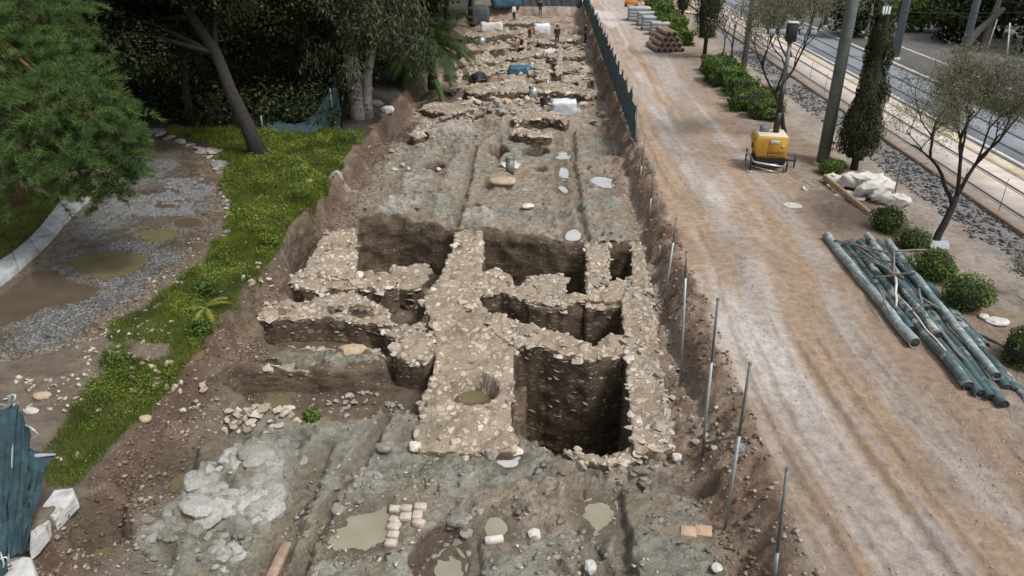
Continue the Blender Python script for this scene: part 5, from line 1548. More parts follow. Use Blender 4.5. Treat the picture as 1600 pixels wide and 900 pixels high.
# ================================================================== stack of old pipes
def pipe(label, a, b, r, mat, za=0.0, zb=None, inside=True, group='old pipes stacked beside the road', name='pipe'):
    zb = za if zb is None else zb
    A, B = P(a[0], a[1], 0), P(b[0], b[1], 0)
    A.z = za + r; B.z = zb + r
    root = empty(name, (A + B) / 2)
    c = (A + B) / 2
    A, B = A - c, B - c
    d = (B - A)
    jit = [Vector((0, 0, 0))] * 6
    n = 14
    pts = [A.lerp(B, i / n) + Vector((0, 0, .012 * math.sin(i * 1.3 + a[0]))) for i in range(n + 1)]
    rn_ = random.Random(a[0])
    pts = [q + Vector((rn_.gauss(0, .012), rn_.gauss(0, .012), -.015 * math.sin(math.pi * i / n))) for i, q in enumerate(pts)]
    bod = MB().tube(pts, [r * rn_.uniform(.96, 1.04) for _ in pts], 16, False)
    dn = d.normalized()
    # thick rim at both ends
    for e, s in ((A, 1), (B, -1)):
        bod.tube([e, e + dn * s * .002, e + dn * s * .02], [r, r * .86, r * .84], 16, False)
    bod.build('shell', mat, root, True)
    MB().tube([A + dn * .015, A + dn * .5], r * .84, 14, True).build('bore', M['pipe_inside'], root, True)
    MB().tube([B - dn * .015, B - dn * .5], r * .84, 14, True).build('bore', M['pipe_inside'], root, True)
    return tag(root, label, 'pipe', group)
pipe('long chalky pale pipe at the road side of the stack', (1290, 374), (1428, 544), .14, M['pipe_pale'])
pipe('peeling pipe with white blotches, second from the road', (1330, 384), (1512, 612), .135, M['pipe_mixed'])
pipe('teal pipe third from the road', (1343, 382), (1530, 622), .115, M['pipe_teal'])
pipe('teal pipe fourth from the road', (1356, 380), (1546, 628), .115, M['pipe_teal'])
pipe('long teal pipe reaching farthest down the stack', (1370, 384), (1566, 640), .12, M['pipe_teal'])
pipe('pale pipe with a white end lying on top of the stack', (1384, 392), (1552, 606), .10, M['pipe_pale'], .22)
pipe('greenish pipe in the middle of the stack', (1390, 388), (1572, 616), .11, M['pipe_teal'], .02)
pipe('dull teal pipe on the bush side of the stack', (1408, 402), (1588, 618), .11, M['pipe_teal'])
pipe('short teal pipe behind the stack under the bushes', (1436, 456), (1492, 504), .11, M['pipe_teal'])
pipe('white and dark peeling pipe nearest the bushes', (1500, 512), (1612, 640), .11, M['pipe_mixed'])
pipe('teal pipe piled over the upper end of the stack', (1338, 392), (1440, 500), .10, M['pipe_teal'], .24, .22)
pipe('short pale pipe piled over the upper end of the stack', (1352, 384), (1402, 452), .11, M['pipe_pale'], .25)
pipe('teal pipe half hidden between the chalky and peeling pipes', (1318, 384), (1424, 520), .10, M['pipe_teal'])
pipe('mottled teal pipe askew over the third and fourth pipes', (1362, 404), (1462, 540), .10, M['pipe_mixed'], .23, .2)
pipe('thin teal pipe slanting across the middle of the stack', (1396, 420), (1520, 560), .08, M['pipe_teal'], .24, .22)
pipe('thin dark teal pipe beside the bushes', (1422, 420), (1540, 548), .08, M['pipe_teal'], .05)
def pole_on_stack(label, a, b, r, mat, za, zb, name='pole'):
    A, B = P(a[0], a[1], za), P(b[0], b[1], zb)
    k = [A.lerp(B, i / 5) + Vector((.02 * math.sin(i * 2.1 + a[0]), 0, .015 * math.cos(i * 1.7 + a[1]))) for i in range(6)]
    o = MB().tube(k, [r, r * .98, r * .95, r * .95, r * .9, r * .85], 8).build(name, mat, None, True)
    return tag(o, label, 'pole', 'loose bars on the pipe stack')
pole_on_stack('dark bar across the upper end of the pipe stack', (1304, 376), (1386, 394), .035, M['timber_grey'], .3, .5)
pole_on_stack('grey bar slanting over the upper pipes', (1324, 376), (1378, 400), .03, M['timber_grey'], .45, .42)
pole_on_stack('long grey timber bar over the middle pipes', (1338, 386), (1398, 430), .035, M['timber_grey'], .5, .45)
pole_on_stack('grey timber bar under the bushes', (1356, 404), (1412, 434), .03, M['timber_grey'], .5, .45)
pole_on_stack('upright grey bar lying down the pipe stack', (1396, 394), (1400, 476), .035, M['timber_grey'], .55, .36)
pole_on_stack('short white bar lying down the pipe stack', (1400, 434), (1400, 478), .035, M['plaster'], .52, .4)
pole_on_stack('level grey bar pointing into the bushes', (1392, 392), (1480, 390), .035, M['timber_grey'], .55, .5)
pole_on_stack('dark bar crossing behind the bushes', (1364, 434), (1430, 426), .045, M['bark_grey'], .5, .45)
pole_on_stack('long grey branch reaching past the bushes', (1420, 456), (1504, 502), .045, M['timber_grey'], .35, .3)
pole_on_stack('grey branch end lying right of the stack', (1496, 502), (1574, 544), .05, M['timber_grey'], .15, .1)
pole_on_stack('grey bar slanting down the lower stack', (1374, 450), (1390, 490), .03, M['timber_grey'], .45, .32)
pole_on_stack('grey bar across the lower stack', (1436, 452), (1446, 506), .035, M['timber_grey'], .45, .3)
pole_on_stack('thin dark branch curled over the upper stack', (1330, 400), (1420, 412), .022, M['bark_grey'], .5, .5)
pole_on_stack('thin grey lath along the upper stack', (1318, 386), (1360, 440), .02, M['timber_grey'], .45, .35)
pole_on_stack('thin pale lath lying with the lower pipes', (1412, 470), (1476, 548), .025, M['plaster'], .3, .26)
pole_on_stack('broken dark lath across the lower stack', (1420, 486), (1480, 470), .025, M['bark_grey'], .36, .32)
pole_on_stack('grey lath poking out beside the chalky pipe', (1300, 380), (1372, 384), .02, M['timber_grey'], .15, .4)
pole_on_stack('split cracked timber in the lower stack', (1454, 500), (1506, 562), .05, M['timber_grey'], .26, .24)

# ================================================================== sacks and planks
def sack(label, px, py, s, rz, z=0.0, seed=0, mat='sack'):
    bm = bmesh.new(); bmesh.ops.create_icosphere(bm, subdivisions=4, radius=.5)
    for v in bm.verts:
        p = v.co.copy()
        q = Vector((p.x * s[0], p.y * s[1], (abs(p.z * 2) ** .6) * .5 * (1 if p.z > 0 else -1) * s[2]))
        q += Vector((mnoise.noise(p * 3.2 + Vector((seed, 0, 0))), mnoise.noise(p * 3.2 + Vector((0, seed, 5))), mnoise.noise(p * 4 + Vector((0, 7, seed))))) * .26 * min(s)
        r = (1 - 2 * abs(mnoise.noise(Vector((p.x * 7, p.y * 3.5, p.z * 4)) + Vector((seed, seed, 0))))) * .09 + abs(mnoise.noise(p * 14)) * .05
        q -= p.normalized() * r
        v.co = q
    me = bpy.data.meshes.new('sack'); bm.to_mesh(me); bm.free(); me.materials.append(M[mat])
    me.polygons.foreach_set('use_smooth', np.ones(len(me.polygons), bool))
    p = P(px, py, 0)
    o = link('sack', me, None, (p.x, p.y, z + s[2] * .42), (0, 0, rz))
    return tag(o, label, 'sack', 'white woven sacks by the roadside')
sack('grey white sack at the back of the sack pile', 1322, 292, (1.9, 1.0, .55), -.5, 0, 1)
sack('full white sack in the middle of the sack pile', 1345, 296, (1.9, .9, .6), -.1, .15, 2)
sack('rounded white sack over the plank end', 1365, 308, (1.9, .8, .55), .35, .15, 3)
sack('slack white sack behind the round bush', 1388, 318, (1.6, .9, .5), -.5, 0, 4)
sack('flattened white sack spread before the plank', 1302, 304, (2.6, 1.3, .16), -.55, 0, 5)
sack('flattened pale sack at the road side of the plank', 1275, 292, (1.1, .9, .14), -.5, 0, 6)
sack('small crumpled sack at the tip of the pile', 1404, 320, (.6, .5, .4), .3, 0, 7)
def plank(label, a, b, w, h, za, zb, mat='timber'):
    A, B = P(a[0], a[1], za), P(b[0], b[1], zb)
    d = B - A
    o = MB().box((0, 0, 0), (d.length, w, h), None, .01).build('plank', M[mat], None, loc=(A + B) / 2)
    o.rotation_euler = d.to_track_quat('X', 'Z').to_euler()
    return tag(o, label, 'plank', 'planks beside the sacks')
plank('long raw plank lying across the white sacks', (1288, 276), (1358, 334), .13, .22, .35, .10)
plank('short pale plank under the flattened sack', (1256, 284), (1296, 302), .12, .10, .12, .05)
o = flat_sheet('plastic_sheet', poly([(1455, 372), (1476, 370), (1486, 390), (1470, 396), (1450, 388)], .14), .16, M['concrete'], 1)
sm = o.modifiers.new('thickness', 'SOLIDIFY'); sm.thickness = .03; tag(o, 'grey blue plastic sheet at the foot of the olive tree', 'sheet')
# ================================================================== vegetation
def tubes_mesh(name, branches, mat, parent=None, n=6):
    b = MB()
    for pts, rs in branches: b.tube(pts, rs, n)
    return b.build(name, mat, parent, True)

def limb(rr, a, d, length, r0, r1, n=6, droop=0.0, wig=.12):
    pts = [Vector(a)]; d = Vector(d).normalized(); dirs = d.copy()
    for i in range(n):
        dirs = (dirs + Vector((rr.gauss(0, wig), rr.gauss(0, wig), rr.gauss(0, wig) - droop))).normalized()
        pts.append(pts[-1] + dirs * (length / n))
    return pts, [r0 + (r1 - r0) * i / n for i in range(n + 1)]

def clump_leaves(cens, rads, per, lw, lh, flat=.8, shell=.5, updir=None, spread=1.0):
    """leaf faces filling ellipsoid clumps"""
    C_ = []; D_ = []
    for c, r in zip(cens, rads):
        n = int(per * r * r)
        d = rdirs(n); rad = (shell + (1 - shell) * rng.random(n) ** .5)[:, None] * (1 + .25 * rng.normal(size=(n, 1)))
        C_.append(np.array(c) + d * rad * r * np.array([1, 1, flat])); D_.append(d)
    C_ = np.concatenate(C_); D_ = np.concatenate(D_)
    n = len(C_)
    nr = D_ + rdirs(n) * .9 * spread + (0, 0, .35)
    up = rdirs(n) if updir is None else np.tile(np.array(updir, float), (n, 1)) + rdirs(n) * .5
    return quads_cloud(C_, nr, up, lw * rng.uniform(.6, 1.3, n), lh * rng.uniform(.6, 1.4, n))

def merge(parts):
    V = []; F_ = []; n = 0
    for v, f in parts: V.append(v); F_.append(f + n); n += len(v)
    return np.concatenate(V), np.concatenate(F_)

def broad_tree(label, base, h, crown, per, lw, lh, leaf='dark_leaf', bark='bark_dark', tr=.25, lean=(0, 0), seed=0, name='tree', crown_lo=.35, nclump=26, cr=(1.0, 1.9), group='trees of the dark wood', flat=.75):
    """trunk with limbs and a crown of leaf clumps; crown = (rx, ry, rz)"""
    rr = random.Random(seed)
    root = empty(name, base)
    top = Vector((lean[0], lean[1], h))
    tp = [Vector((lean[0] * (i / 7) ** 1.2, lean[1] * (i / 7) ** 1.2, h * i / 7)) + Vector((rr.gauss(0, .10), rr.gauss(0, .10), 0)) * (i > 0) for i in range(8)]
    tp[0].z = -.3
    br = [(tp, [tr * (1.25 if i == 0 else 1 - .11 * i) for i in range(8)])]
    cens = []; rads = []
    cc = Vector((lean[0], lean[1], h * (crown_lo + 1) / 2))
    for i in range(nclump):
        d = Vector((rr.gauss(0, 1), rr.gauss(0, 1), rr.gauss(0, 1))).normalized() * rr.uniform(.35, 1) ** .6
        p = cc + Vector((d.x * crown[0], d.y * crown[1], d.z * crown[2]))
        cens.append(tuple(p)); rads.append(rr.uniform(*cr))
        a = tp[rr.randrange(3, 7)]
        if i % 2 == 0:
            m = a.lerp(p, .5) + Vector((rr.gauss(0, .2), rr.gauss(0, .2), .2))
            br.append(([a, a.lerp(m, .5), m, p], [tr * .35, tr * .28, tr * .2, tr * .06]))
    tubes_mesh('trunk', br, M[bark], root, 8)
    V, F_ = clump_leaves(cens, rads, per, lw, lh, flat)
    link('crown', mesh_np('crown', V, F_, M[leaf]), root)
    return tag(root, label, 'tree', group)

# ---- the dark wood on the left
wood = [  # base px, height, crown radii, seed, lean, label, leaf
    ((409, 246), 10.5, (4.0, 3.5, 3.2), 3, (-4.4, 1.0), 'leaning dark trunked tree on the edge of the lawn', 'dark_leaf', .37),
    ((300, 196), 12, (4.5, 4, 4.2), 4, (.5, 0), 'dark tree behind the leaning trunk', 'dark_leaf', .22),
    ((205, 186), 12, (4.5, 4, 4.5), 5, (0, 0), 'dark tree between the pine and the leaning trunk', 'mid_leaf', .22),
    ((95, 200), 13, (5, 4, 5.0), 6, (0, 0), 'dark tree right behind the foreground pine', 'dark_leaf', .25),
    ((-60, 215), 13, (5, 4, 5.0), 7, (0, 0), 'dark tree at the left frame edge', 'dark_leaf', .25),
    ((470, 168), 12, (4.5, 4, 4.5), 8, (.4, 0), 'dark tree left of the pale eucalyptus', 'mid_leaf', .22),
    ((630, 128), 13, (4.5, 4.5, 5.0), 9, (.8, 0), 'dark tree behind the palm bush', 'mid_leaf', .24),
    ((700, 60), 14, (4.5, 5, 5.0), 10, (0, 0), 'dark tree where the trench rim meets the wood', 'dark_leaf', .24),
    ((735, 26), 13, (3.6, 5, 5.0), 11, (-.5, 0), 'dark tree farthest along the trench rim', 'mid_leaf', .24),
    ((390, 120), 13, (6, 5, 5.5), 12, (0, 0), 'tall dark tree deep in the wood, centre', 'mid_leaf', .24),
    ((190, 110), 13, (7, 5, 5.5), 13, (0, 0), 'tall dark tree deep in the wood, beside the pine', 'dark_leaf', .24),
    ((550, 96), 14, (6, 5, 5.5), 14, (0, 0), 'tall dark tree deep in the wood, behind the eucalyptus', 'mid_leaf', .24),
    ((10, 120), 13, (7, 5, 5.5), 15, (0, 0), 'tall dark tree deep in the wood, left corner', 'dark_leaf', .24),
    ((640, 66), 14, (6, 6, 5.5), 16, (0, 0), 'tall dark tree deep in the wood, near the trench end', 'mid_leaf', .24),
]
for (px, py), h, cr, sd_, lean, lb, lf, tr in wood:
    b = P(px, py, 0)
    deep = py < 130
    broad_tree(lb, b, h, cr, 620 if not deep else 260, .10 if not deep else .2, .19 if not deep else .32, lf, 'bark_dark', tr, lean, sd_, crown_lo=.42 if 'leaning' in lb else .5 if ('palm' in lb or 'rim' in lb) else .22, nclump=30, cr=(1.1, 2.0) if not deep else (1.6, 2.8))
# undergrowth: one dark mass under the trees
def undergrowth():
    c = []; r = []
    rr = random.Random(5)
    for px in range(-120, 700, 26):
        for py in (212, 200, 188, 172, 150, 124, 96, 70, 48):
            if px > 640 - (py - 60) * .6 and py < 190 and px > 560: continue
            x = px + rr.uniform(-14, 14)
            lim = T_LEFT - 1.4
            p = P(x, py + rr.uniform(-8, 8), 0)
            if p.x - SK * p.y > lim - 1: continue
            if py > 150 and x > 540: continue
            if py > 192: p.y += 2.2
            if py > 180 and x < 250: continue
            q = rr.uniform(.8, 1.5) * (1 + (200 - py) / 160)
            c.append((p.x, p.y, q * rr.uniform(.35, .8))); r.append(q)
    V, F_ = clump_leaves(c, r, 260, .13, .22, .8, .5)
    o = link('undergrowth', mesh_np('undergrowth', V, F_, M['dark_leaf'])); tag(o, 'dark undergrowth filling the wood behind the lawn', 'undergrowth', None, 'stuff')
undergrowth()
def far_wood(label, x0, x1, y0, y1, n, seed, zr=(1, 12), side=None):
    rr = random.Random(seed); c = []; r = []
    for i in range(n):
        y = rr.uniform(y0, y1); x = rr.uniform(x0, x1)
        if side == 'left' and x - SK * y > T_LEFT - 3: continue
        if side == 'right' and x - SK * y < 38: continue
        c.append((x, y, rr.uniform(*zr))); r.append(rr.uniform(1.6, 3.2))
    V, F_ = clump_leaves(c, r, 45, .45, .7, .8, .5)
    o = link('forest', mesh_np('forest', V, F_, M['dark_leaf'])); return tag(o, label, 'trees', None, 'stuff')
far_wood('dark mass of trees behind the wood', -75, -6, 62, 120, 420, 3, (0, 10), 'left')
far_wood('dark mass of trees beyond the far pavement', 40, 95, 40, 130, 300, 4, (0, 9), 'right')

# ---- eucalyptus with pale trunks
def eucalyptus():
    b = P(562, 184, 0)
    root = empty('eucalyptus_tree', b)
    rr = random.Random(8)
    tr = []
    tr.append(([Vector((0, 0, -.3)), Vector((-.05, 0, .6)), Vector((-.15, .1, 2.4)), Vector((-.3, .2, 5)), Vector((-.5, .3, 8)), Vector((-.6, .4, 13))], [.62, .46, .40, .36, .30, .15]))
    tr.append(([Vector((.45, -.1, -.3)), Vector((.5, -.1, .8)), Vector((.62, 0, 2.2)), Vector((.95, .1, 3.6)), Vector((1.5, .3, 5.6)), Vector((2.4, .5, 9))], [.36, .26, .22, .20, .16, .08]))
    tr.append(([Vector((-.25, .2, 4)), Vector((-1.2, .3, 5.4)), Vector((-2.2, .4, 8))], [.2, .16, .08]))
    tubes_mesh('trunk', tr, M['bark_pale'], root, 12)
    c = []; r = []; twigs = []
    for i in range(60):
        a = rr.uniform(0, 6.28); q = rr.uniform(.6, 4.2)
        z = rr.uniform(2.8, 10)
        p = Vector((math.cos(a) * q + .4, math.sin(a) * q, z)); c.append(tuple(p)); r.append(rr.uniform(.5, 1.0))
        if i % 2: twigs.append(([Vector((0, .1, min(z + .8, 9))), p + Vector((0, 0, .6)), p], [.05, .035, .012]))
    for tw in twigs: tubes_mesh('limb', [tw], M['bark_grey'], root, 6)
    V, F_ = clump_leaves(c, r, 420, .07, .34, 1.3, .2, (0, 0, -1))
    link('crown', mesh_np('crown', V, F_, M['euc_leaf']), root)
    tag(root, 'tall eucalyptus with two pale trunks at the trench rim', 'tree')
eucalyptus()

# ---- palm bush leaning over the trench rim
def palm(label, base, h, n, L, seed, leaf='palm_leaf', name='palm', cat='palm', trunk=True, droop=.16, wl=.035, ll=.5):
    rr = random.Random(seed); root = empty(name, base)
    hd = Vector((0, 0, h))
    if trunk:
        MB().tube([(0, 0, -.3), (0, 0, h * .4), (0, 0, h * .8), (0, 0, h)], [.34, .30, .32, .2], 12).build('trunk', M['bark_grey'], root, True)
    for i in range(n):
        a = 2 * math.pi * i / n * 2.6 + rr.uniform(-.2, .2); el = rr.uniform(-.1, 1.3)
        d = Vector((math.cos(a) * math.cos(el), math.sin(a) * math.cos(el), math.sin(el)))
        pts = [hd.copy()]; cur = d.copy(); m = 9; ln = L * rr.uniform(.75, 1.1)
        for k in range(m):
            cur = (cur + Vector((0, 0, -droop))).normalized(); pts.append(pts[-1] + cur * ln / m)
        cen = []; up = []; nn = []
        for k in range(1, m):
            t = pts[k + 1] - pts[k]; sd2 = t.cross(Vector((0, 0, 1)))
            if sd2.length < 1e-4: sd2 = Vector((1, 0, 0))
            sd2.normalize()
            for j in range(3):
                q = pts[k] + t * (j / 3)
                for s in (-1, 1):
                    u = (sd2 * s + t.normalized() * .7 + Vector((0, 0, -.35 + rr.gauss(0, .1)))).normalized()
                    cen.append(q); up.append(u); nn.append(t.cross(u))
        V, F_ = quads_cloud(np.array([tuple(q) for q in cen]), np.array([tuple(q) for q in nn]), np.array([tuple(q) for q in up]), np.full(len(cen), wl), np.array([ll * math.sin(math.pi * (.15 + .8 * (q / len(cen)))) + .05 for q in range(len(cen))]), True)
        fr = link('frond', mesh_np('frond', V, F_, M[leaf]), root)
        MB().tube(pts, [.022 * (1 - .08 * k) for k in range(m + 1)], 5).build('rachis', M[leaf], fr)
    return tag(root, label, cat)
palm('feathery dark green palm bush overhanging the trench rim', P(676, 132, 0), 2.4, 90, 3.9, 4, droop=.20, wl=.07, ll=.7)
palm('yellow green fern sprawling on the lip of the bank', P(322, 488, 0), .12, 7, .85, 6, 'yellow_leaf', 'fern', 'fern', False, .16, .025, .11)
# ---- moss covered root hanging down the bank under the palm
p = P(690, 150, -.3); o = tubes_mesh('mossy_root', [([p + Vector((-.4, .4, .9)), p + Vector((-.1, .1, .3)), p + Vector((.05, 0, -.4)), p + Vector((.1, -.1, -.9))], [.2, .18, .16, .1])], plain('moss', (.09, .16, .03), .95, .4, 8, .8, 20, .03)); tag(o, 'green mossy root hanging down the bank below the palm', 'root')

# ---- foreground pine
def pine():
    base = P(28, 318, 0)
    root = empty('pine_tree', base); o = Vector(base)
    lobes = [(60, 30, 24, 1.5), (15, 70, 24, 1.7), (100, 80, 23.5, .95), (118, 50, 24, .6), (40, 130, 22.5, 1.5), (100, 140, 22.5, 1.1), (150, 150, 22, 1.0), (185, 172, 22, .75), (20, 190, 22, 1.4), (85, 200, 21.5, 1.3), (140, 205, 21.5, 1.2), (195, 210, 21.5, .7), (212, 235, 21.8, .45),
             (60, 250, 21.5, 1.0), (120, 262, 21.3, 1.0), (175, 262, 21.5, .85), (212, 268, 21.6, .4), (90, 300, 21.5, .65), (150, 300, 21.4, .6), (185, 300, 21.5, .45), (10, 255, 22.5, 1.2), (-40, 120, 23, 1.6), (-50, 220, 23, 1.4), (130, 178, 21.2, .8), (70, 165, 21.4, .9), (30, 20, 25, 1.6)]
    rr = random.Random(2)
    trunk = [Vector((0, 0, -.4)), Vector((-.1, 0, 1.5)), Vector((.1, -.2, 3.2)), Vector((.3, -.5, 5)), Vector((.3, -.8, 7)), Vector((.2, -1, 9.5))]
    br = [(trunk, [.34, .28, .25, .21, .16, .06])]
    Vp = []
    for px, py, zc, r in lobes:
        c = PD(px, py, zc) - o
        a = trunk[2].lerp(trunk[4], rr.random())
        m = a.lerp(c, .55) + Vector((0, 0, .3))
        br.append(([a, a.lerp(m, .6), m, c], [.10, .08, .055, .02]))
        r *= 1.05
        for s_ in range(int(26 * r + 8)):
            dv = np.array([rr.gauss(0, 1), rr.gauss(0, 1), rr.gauss(0, .38) + .12]); dv /= np.linalg.norm(dv)
            ln = r * rr.uniform(.65, 1.2); st0 = np.array(c) + np.array([rr.gauss(0, .18), rr.gauss(0, .18), rr.gauss(0, .24)]) * r
            end = st0 + dv * ln + np.array([0, 0, -.10 * ln])
            if s_ % 3 == 0: br.append(([Vector(st0), Vector((st0 + end) / 2 + np.array([0, 0, .05])), Vector(end)], [.014, .010, .005]))
            m_ = max(3, int(ln / .11))
            for k in range(m_):
                t = .3 + .7 * (k + rr.random()) / m_
                p_ = st0 + (end - st0) * t + np.array([0, 0, .10 * ln * 4 * t * (1 - t)])
                n = 20
                u = rdirs(n) * .8 + dv * .8 + np.array([0, 0, .35])
                V, F_ = quads_cloud(np.tile(p_, (n, 1)) + rng.normal(size=(n, 3)) * .02, rdirs(n), u, np.full(n, .015) * rng.uniform(.7, 1.5, n), rng.uniform(.12, .30, n), True)
                Vp.append(V)
        for k in range(5):
            e = c + Vector((rr.gauss(0, .5), rr.gauss(0, .5), rr.gauss(0, .3))) * r
            br.append(([c, c.lerp(e, .5) + Vector((0, 0, -.05)), e], [.02, .014, .006]))
    V = np.concatenate(Vp)
    tubes_mesh('trunk', br, M['bark_red'], root, 8)
    link('crown', mesh_np('crown', V, np.arange(len(V)).reshape(-1, 3), M['pine']), root)
    tag(root, 'bright green pine hanging over the pebble path', 'tree')
pine()

# ---- grass and weeds
def grass(label, outline, n, hmin, hmax, mat, wid, seed, thr=.15, name='grass', broad=False):
    pg = outline; lo, hi = pg.min(0) - .3, pg.max(0) + .3
    p = lo + (hi - lo) * rng.random((n, 2))
    p = p[rng.random(len(p)) < np.clip(18.0 / p[:, 1], .25, 1) ** .8]
    m = grass_mask(p[:, 0], p[:, 1])
    tt = p[:, 0] - SK * p[:, 1]
    keep = (m > thr + .5 * rng.random(len(p))) & (tt < T_LEFT + .12)
    if seed: keep &= fbm(p[:, 0] * .9, p[:, 1] * .9, 3, seed) > .50
    p = p[keep]
    z = land_zs(p)
    k = fbm(p[:, 0] * 1.3, p[:, 1] * 1.3, 2, 91)
    h = (hmin + (hmax - hmin) * rng.random(len(p))) * (.5 + k) * np.clip(p[:, 1] / 18, 1, 1.7)
    c3 = np.stack([p[:, 0], p[:, 1], z - .01], 1)
    if broad:
        c3[:, 2] += h * rng.random(len(p))
        V, F_ = quads_cloud(c3, rdirs(len(p)) * .8 + (0, -.2, .8), rdirs(len(p)), h * wid, h * wid * 1.5)
    else:
        up = rdirs(len(p)) * (.55, .55, .1) + (0, 0, .8)
        V, F_ = quads_cloud(c3, rdirs(len(p)) * (1, 1, .2), up, h * wid, h, True)
    o = link(name, mesh_np(name, V, F_, M[mat])); return tag(o, label, 'grass' if not broad else 'weeds', None, 'stuff')
grass('short green grass on the strip between path and trench', G_STRIP, 330000, .06, .17, 'grass', .13, 0)
grass('bright leafy weeds growing along the trench rim', G_STRIP, 330000, .08, .26, 'weed', .13, 93, .2, 'weeds', True)
grass('short green grass of the lawn under the leaning tree', G_BACK, 34000, .08, .2, 'grass', .18, 0)
grass('short green grass of the lawn behind the curved kerb', G_LEFT, 40000, .07, .16, 'grass', .16, 0)
def shrub_clump(label, px, py, r, leaf='bush', n=900):
    b = P(px, py, 0); root = empty('weed_clump', b)
    V, F_ = clump_leaves([(0, 0, r * .55), (r * .5, 0, r * .4), (-r * .4, .1, r * .4)], [r * .8, r * .6, r * .6], n / r / r / 2, .05, .09, .8, .3)
    link('leaves', mesh_np('leaves', V, F_, M[leaf]), root)
    MB().tube([(0, 0, -.05), (.02, 0, r * .5)], [.02, .01], 5).build('stem', M['bark_grey'], root)
    tag(root, label, 'weed', 'weed clumps on the grass strip')
for lb, px, py, r, lf in (('dark round weed clump on bare soil left of the grass strip', 180, 572, .42, 'bush'), ('dark bushy clump just under the yellow fern', 312, 522, .35, 'bush'), ('leafy clump above the yellow fern', 318, 462, .5, 'bush'),
                          ('tall leafy clump at the end of the strip under the eucalyptus', 548, 226, .7, 'bush'), ('bright clump on the rim in the middle of the strip', 424, 384, .45, 'weed'), ('green clump by the eucalyptus foot', 572, 176, .5, 'bush'), ('small moss weed in the sunken room', 486, 656, .2, 'bush')):
    shrub_clump(lb, px, py, r, lf)

# ---- clipped bushes on the right
def bush(label, px, py, rx, ry, h, seed, box=False, group='clipped bushes along the road', z=0.0, dens=1.0, rz=0.0):
    b = P(px, py, z); root = empty('hedge' if box else 'bush', b, rz)
    rr = random.Random(seed)
    n = int(2600 * dens * (rx * ry + h * (rx + ry)) / 1.6)
    d = rdirs(n)
    if box:
        m = np.max(np.abs(d), axis=1, keepdims=True); d2 = d / (m ** .75)
        c = d2 * np.array([rx, ry, h * .5]) * (.88 + .14 * rng.random((n, 1)))
    else:
        c = d * np.array([rx, ry, h * .52]) * (.80 + .20 * rng.random((n, 1)) + .10 * rng.random((n, 1)) ** 6 * 2)
    lump = 1 + .42 * (n3(c[:, 0] * 2.3 + seed, c[:, 1] * 2.3, c[:, 2] * 2.3, seed) - .5) * 2
    c = c * lump[:, None] + (0, 0, h * .52)
    c[:, 2] = np.maximum(c[:, 2], .02)
    far = max(1.0, b.y / 26)
    V, F_ = quads_cloud(c, d + rdirs(n) * .8, rdirs(n) + (0, 0, .6), .045 * far * rng.uniform(.6, 1.3, n), .08 * far * rng.uniform(.6, 1.4, n))
    link('foliage', mesh_np('foliage', V, F_, M['bush']), root)
    bm = bmesh.new()
    if box:
        bmesh.ops.create_cube(bm, size=1.0); bmesh.ops.subdivide_edges(bm, edges=bm.edges[:], cuts=3, use_grid_fill=True)
        for v in bm.verts: v.co = Vector((v.co.x * rx * 1.66, v.co.y * ry * 1.66, v.co.z * h * .82 + h * .46))
    else:
        bmesh.ops.create_icosphere(bm, subdivisions=3, radius=1.0)
        for v in bm.verts: v.co = Vector((v.co.x * rx * .84, v.co.y * ry * .84, max(.0, v.co.z * h * .43 + h * .5)))
    for v in bm.verts: v.co *= 1 + .08 * mnoise.noise(v.co * 3 + Vector((seed, 0, 0)))
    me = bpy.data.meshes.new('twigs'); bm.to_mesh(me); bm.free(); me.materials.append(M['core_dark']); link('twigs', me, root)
    return tag(root, label, 'hedge' if box else 'bush', group)
bush('round bush at the frame edge below the pipes', 1598, 572, .62, .6, .95, 1)
bush('largest round bush right beside the pipe stack', 1504, 484, .62, .6, .95, 2)
bush('round bush in the middle of the row beside the pipes', 1456, 438, .62, .6, .92, 3)
bush('low round bush at the foot of the olive tree', 1425, 388, .52, .5, .62, 4)
bush('round bush next to the white sacks', 1384, 362, .56, .55, .85, 5)
bush('small bright bush between the thick pole and the cypress', 1298, 274, .58, .5, .75, 6)
hedges = [(1192, 186, .8, .9, 1.0, 'low hedge block nearest the yellow light tower'), (1168, 172, .95, 1.0, 1.1, 'round topped hedge block behind the light tower'), (1158, 148, .9, .9, 1.0, 'hedge block beside the blue grey pole'), (1132, 132, 1.1, 1.6, 1.2, 'broad hedge block under the bare young trees'),
          (1122, 116, 1.0, 1.4, 1.1, 'hedge block at the foot of the dark cypress'), (1060, 70, 1.0, 1.6, 1.2, 'hedge block beside the clay pipe stack'), (1046, 48, 1.1, 2.6, 1.4, 'long hedge block behind the grey blocks'), (1030, 28, 1.2, 3.0, 1.5, 'far hedge block next to the sandy yard')]
for i, (px, py, rx, ry, h, lb) in enumerate(hedges): bush(lb, px, py, rx, ry, h, 20 + i, True, 'clipped hedge blocks', 0.0, .8, -SK)
bush('twiggy pale shrub behind the hedge blocks', 1196, 158, .7, .6, .9, 40, False, 'clipped bushes along the road', 0, .35)

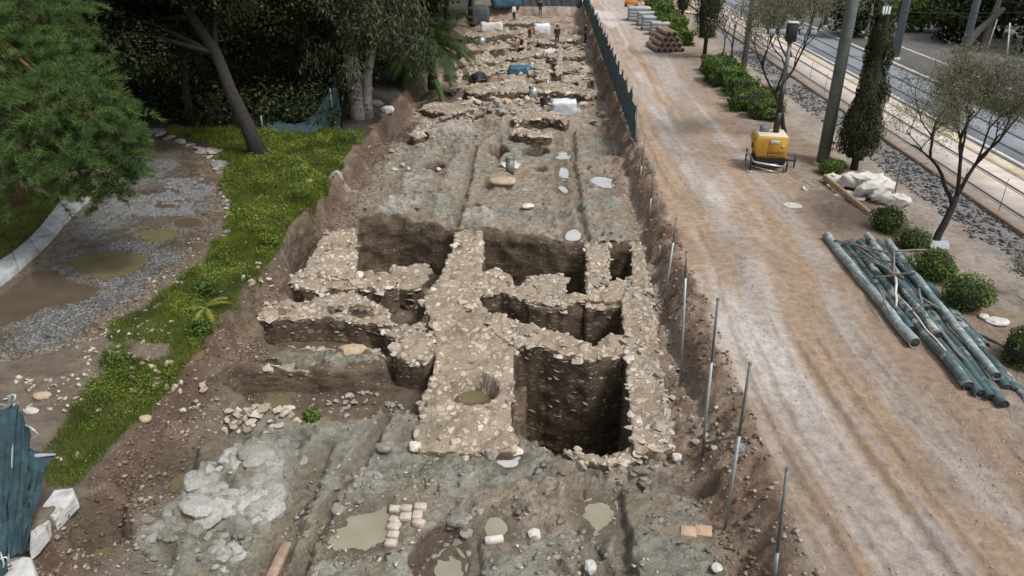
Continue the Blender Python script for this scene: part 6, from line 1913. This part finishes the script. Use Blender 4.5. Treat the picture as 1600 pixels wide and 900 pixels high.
# ---- cypresses
def cypress(label, px, py, h, r, seed, z0=.6, leaf='cypress', top_bare=False, per=2600, group='narrow cypresses', blunt=False, shape=1.0):
    b = P(px, py, 0); root = empty('cypress_tree', b); rr = random.Random(seed)
    MB().tube([(0, 0, -.3), (0, 0, z0 + .6), (.05, 0, h * .6), (.0, 0, h * .97)], [.17, .14, .1, .05], 10).build('trunk', M['bark_dark'], root, True)
    n = per
    t = rng.random(n) ** .9; a = rng.uniform(0, 6.283, n)
    prof = (np.sin(np.clip(t * .92 + .08, 0, 1) * math.pi) ** .45) if not blunt else np.clip(1.0 - .72 * t ** .8, .2, 1) * np.clip(t / .06, .35, 1)
    rad = r * prof * (.62 + .42 * rng.random(n)) * (1 + .5 * (n2(a * 1.6 + seed, t * h * 1.3, seed) - .5) * 2)
    c = np.stack([np.cos(a) * rad, np.sin(a) * rad, z0 + t * (h - z0)], 1)
    nr = np.stack([np.cos(a), np.sin(a), np.full(n, .15)], 1) + rdirs(n) * .5
    V, F_ = quads_cloud(c, nr, rdirs(n) * .7 + (0, 0, 1), .055 * rng.uniform(.6, 1.4, n), .15 * rng.uniform(.6, 1.4, n))
    link('crown', mesh_np('crown', V, F_, M[leaf]), root)
    zz = [z0 + .1, z0 + (h - z0) * .2, z0 + (h - z0) * .5, z0 + (h - z0) * .8, h * .97]
    pr = [.45, .62, .6, .42, .12] if not blunt else [.35, .55, .4, .28, .15]
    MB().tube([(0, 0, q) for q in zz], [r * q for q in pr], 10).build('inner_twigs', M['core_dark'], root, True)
    if top_bare:
        for k in range(3):
            MB().tube([(.1 * k - .1, 0, h * .9), (.12 * k - .12, .05, h * 1.05)], [.05, .04], 7).build('cut_stem', M['plate'], root, True)
    return tag(root, label, 'tree', group)
cypress('ivy covered narrow cypress with pale cut top', 1334, 264, 6.3, .95, 3, .5, top_bare=True, per=20000, blunt=True)
cypress('thick dark cypress behind the hedge', 1100, 92, 9.5, 1.15, 4, 1.5, per=12000)
cypress('small dark cypress far along the hedge', 1064, 44, 6.0, .9, 5, 1.6, per=5000)

# ---- bare and sparse trees
def sparse_tree(label, px, py, h, spread, seed, leaf='olive_leaf', nl=2600, fork=.35, tr=.16, bark='bark_dark', lean=(0, 0), lw=.035, lh=.09, depth=4, up=.25):
    b = P(px, py, 0); root = empty('tree', b); rr = random.Random(seed)
    br = []; tips = []
    def grow(a, d, ln, r, lev):
        pts, rs = limb(rr, a, d, ln, r, r * .62, 5, -.02, .16)
        br.append((pts, rs))
        if lev <= 0:
            tips.extend(pts[1:]); return
        if lev == 1: tips.extend(pts[3:])
        for k in range(rr.choice((2, 3, 3))):
            i = rr.randrange(3, 6); q = pts[i]
            dd = (pts[i] - pts[i - 1]).normalized() + Vector((rr.gauss(0, .55) * spread, rr.gauss(0, .55) * spread, up + rr.gauss(0, .25)))
            grow(q, dd, ln * rr.uniform(.6, .85), r * rr.uniform(.5, .66), lev - 1)
    d0 = Vector((lean[0], lean[1], 1))
    pts, rs = limb(rr, Vector((0, 0, -.2)), d0, h * fork, tr * 1.2, tr * .85, 6, 0, .10)
    br.append((pts, rs))
    for k in range(3):
        a = 2.1 * k + rr.uniform(0, 1)
        grow(pts[-1 - (k % 2)], Vector((math.cos(a) * .8 * spread, math.sin(a) * .8 * spread, .9)) + d0 * .2, h * .34, tr * .62, depth - 1)
    tubes_mesh('trunk', br, M[bark], root, 6)
    if nl:
        tp = np.array([tuple(t) for t in tips])
        c = tp[rng.integers(0, len(tp), nl)] + rng.normal(size=(nl, 3)) * .26 * (h / 5)
        V, F_ = quads_cloud(c, rdirs(nl), rdirs(nl) + (0, 0, -.2), lw * rng.uniform(.6, 1.3, nl), lh * rng.uniform(.6, 1.4, nl))
        link('crown', mesh_np('crown', V, F_, M[leaf]), root)
    return tag(root, label, 'tree', 'sparse trees beside the tram line')
sparse_tree('sparse grey olive tree leaning over the tram slab', 1456, 384, 5.4, .8, 21, nl=34000, fork=.36, tr=.115, lean=(.30, .05), lw=.022, lh=.085, depth=6)
sparse_tree('sparse olive tree behind the yellow light tower', 1226, 214, 6.4, .62, 5, nl=15000, fork=.40, tr=.10, lw=.035, lh=.10, depth=5)
sparse_tree('bare young tree rising from the hedge', 1142, 98, 4.4, .6, 7, nl=500, fork=.3, tr=.07, lw=.06, lh=.12)
sparse_tree('slim bare young tree behind the hedge', 1130, 86, 3.6, .5, 9, nl=200, fork=.4, tr=.05, lw=.06, lh=.12, depth=3)
sparse_tree('pale leaved tree farther along the tram line', 1236, 90, 4.6, .7, 12, nl=3500, fork=.35, tr=.09, lw=.09, lh=.16, leaf='olive_leaf')
sparse_tree('small grey shrub tree at the right frame edge', 1606, 470, 2.2, .9, 14, nl=1500, fork=.2, tr=.05)
sparse_tree('thin bare tree on the right verge', 1548, 172, 2.6, .5, 15, nl=60, fork=.4, tr=.05, depth=3)

# ---- trees and shrubs beyond the far pavement
for lb, px, py, h, cr, lf, sd_ in (('light green round shrub on the far pavement', 1440, 50, 4.2, (2.6, 2.2, 2.0), 'bush', 31), ('dark shrub at the far edge of the pavement', 1500, 66, 3.6, (2.6, 2.2, 1.8), 'mid_leaf', 32), ('dark clipped shrub behind the far pavement pole', 1335, 56, 4.5, (1.2, 1.2, 2.2), 'dark_leaf', 33),
                                  ('dark tree in the right corner', 1560, 60, 9, (5, 4, 4), 'dark_leaf', 34), ('dark tree behind the light green shrub', 1450, 26, 10, (6, 4, 4.5), 'dark_leaf', 35), ('dark tree at the right frame edge', 1640, 80, 9, (5, 4, 4), 'dark_leaf', 36), ('dark tree above the far pavement', 1350, 12, 10, (5, 4, 4.5), 'dark_leaf', 37)):
    broad_tree(lb, P(px, py, .12), h, cr, 160, .2, .32, lf, 'bark_grey', .16, (0, 0), sd_, crown_lo=.25, nclump=18, cr=(1.0, 1.7), group='trees beyond the far pavement')
for lb, a, bb in (('thick leaning grey trunk at the right corner', (1488, 84), (1545, 34)), ('second leaning grey trunk at the right corner', (1528, 82), (1552, 24))):
    A = P(a[0], a[1], .1); B = PD(bb[0], bb[1], (A.y * CP + (CAM_H - A.z) * SP) + .5)
    root = empty('leaning_trunk', A); tubes_mesh('trunk', [([Vector((0, 0, -.3)), (B - A) * .3 + Vector((.2, 0, -.25)), (B - A) * .7, (B - A) * 1.4], [.42, .33, .28, .2])], M['bark_grey'], root, 10)
    tag(root, lb, 'trunk', 'leaning trunks'); root['kind'] = 'thing'
for lb, px, y0, y1, dx in (('white painted stick leaning under the dark trees', 1541, 82, 30, 17), ('white painted stick standing under the dark trees', 1573, 92, 36, 5)):
    A = P(px, y0, .1); B = PD(px + dx, y1, A.y * CP + (CAM_H - A.z) * SP)
    o = MB().tube([A, B], .06, 7).build('stick', M['plaster']); tag(o, lb, 'stick', 'white sticks')
# dark net slumped at the wood's edge
def dark_net():
    root = empty('slumped_net', P(480, 205, 0)); o = Vector(root.location)
    rows = [[(412, 210, 0), (412, 204, .3), (414, 199, .55)], [(440, 212, 0), (440, 205, .25), (442, 200, .5)], [(470, 213, 0), (470, 207, .2), (472, 203, .4)], [(500, 208, 0), (500, 196, .55), (500, 188, 1.0)], [(520, 200, 0), (522, 170, .9), (522, 140, 1.9)], [(534, 196, 0), (538, 160, .9), (541, 128, 2.1)]]
    v = []; f = []
    for r in rows:
        base = P(r[0][0], r[0][1], 0)
        for k, (px, py, z) in enumerate(r):
            for j in range(2):
                p = base + Vector((.15 * mnoise.noise(Vector((px, k, j))), .3 * mnoise.noise(Vector((px * .3, k * 2, j))) + .25 * k * (z < .6), z)) - o; v.append(tuple(p + Vector((0, .03 * j, .0))))
    n = 3
    for i in range(len(rows) - 1):
        for k in range(n - 1):
            a = (i * n + k) * 2; b2 = ((i + 1) * n + k) * 2
            f += [(a, b2, b2 + 2, a + 2), (a + 3, b2 + 3, b2 + 1, a + 1)]
    ob = MB().add(v, f).build('netting', plain('blue_net', (.035, .07, .085), .85, .4, 3, .6, 60, .02), root, True)
    sb = ob.modifiers.new('s', 'SUBSURF'); sb.levels = 2; sb.render_levels = 2
    for px, py, h in ((522, 200, 2.0), (412, 212, 1.0)):
        q = P(px, py, 0) - o; MB().tube([q, q + Vector((0, 0, h))], .04, 8).build('post', M['steel_dark'], root, True)
    tag(root, 'dark blue net slumped along the edge of the wood', 'net')
dark_net()
# ================================================================== mobile light tower
def light_tower():
    b = P(1196, 262, 0); root = empty('light_tower', b, math.radians(-8))
    # body: tapered yellow canopy, cream top
    W_, D_, Z0, Z1 = 1.35, 1.25, .62, 1.5
    v = [(-W_ / 2 + .12, -D_ / 2, Z0), (W_ / 2, -D_ / 2, Z0), (W_ / 2, D_ / 2, Z0), (-W_ / 2 + .12, D_ / 2, Z0),
         (-W_ / 2 - .05, -D_ / 2, Z1 - .25), (W_ / 2, -D_ / 2, Z1 - .25), (W_ / 2, D_ / 2, Z1 - .25), (-W_ / 2 - .05, D_ / 2, Z1 - .25),
         (-W_ / 2 + .06, -D_ / 2, Z1), (W_ / 2, -D_ / 2, Z1), (W_ / 2, D_ / 2, Z1), (-W_ / 2 + .06, D_ / 2, Z1)]
    f = [(3, 2, 1, 0)] + [(a + k, (a + 1) % 4 + k, (a + 1) % 4 + k + 4, a + k + 4) for k in (0, 4) for a in range(4)] + [(8, 9, 10, 11)]
    cb = MB().add(v, f).build('canopy', M['yellow_paint'], root)
    bv = cb.modifiers.new('bevel', 'BEVEL'); bv.width = .04; bv.segments = 2
    MB().box((.03, 0, Z1 + .02), (W_ - .16, D_ - .08, .05), None, .02).build('roof', M['cream_paint'], root)
    dr = MB().box((.3, -D_ / 2 - .012, 1.05), (.62, .02, .7), None, .006).build('door', M['yellow_paint'], root)
    MB().box((.1, -D_ / 2 - .03, 1.32), (.36, .015, .13), None, .004).build('label_plate', M['plate'], dr)
    MB().box((.45, -D_ / 2 - .04, 1.14), (.13, .03, .07), None, .01).build('handle', M['chrome'], dr)
    for k in range(8):
        MB().box((-.12 + k * .085, -D_ / 2 - .028, .86), (.05, .012, .09 + .02 * (k % 3)), None, .003).build('vent_slot', M['brown_print'], dr)
    MB().box((-W_ / 2 + .0, -.2, 1.05), (.16, .16, .18), None, .02).build('filler_cap', M['brown_print'], root)
    for k in range(6):
        MB().box((-W_ / 2 + .02 + .012 * k, .25, .78 + k * .07), (.02, .5, .03), None, .004).build('louver', M['brown_print'], root)
    MB().box((-.12, -D_ / 2 - .006, 1.04), (.015, .014, .78)).build('panel_seam', M['black_paint'], root)
    MB().box((.0, -D_ / 2 - .006, .68), (1.1, .014, .02)).build('panel_seam', M['black_paint'], root)
    # chassis
    MB().box((.05, 0, .5), (1.25, 1.15, .24), None, .03).build('chassis', M['black_paint'], root)
    MB().tube([(-.78, .5, .5), (-.80, -.1, .62), (-.62, -.62, .42), (0, -.74, .36), (.62, -.76, .30)], .045, 10).build('bumper_rail', M['chrome'], root, True)
    MB().tube([(-.8, .4, .3), (-.72, -.5, .22), (0, -.76, .12), (.4, -.78, .05)], .022, 8).build('lower_rail', M['chrome'], root, True)
    for sx in (-.55, .62):
        w = MB().tube([(sx - .09, .1, .30), (sx - .085, .1, .30), (sx + .085, .1, .30), (sx + .09, .1, .30)], [.24, .30, .30, .24], 20).build('wheel', M['black_rubber'], root, True)
        MB().tube([(sx - .1, .1, .30), (sx + .1, .1, .30)], .13, 14).build('rim', M['steel'], w, True)
    for x, y in ((-.75, -.62), (.72, -.72), (1.15, -.1), (-.75, .75)):
        o = MB().tube([(x, y, .05), (x, y, .62)], .035, 8).build('outrigger', M['black_paint'], root, True)
        MB().tube([(x, y, .0), (x, y, .04)], [.17, .15], 14).build('foot', M['steel'], o, True)
    MB().box((.95, -.1, .4), (.5, .08, .08), None, .01).build('outrigger_arm', M['black_paint'], root)
    MB().tube([(.62, -.72, .0), (.62, -.72, .35)], .05, 8).build('jack', M['steel_dark'], root, True)
    # mast
    mx, my = .22, .1
    MB().tube([(mx, my, Z1), (mx, my, 2.4)], .13, 12).build('mast_base', M['black_paint'], root, True)
    MB().tube([(mx, my, 2.3), (mx, my, 3.6)], .105, 12).build('mast', M['black_paint'], root, True)
    MB().tube([(mx, my, 3.6), (mx, my, 5.2)], .08, 12).build('mast', M['steel_dark'], root, True)
    MB().tube([(mx + .05, my, 5.25), (mx - .05, my, 5.25)], .09, 8).build('mast_head', M['black_paint'], root)
    MB().box((mx, my, 5.62), (.40, .34, .72), None, .03).build('lamp_housing', M['black_paint'], root)
    MB().box((mx, my, 6.0), (.44, .38, .05), None, .01).build('housing_lid', M['plate'], root)
    MB().tube([(mx - .95, my, 5.72), (mx + .95, my, 5.72)], .03, 8).build('cross_arm', M['black_paint'], root, True)
    for sx in (-.8, -.4, .4, .8):
        l = MB().box((mx + sx, my - .12, 5.66), (.30, .16, .24), None, .02).build('floodlight', M['black_paint'], root)
        MB().box((mx + sx, my - .205, 5.66), (.25, .012, .19), None, .003).build('lens', M['glass'], l)
    MB().box((-.25, .2, Z1 + .17), (.34, .3, .26), None, .04).build('exhaust_box', M['steel_dark'], root)
    tag(root, 'yellow mobile light tower with tall mast parked beside the road', 'light tower')
light_tower()

# ================================================================== people at the far end
def person(label, px, py, z, h, joints, top, legs, face=(0, -1), helmet=None, rz=0.0):
    """joints: pose of a 1.75 m figure in metres, facing -Y"""
    J = {k: Vector(v) for k, v in joints.items()}
    names = ['pelvis', 'belly', 'chest', 'neck', 'head', 'crown', 'shl', 'ell', 'hal', 'shr', 'elr', 'har', 'hil', 'knl', 'anl', 'tol', 'hir', 'knr', 'anr', 'tor']
    R_ = dict(pelvis=.15, belly=.145, chest=.16, neck=.06, head=.10, crown=.085, shl=.075, ell=.05, hal=.045, shr=.075, elr=.05, har=.045, hil=.095, knl=.065, anl=.05, tol=.045, hir=.095, knr=.065, anr=.05, tor=.045)
    E = [('pelvis', 'belly'), ('belly', 'chest'), ('chest', 'neck'), ('neck', 'head'), ('head', 'crown'), ('chest', 'shl'), ('shl', 'ell'), ('ell', 'hal'), ('chest', 'shr'), ('shr', 'elr'), ('elr', 'har'),
         ('pelvis', 'hil'), ('hil', 'knl'), ('knl', 'anl'), ('anl', 'tol'), ('pelvis', 'hir'), ('hir', 'knr'), ('knr', 'anr'), ('anr', 'tor')]
    me = bpy.data.meshes.new('person')
    me.from_pydata([tuple(J[n]) for n in names], [(names.index(a), names.index(b)) for a, b in E], [])
    o = bpy.data.objects.new('tmp', me); col.objects.link(o)
    sk = o.modifiers.new('skin', 'SKIN'); sb = o.modifiers.new('sub', 'SUBSURF'); sb.levels = 2; sb.render_levels = 2
    for i, n in enumerate(names):
        me.skin_vertices[0].data[i].radius = (R_[n], R_[n] * (.78 if n in ('chest', 'belly') else 1)); me.skin_vertices[0].data[i].use_root = (n == 'pelvis')
    dg = bpy.context.evaluated_depsgraph_get(); dg.update()
    em = bpy.data.meshes.new_from_object(o.evaluated_get(dg))
    bpy.data.objects.remove(o)
    em.materials.clear()
    for m in (M[top], M[legs], M['skin'], M['black_rubber']): em.materials.append(m)
    keys = {n: J[n] for n in names}
    for pl in em.polygons:
        n = min(keys, key=lambda k: (keys[k] - pl.center).length)
        pl.material_index = 2 if n in ('head', 'crown', 'neck', 'hal', 'har') else 3 if n in ('tol', 'tor', 'anl', 'anr') else 1 if n in ('pelvis', 'hil', 'hir', 'knl', 'knr') else 0
        pl.use_smooth = True
    b = P(px, py, z); b.z = max(land_z(b.x, b.y), -1.05)
    po = link('person', em, None, b, (0, 0, rz), (h / 1.75 * 1.07,) * 3)
    hd = (J['head'] + J['crown']) / 2
    dv = (J['crown'] - J['neck']).normalized()
    bm = bmesh.new(); bmesh.ops.create_icosphere(bm, subdivisions=2, radius=.118)
    bmesh.ops.delete(bm, geom=[v for v in bm.verts if v.co.dot(dv) < -.015 and v.co.y < .03], context='VERTS')
    hm = bpy.data.meshes.new('hair'); bm.to_mesh(hm); bm.free(); hm.materials.append(M[helmet] if helmet else M['hair'])
    link('helmet' if helmet else 'hair', hm, po, hd + dv * .03)
    return tag(po, label, 'person', 'people working in the trench')
STAND = dict(pelvis=(0, 0, .95), belly=(0, 0, 1.12), chest=(0, 0, 1.34), neck=(0, 0, 1.5), head=(0, -.02, 1.6), crown=(0, -.01, 1.70), shl=(-.19, 0, 1.42), ell=(-.25, .02, 1.14), hal=(-.24, -.08, .88), shr=(.19, 0, 1.42), elr=(.25, .02, 1.14), har=(.24, -.08, .88),
             hil=(-.10, 0, .86), knl=(-.11, -.02, .48), anl=(-.11, .02, .08), tol=(-.12, -.15, .05), hir=(.10, 0, .86), knr=(.11, -.02, .48), anr=(.11, .02, .08), tor=(.12, -.15, .05))
BEND = dict(STAND, pelvis=(0, .12, .92), belly=(0, -.02, 1.06), chest=(0, -.22, 1.16), neck=(0, -.36, 1.20), head=(0, -.45, 1.20), crown=(0, -.54, 1.16), shl=(-.2, -.26, 1.18), ell=(-.24, -.36, .9), hal=(-.15, -.48, .66), shr=(.2, -.26, 1.18), elr=(.24, -.36, .9), har=(.15, -.48, .66), hil=(-.1, .12, .86), hir=(.1, .12, .86))
person('person in an orange vest and dark trousers bending over a pit', 814, 80, -1, 1.72, BEND, 'orange_cloth', 'dark_cloth', rz=-1.0)
person('person in an orange vest and white helmet bending beside the white bag', 828, 66, -1, 1.74, BEND, 'orange_cloth', 'blue_cloth', helmet='white_cloth', rz=.9)
person('person all in black standing upright in the trench', 870, 72, -1, 1.75, STAND, 'dark_cloth', 'dark_cloth', rz=.4)
person('person in dark clothes standing against the teal fence', 914, 70, -1, 1.7, STAND, 'dark_cloth', 'dark_cloth', rz=1.2)
person('person in dark clothes standing before the grey screen', 844, 27, -1, 1.75, STAND, 'dark_cloth', 'blue_cloth', rz=-.3)
person('person in a white top at the far end of the trench', 803, 40, -1, 1.7, STAND, 'white_cloth', 'dark_cloth', rz=.7)

# ================================================================== things lying in the far trench
def on_land(px, py, z=-.95):
    p = P(px, py, z); p.z = land_z(p.x, p.y); return p
def bulk_bag(label, px, py, w, d, h, mat='white_sheet', name='bulk_bag', cat='bag', seed=0):
    p = on_land(px, py)
    bm = bmesh.new(); bmesh.ops.create_cube(bm, size=1.0); bmesh.ops.subdivide_edges(bm, edges=bm.edges[:], cuts=5, use_grid_fill=True)
    for v in bm.verts:
        q = v.co; k = 1 + .10 * (1 - (2 * q.z) ** 2)
        v.co = Vector((q.x * w * k, q.y * d * k, (q.z + .5) * h)) + Vector((mnoise.noise(q * 4 + Vector((seed, 0, 0))), mnoise.noise(q * 4 + Vector((0, seed, 3))), mnoise.noise(q * 5 + Vector((3, 0, seed))))) * .08 * w
    me = bpy.data.meshes.new(name); bm.to_mesh(me); bm.free(); me.materials.append(M[mat]); me.polygons.foreach_set('use_smooth', np.ones(len(me.polygons), bool))
    return tag(link(name, me, None, (p.x, p.y, p.z - .05), (0, 0, random.uniform(-.2, .2))), label, cat, 'sheets and bags in the far trench')
bulk_bag('large white bulk bag near the oval pit', 881, 180, 1.35, .9, .85, seed=1)
bulk_bag('white bag standing beside the workers in orange', 846, 54, 1.4, 1.0, 1.1, seed=2)
bulk_bag('white square bundle in front of the figure in black', 862, 84, 1.4, .9, .6, 'sack', seed=3)
bulk_bag('white bundle left of the orange workers', 768, 52, 2.0, 1.2, 1.0, 'sack', seed=4)
bulk_bag('white sheeted pallet at the far left of the trench', 790, 24, 3.0, 2.0, 1.5, 'blue_plastic', 'tarpaulin', 'tarpaulin', 5)
bulk_bag('blue tarpaulin bundle in the middle of the far trench', 812, 117, 1.5, 1.1, .7, 'blue_plastic', 'tarpaulin', 'tarpaulin', 6)
bulk_bag('dark grey wrapped bundle at the trench rim', 748, 38, 1.8, 2.6, 1.8, 'grey_net', 'tarpaulin', 'tarpaulin', 7)
bulk_bag('pale sack by the dark figure at the teal fence', 893, 66, .9, .7, .45, 'steel', seed=8)
def sheet(label, pts, mat, z=-.9, name='plastic_sheet', thick=.03):
    pg = poly(pts, z); zz = float(land_zs(pg).max())
    ce = pg.mean(0); bm = bmesh.new()
    pl = [Vector((a, b)) for a, b in pg]
    vs = [bm.verts.new((p.x, p.y, 0)) for p in pl]; f = bm.faces.new(vs)
    bmesh.ops.triangulate(bm, faces=[f]); bmesh.ops.subdivide_edges(bm, edges=bm.edges[:], cuts=4)
    cs = [(v.co.x, v.co.y) for v in bm.verts]; hz = land_zs(cs)
    for v, h in zip(bm.verts, hz): v.co.z = max(h, zz - .25) + .05 + .04 * mnoise.noise(v.co * 3)
    bmesh.ops.recalc_face_normals(bm, faces=bm.faces[:])
    me = bpy.data.meshes.new(name); bm.to_mesh(me); bm.free(); me.materials.append(M[mat])
    o = link(name, me); so = o.modifiers.new('thickness', 'SOLIDIFY'); so.thickness = thick
    return tag(o, label, 'sheet', 'plastic sheets in the trench')
sheet('bluish white sheet spread before the brown cutting', [(852, 140), (856, 124), (872, 122), (875, 132), (870, 142)], 'white_sheet')
sheet('white slabs of sheeting beside the palm bush', [(702, 118), (706, 110), (742, 110), (740, 120)], 'white_sheet')
sheet('long white board along the foot of the teal fence', [(920, 100), (926, 100), (936, 136), (930, 138)], 'sack', -.6)
sheet('white rag beside the grey pipe stump', [(780, 254), (800, 250), (814, 258), (808, 264), (790, 262)], 'plaster')
def tub(label, px, py, r, h, mat, lie=None, inner='black_rubber', name='bucket'):
    p = on_land(px, py); root = empty(name, p)
    rot = Matrix.Identity(3)
    b = MB().tube([(0, 0, 0), (0, 0, .01), (0, 0, h), (0, 0, h + .01), (0, 0, h - .01)], [r * .5, r * .85, r, r * 1.05, r * .92], 18, True); ob = b.build('shell', M[mat], root, True)
    MB().tube([(0, 0, h * .6), (0, 0, h + .004)], [r * .8, r * .9], 16, True).build('inside', M[inner], root, True)
    MB().tube([(-r, 0, h), (-r * .7, 0, h + r * .6), (0, 0, h + r * .85), (r * .7, 0, h + r * .6), (r, 0, h)], .012, 6).build('handle', M['steel_dark'], root)
    if lie: root.rotation_euler = lie; root.location.z += r * .9
    return tag(root, label, 'bucket', 'buckets and tubs in the trench')
tub('black tub lying on its side by the rubble wall', 742, 139, .55, .8, 'black_rubber', (1.35, 0, .5))
tub('grey pipe stump standing beside the white rag', 797, 272, .22, .75, 'steel_dark')
tub('white bucket on the rubble wall', 790, 136, .3, .45, 'sack')
tub('grey bucket against the dark rubble wall', 833, 158, .3, .8, 'steel')
tub('dark bucket beside the bulk bag', 852, 165, .35, .6, 'black_rubber')
tub('blue bucket by the figure at the fence', 882, 66, .35, .5, 'blue_plastic')
tub('white bucket behind the orange workers', 806, 62, .3, .6, 'sack')
tub('dark bucket at the left edge of the far trench', 722, 74, .45, .7, 'black_rubber')
tub('grey bucket left of the distant low walls', 752, 72, .4, .8, 'steel')
tub('teal bucket in the sunken room', 604, 622, .10, .16, 'teal_net')
# white measuring frame of thin rods
root = empty('measuring_frame', on_land(880, 125))
o_ = Vector(root.location)
for a, b in (((878, 76), (878, 126)), ((878, 84), (912, 74)), ((878, 112), (925, 118))):
    A, B = P(a[0], a[1], -.55) - o_, P(b[0], b[1], -.55) - o_
    MB().tube([A, B], .03, 6).build('rod', M['plaster'], root)
tag(root, 'thin white rods laid out as a measuring frame', 'frame')

# ================================================================== stacks at the road side
def block_stack(label, px, py, w, d, h, n):
    p = P(px, py, 0); root = empty('block_pallet', p, -SK)
    for k in range(n):
        MB().box((random.uniform(-.02, .02), 0, .12 + h / n * (k + .5)), (w, d, h / n - .03), None, .03).build('slab', M['pallet_grey'], root)
    MB().box((0, 0, .06), (w * 1.05, d * 1.05, .1), None, .01).build('pallet', M['timber_grey'], root)
    return tag(root, label, 'blocks', 'pallets of grey blocks')
block_stack('pallet of grey slabs nearest the clay pipes', 1030, 54, 1.6, 1.4, 1.0, 4)
block_stack('second pallet of grey slabs from the clay pipes', 1018, 46, 1.8, 1.4, 1.1, 4)
block_stack('third pallet of grey slabs from the clay pipes', 1012, 39, 2.0, 1.6, 1.1, 4)
block_stack('farthest pallet of grey slabs', 998, 32, 2.2, 1.6, 1.2, 4)
c0 = P(1042, 78, 0)
k = 0
nm = ['bottom', 'second', 'third', 'top']
for row in range(4):
    for j in range(5 - row):
        x = (j - (4 - row) / 2) * .46; z = .22 + row * .40
        A = c0 + Vector((x, -1.5, z)); B = c0 + Vector((x - .3, 1.9, z))
        root = empty('clay_pipe', (A + B) / 2); c = (A + B) / 2
        d = (B - A)
        MB().tube([A - c, (A - c) + d * .001, B - c], [.16, .215, .205], 14, False).build('shell', M['clay_pipe'], root, True)
        MB().tube([(A - c) + d * .004, (A - c) + d * .3], .165, 12).build('bore', M['black_rubber'], root, True)
        od = ['leftmost', 'second', 'third', 'fourth', 'fifth'][j]
        tag(root, 'brown clay pipe, %s of the %s row in the small pile by the hedge' % (od, nm[row]), 'pipe', 'clay pipes piled by the hedge')
# far yard beyond the hedge: sandy patch and a parked barrier
sheet2 = flat_sheet('sandy_yard', poly([(985, 22), (990, -8), (1100, -8), (1130, 20), (1080, 24), (1040, 10), (1020, 24)], .05), .10, plain('sand', (.52, .40, .29), .9, .15, .6, .4, 20, .02), 2); sheet2['kind'] = 'structure'
for lb, px, py in (('orange and dark machine parked at the road end', 986, 10), ('small orange barrier near the sandy yard', 1000, 4)):
    p = P(px, py, 0); root = empty('barrier', p)
    MB().box((0, 0, .5), (1.6, .5, .55), None, .05, .8).build('panel', M['orange_cloth'], root)
    for s in (-.6, .6): MB().box((s, 0, .12), (.25, .8, .24), None, .03).build('foot', M['black_rubber'], root)
    MB().box((0, 0, .9), (1.2, .4, .3), None, .05).build('top_box', M['black_paint'], root)
    tag(root, lb, 'barrier', 'things at the far road end')
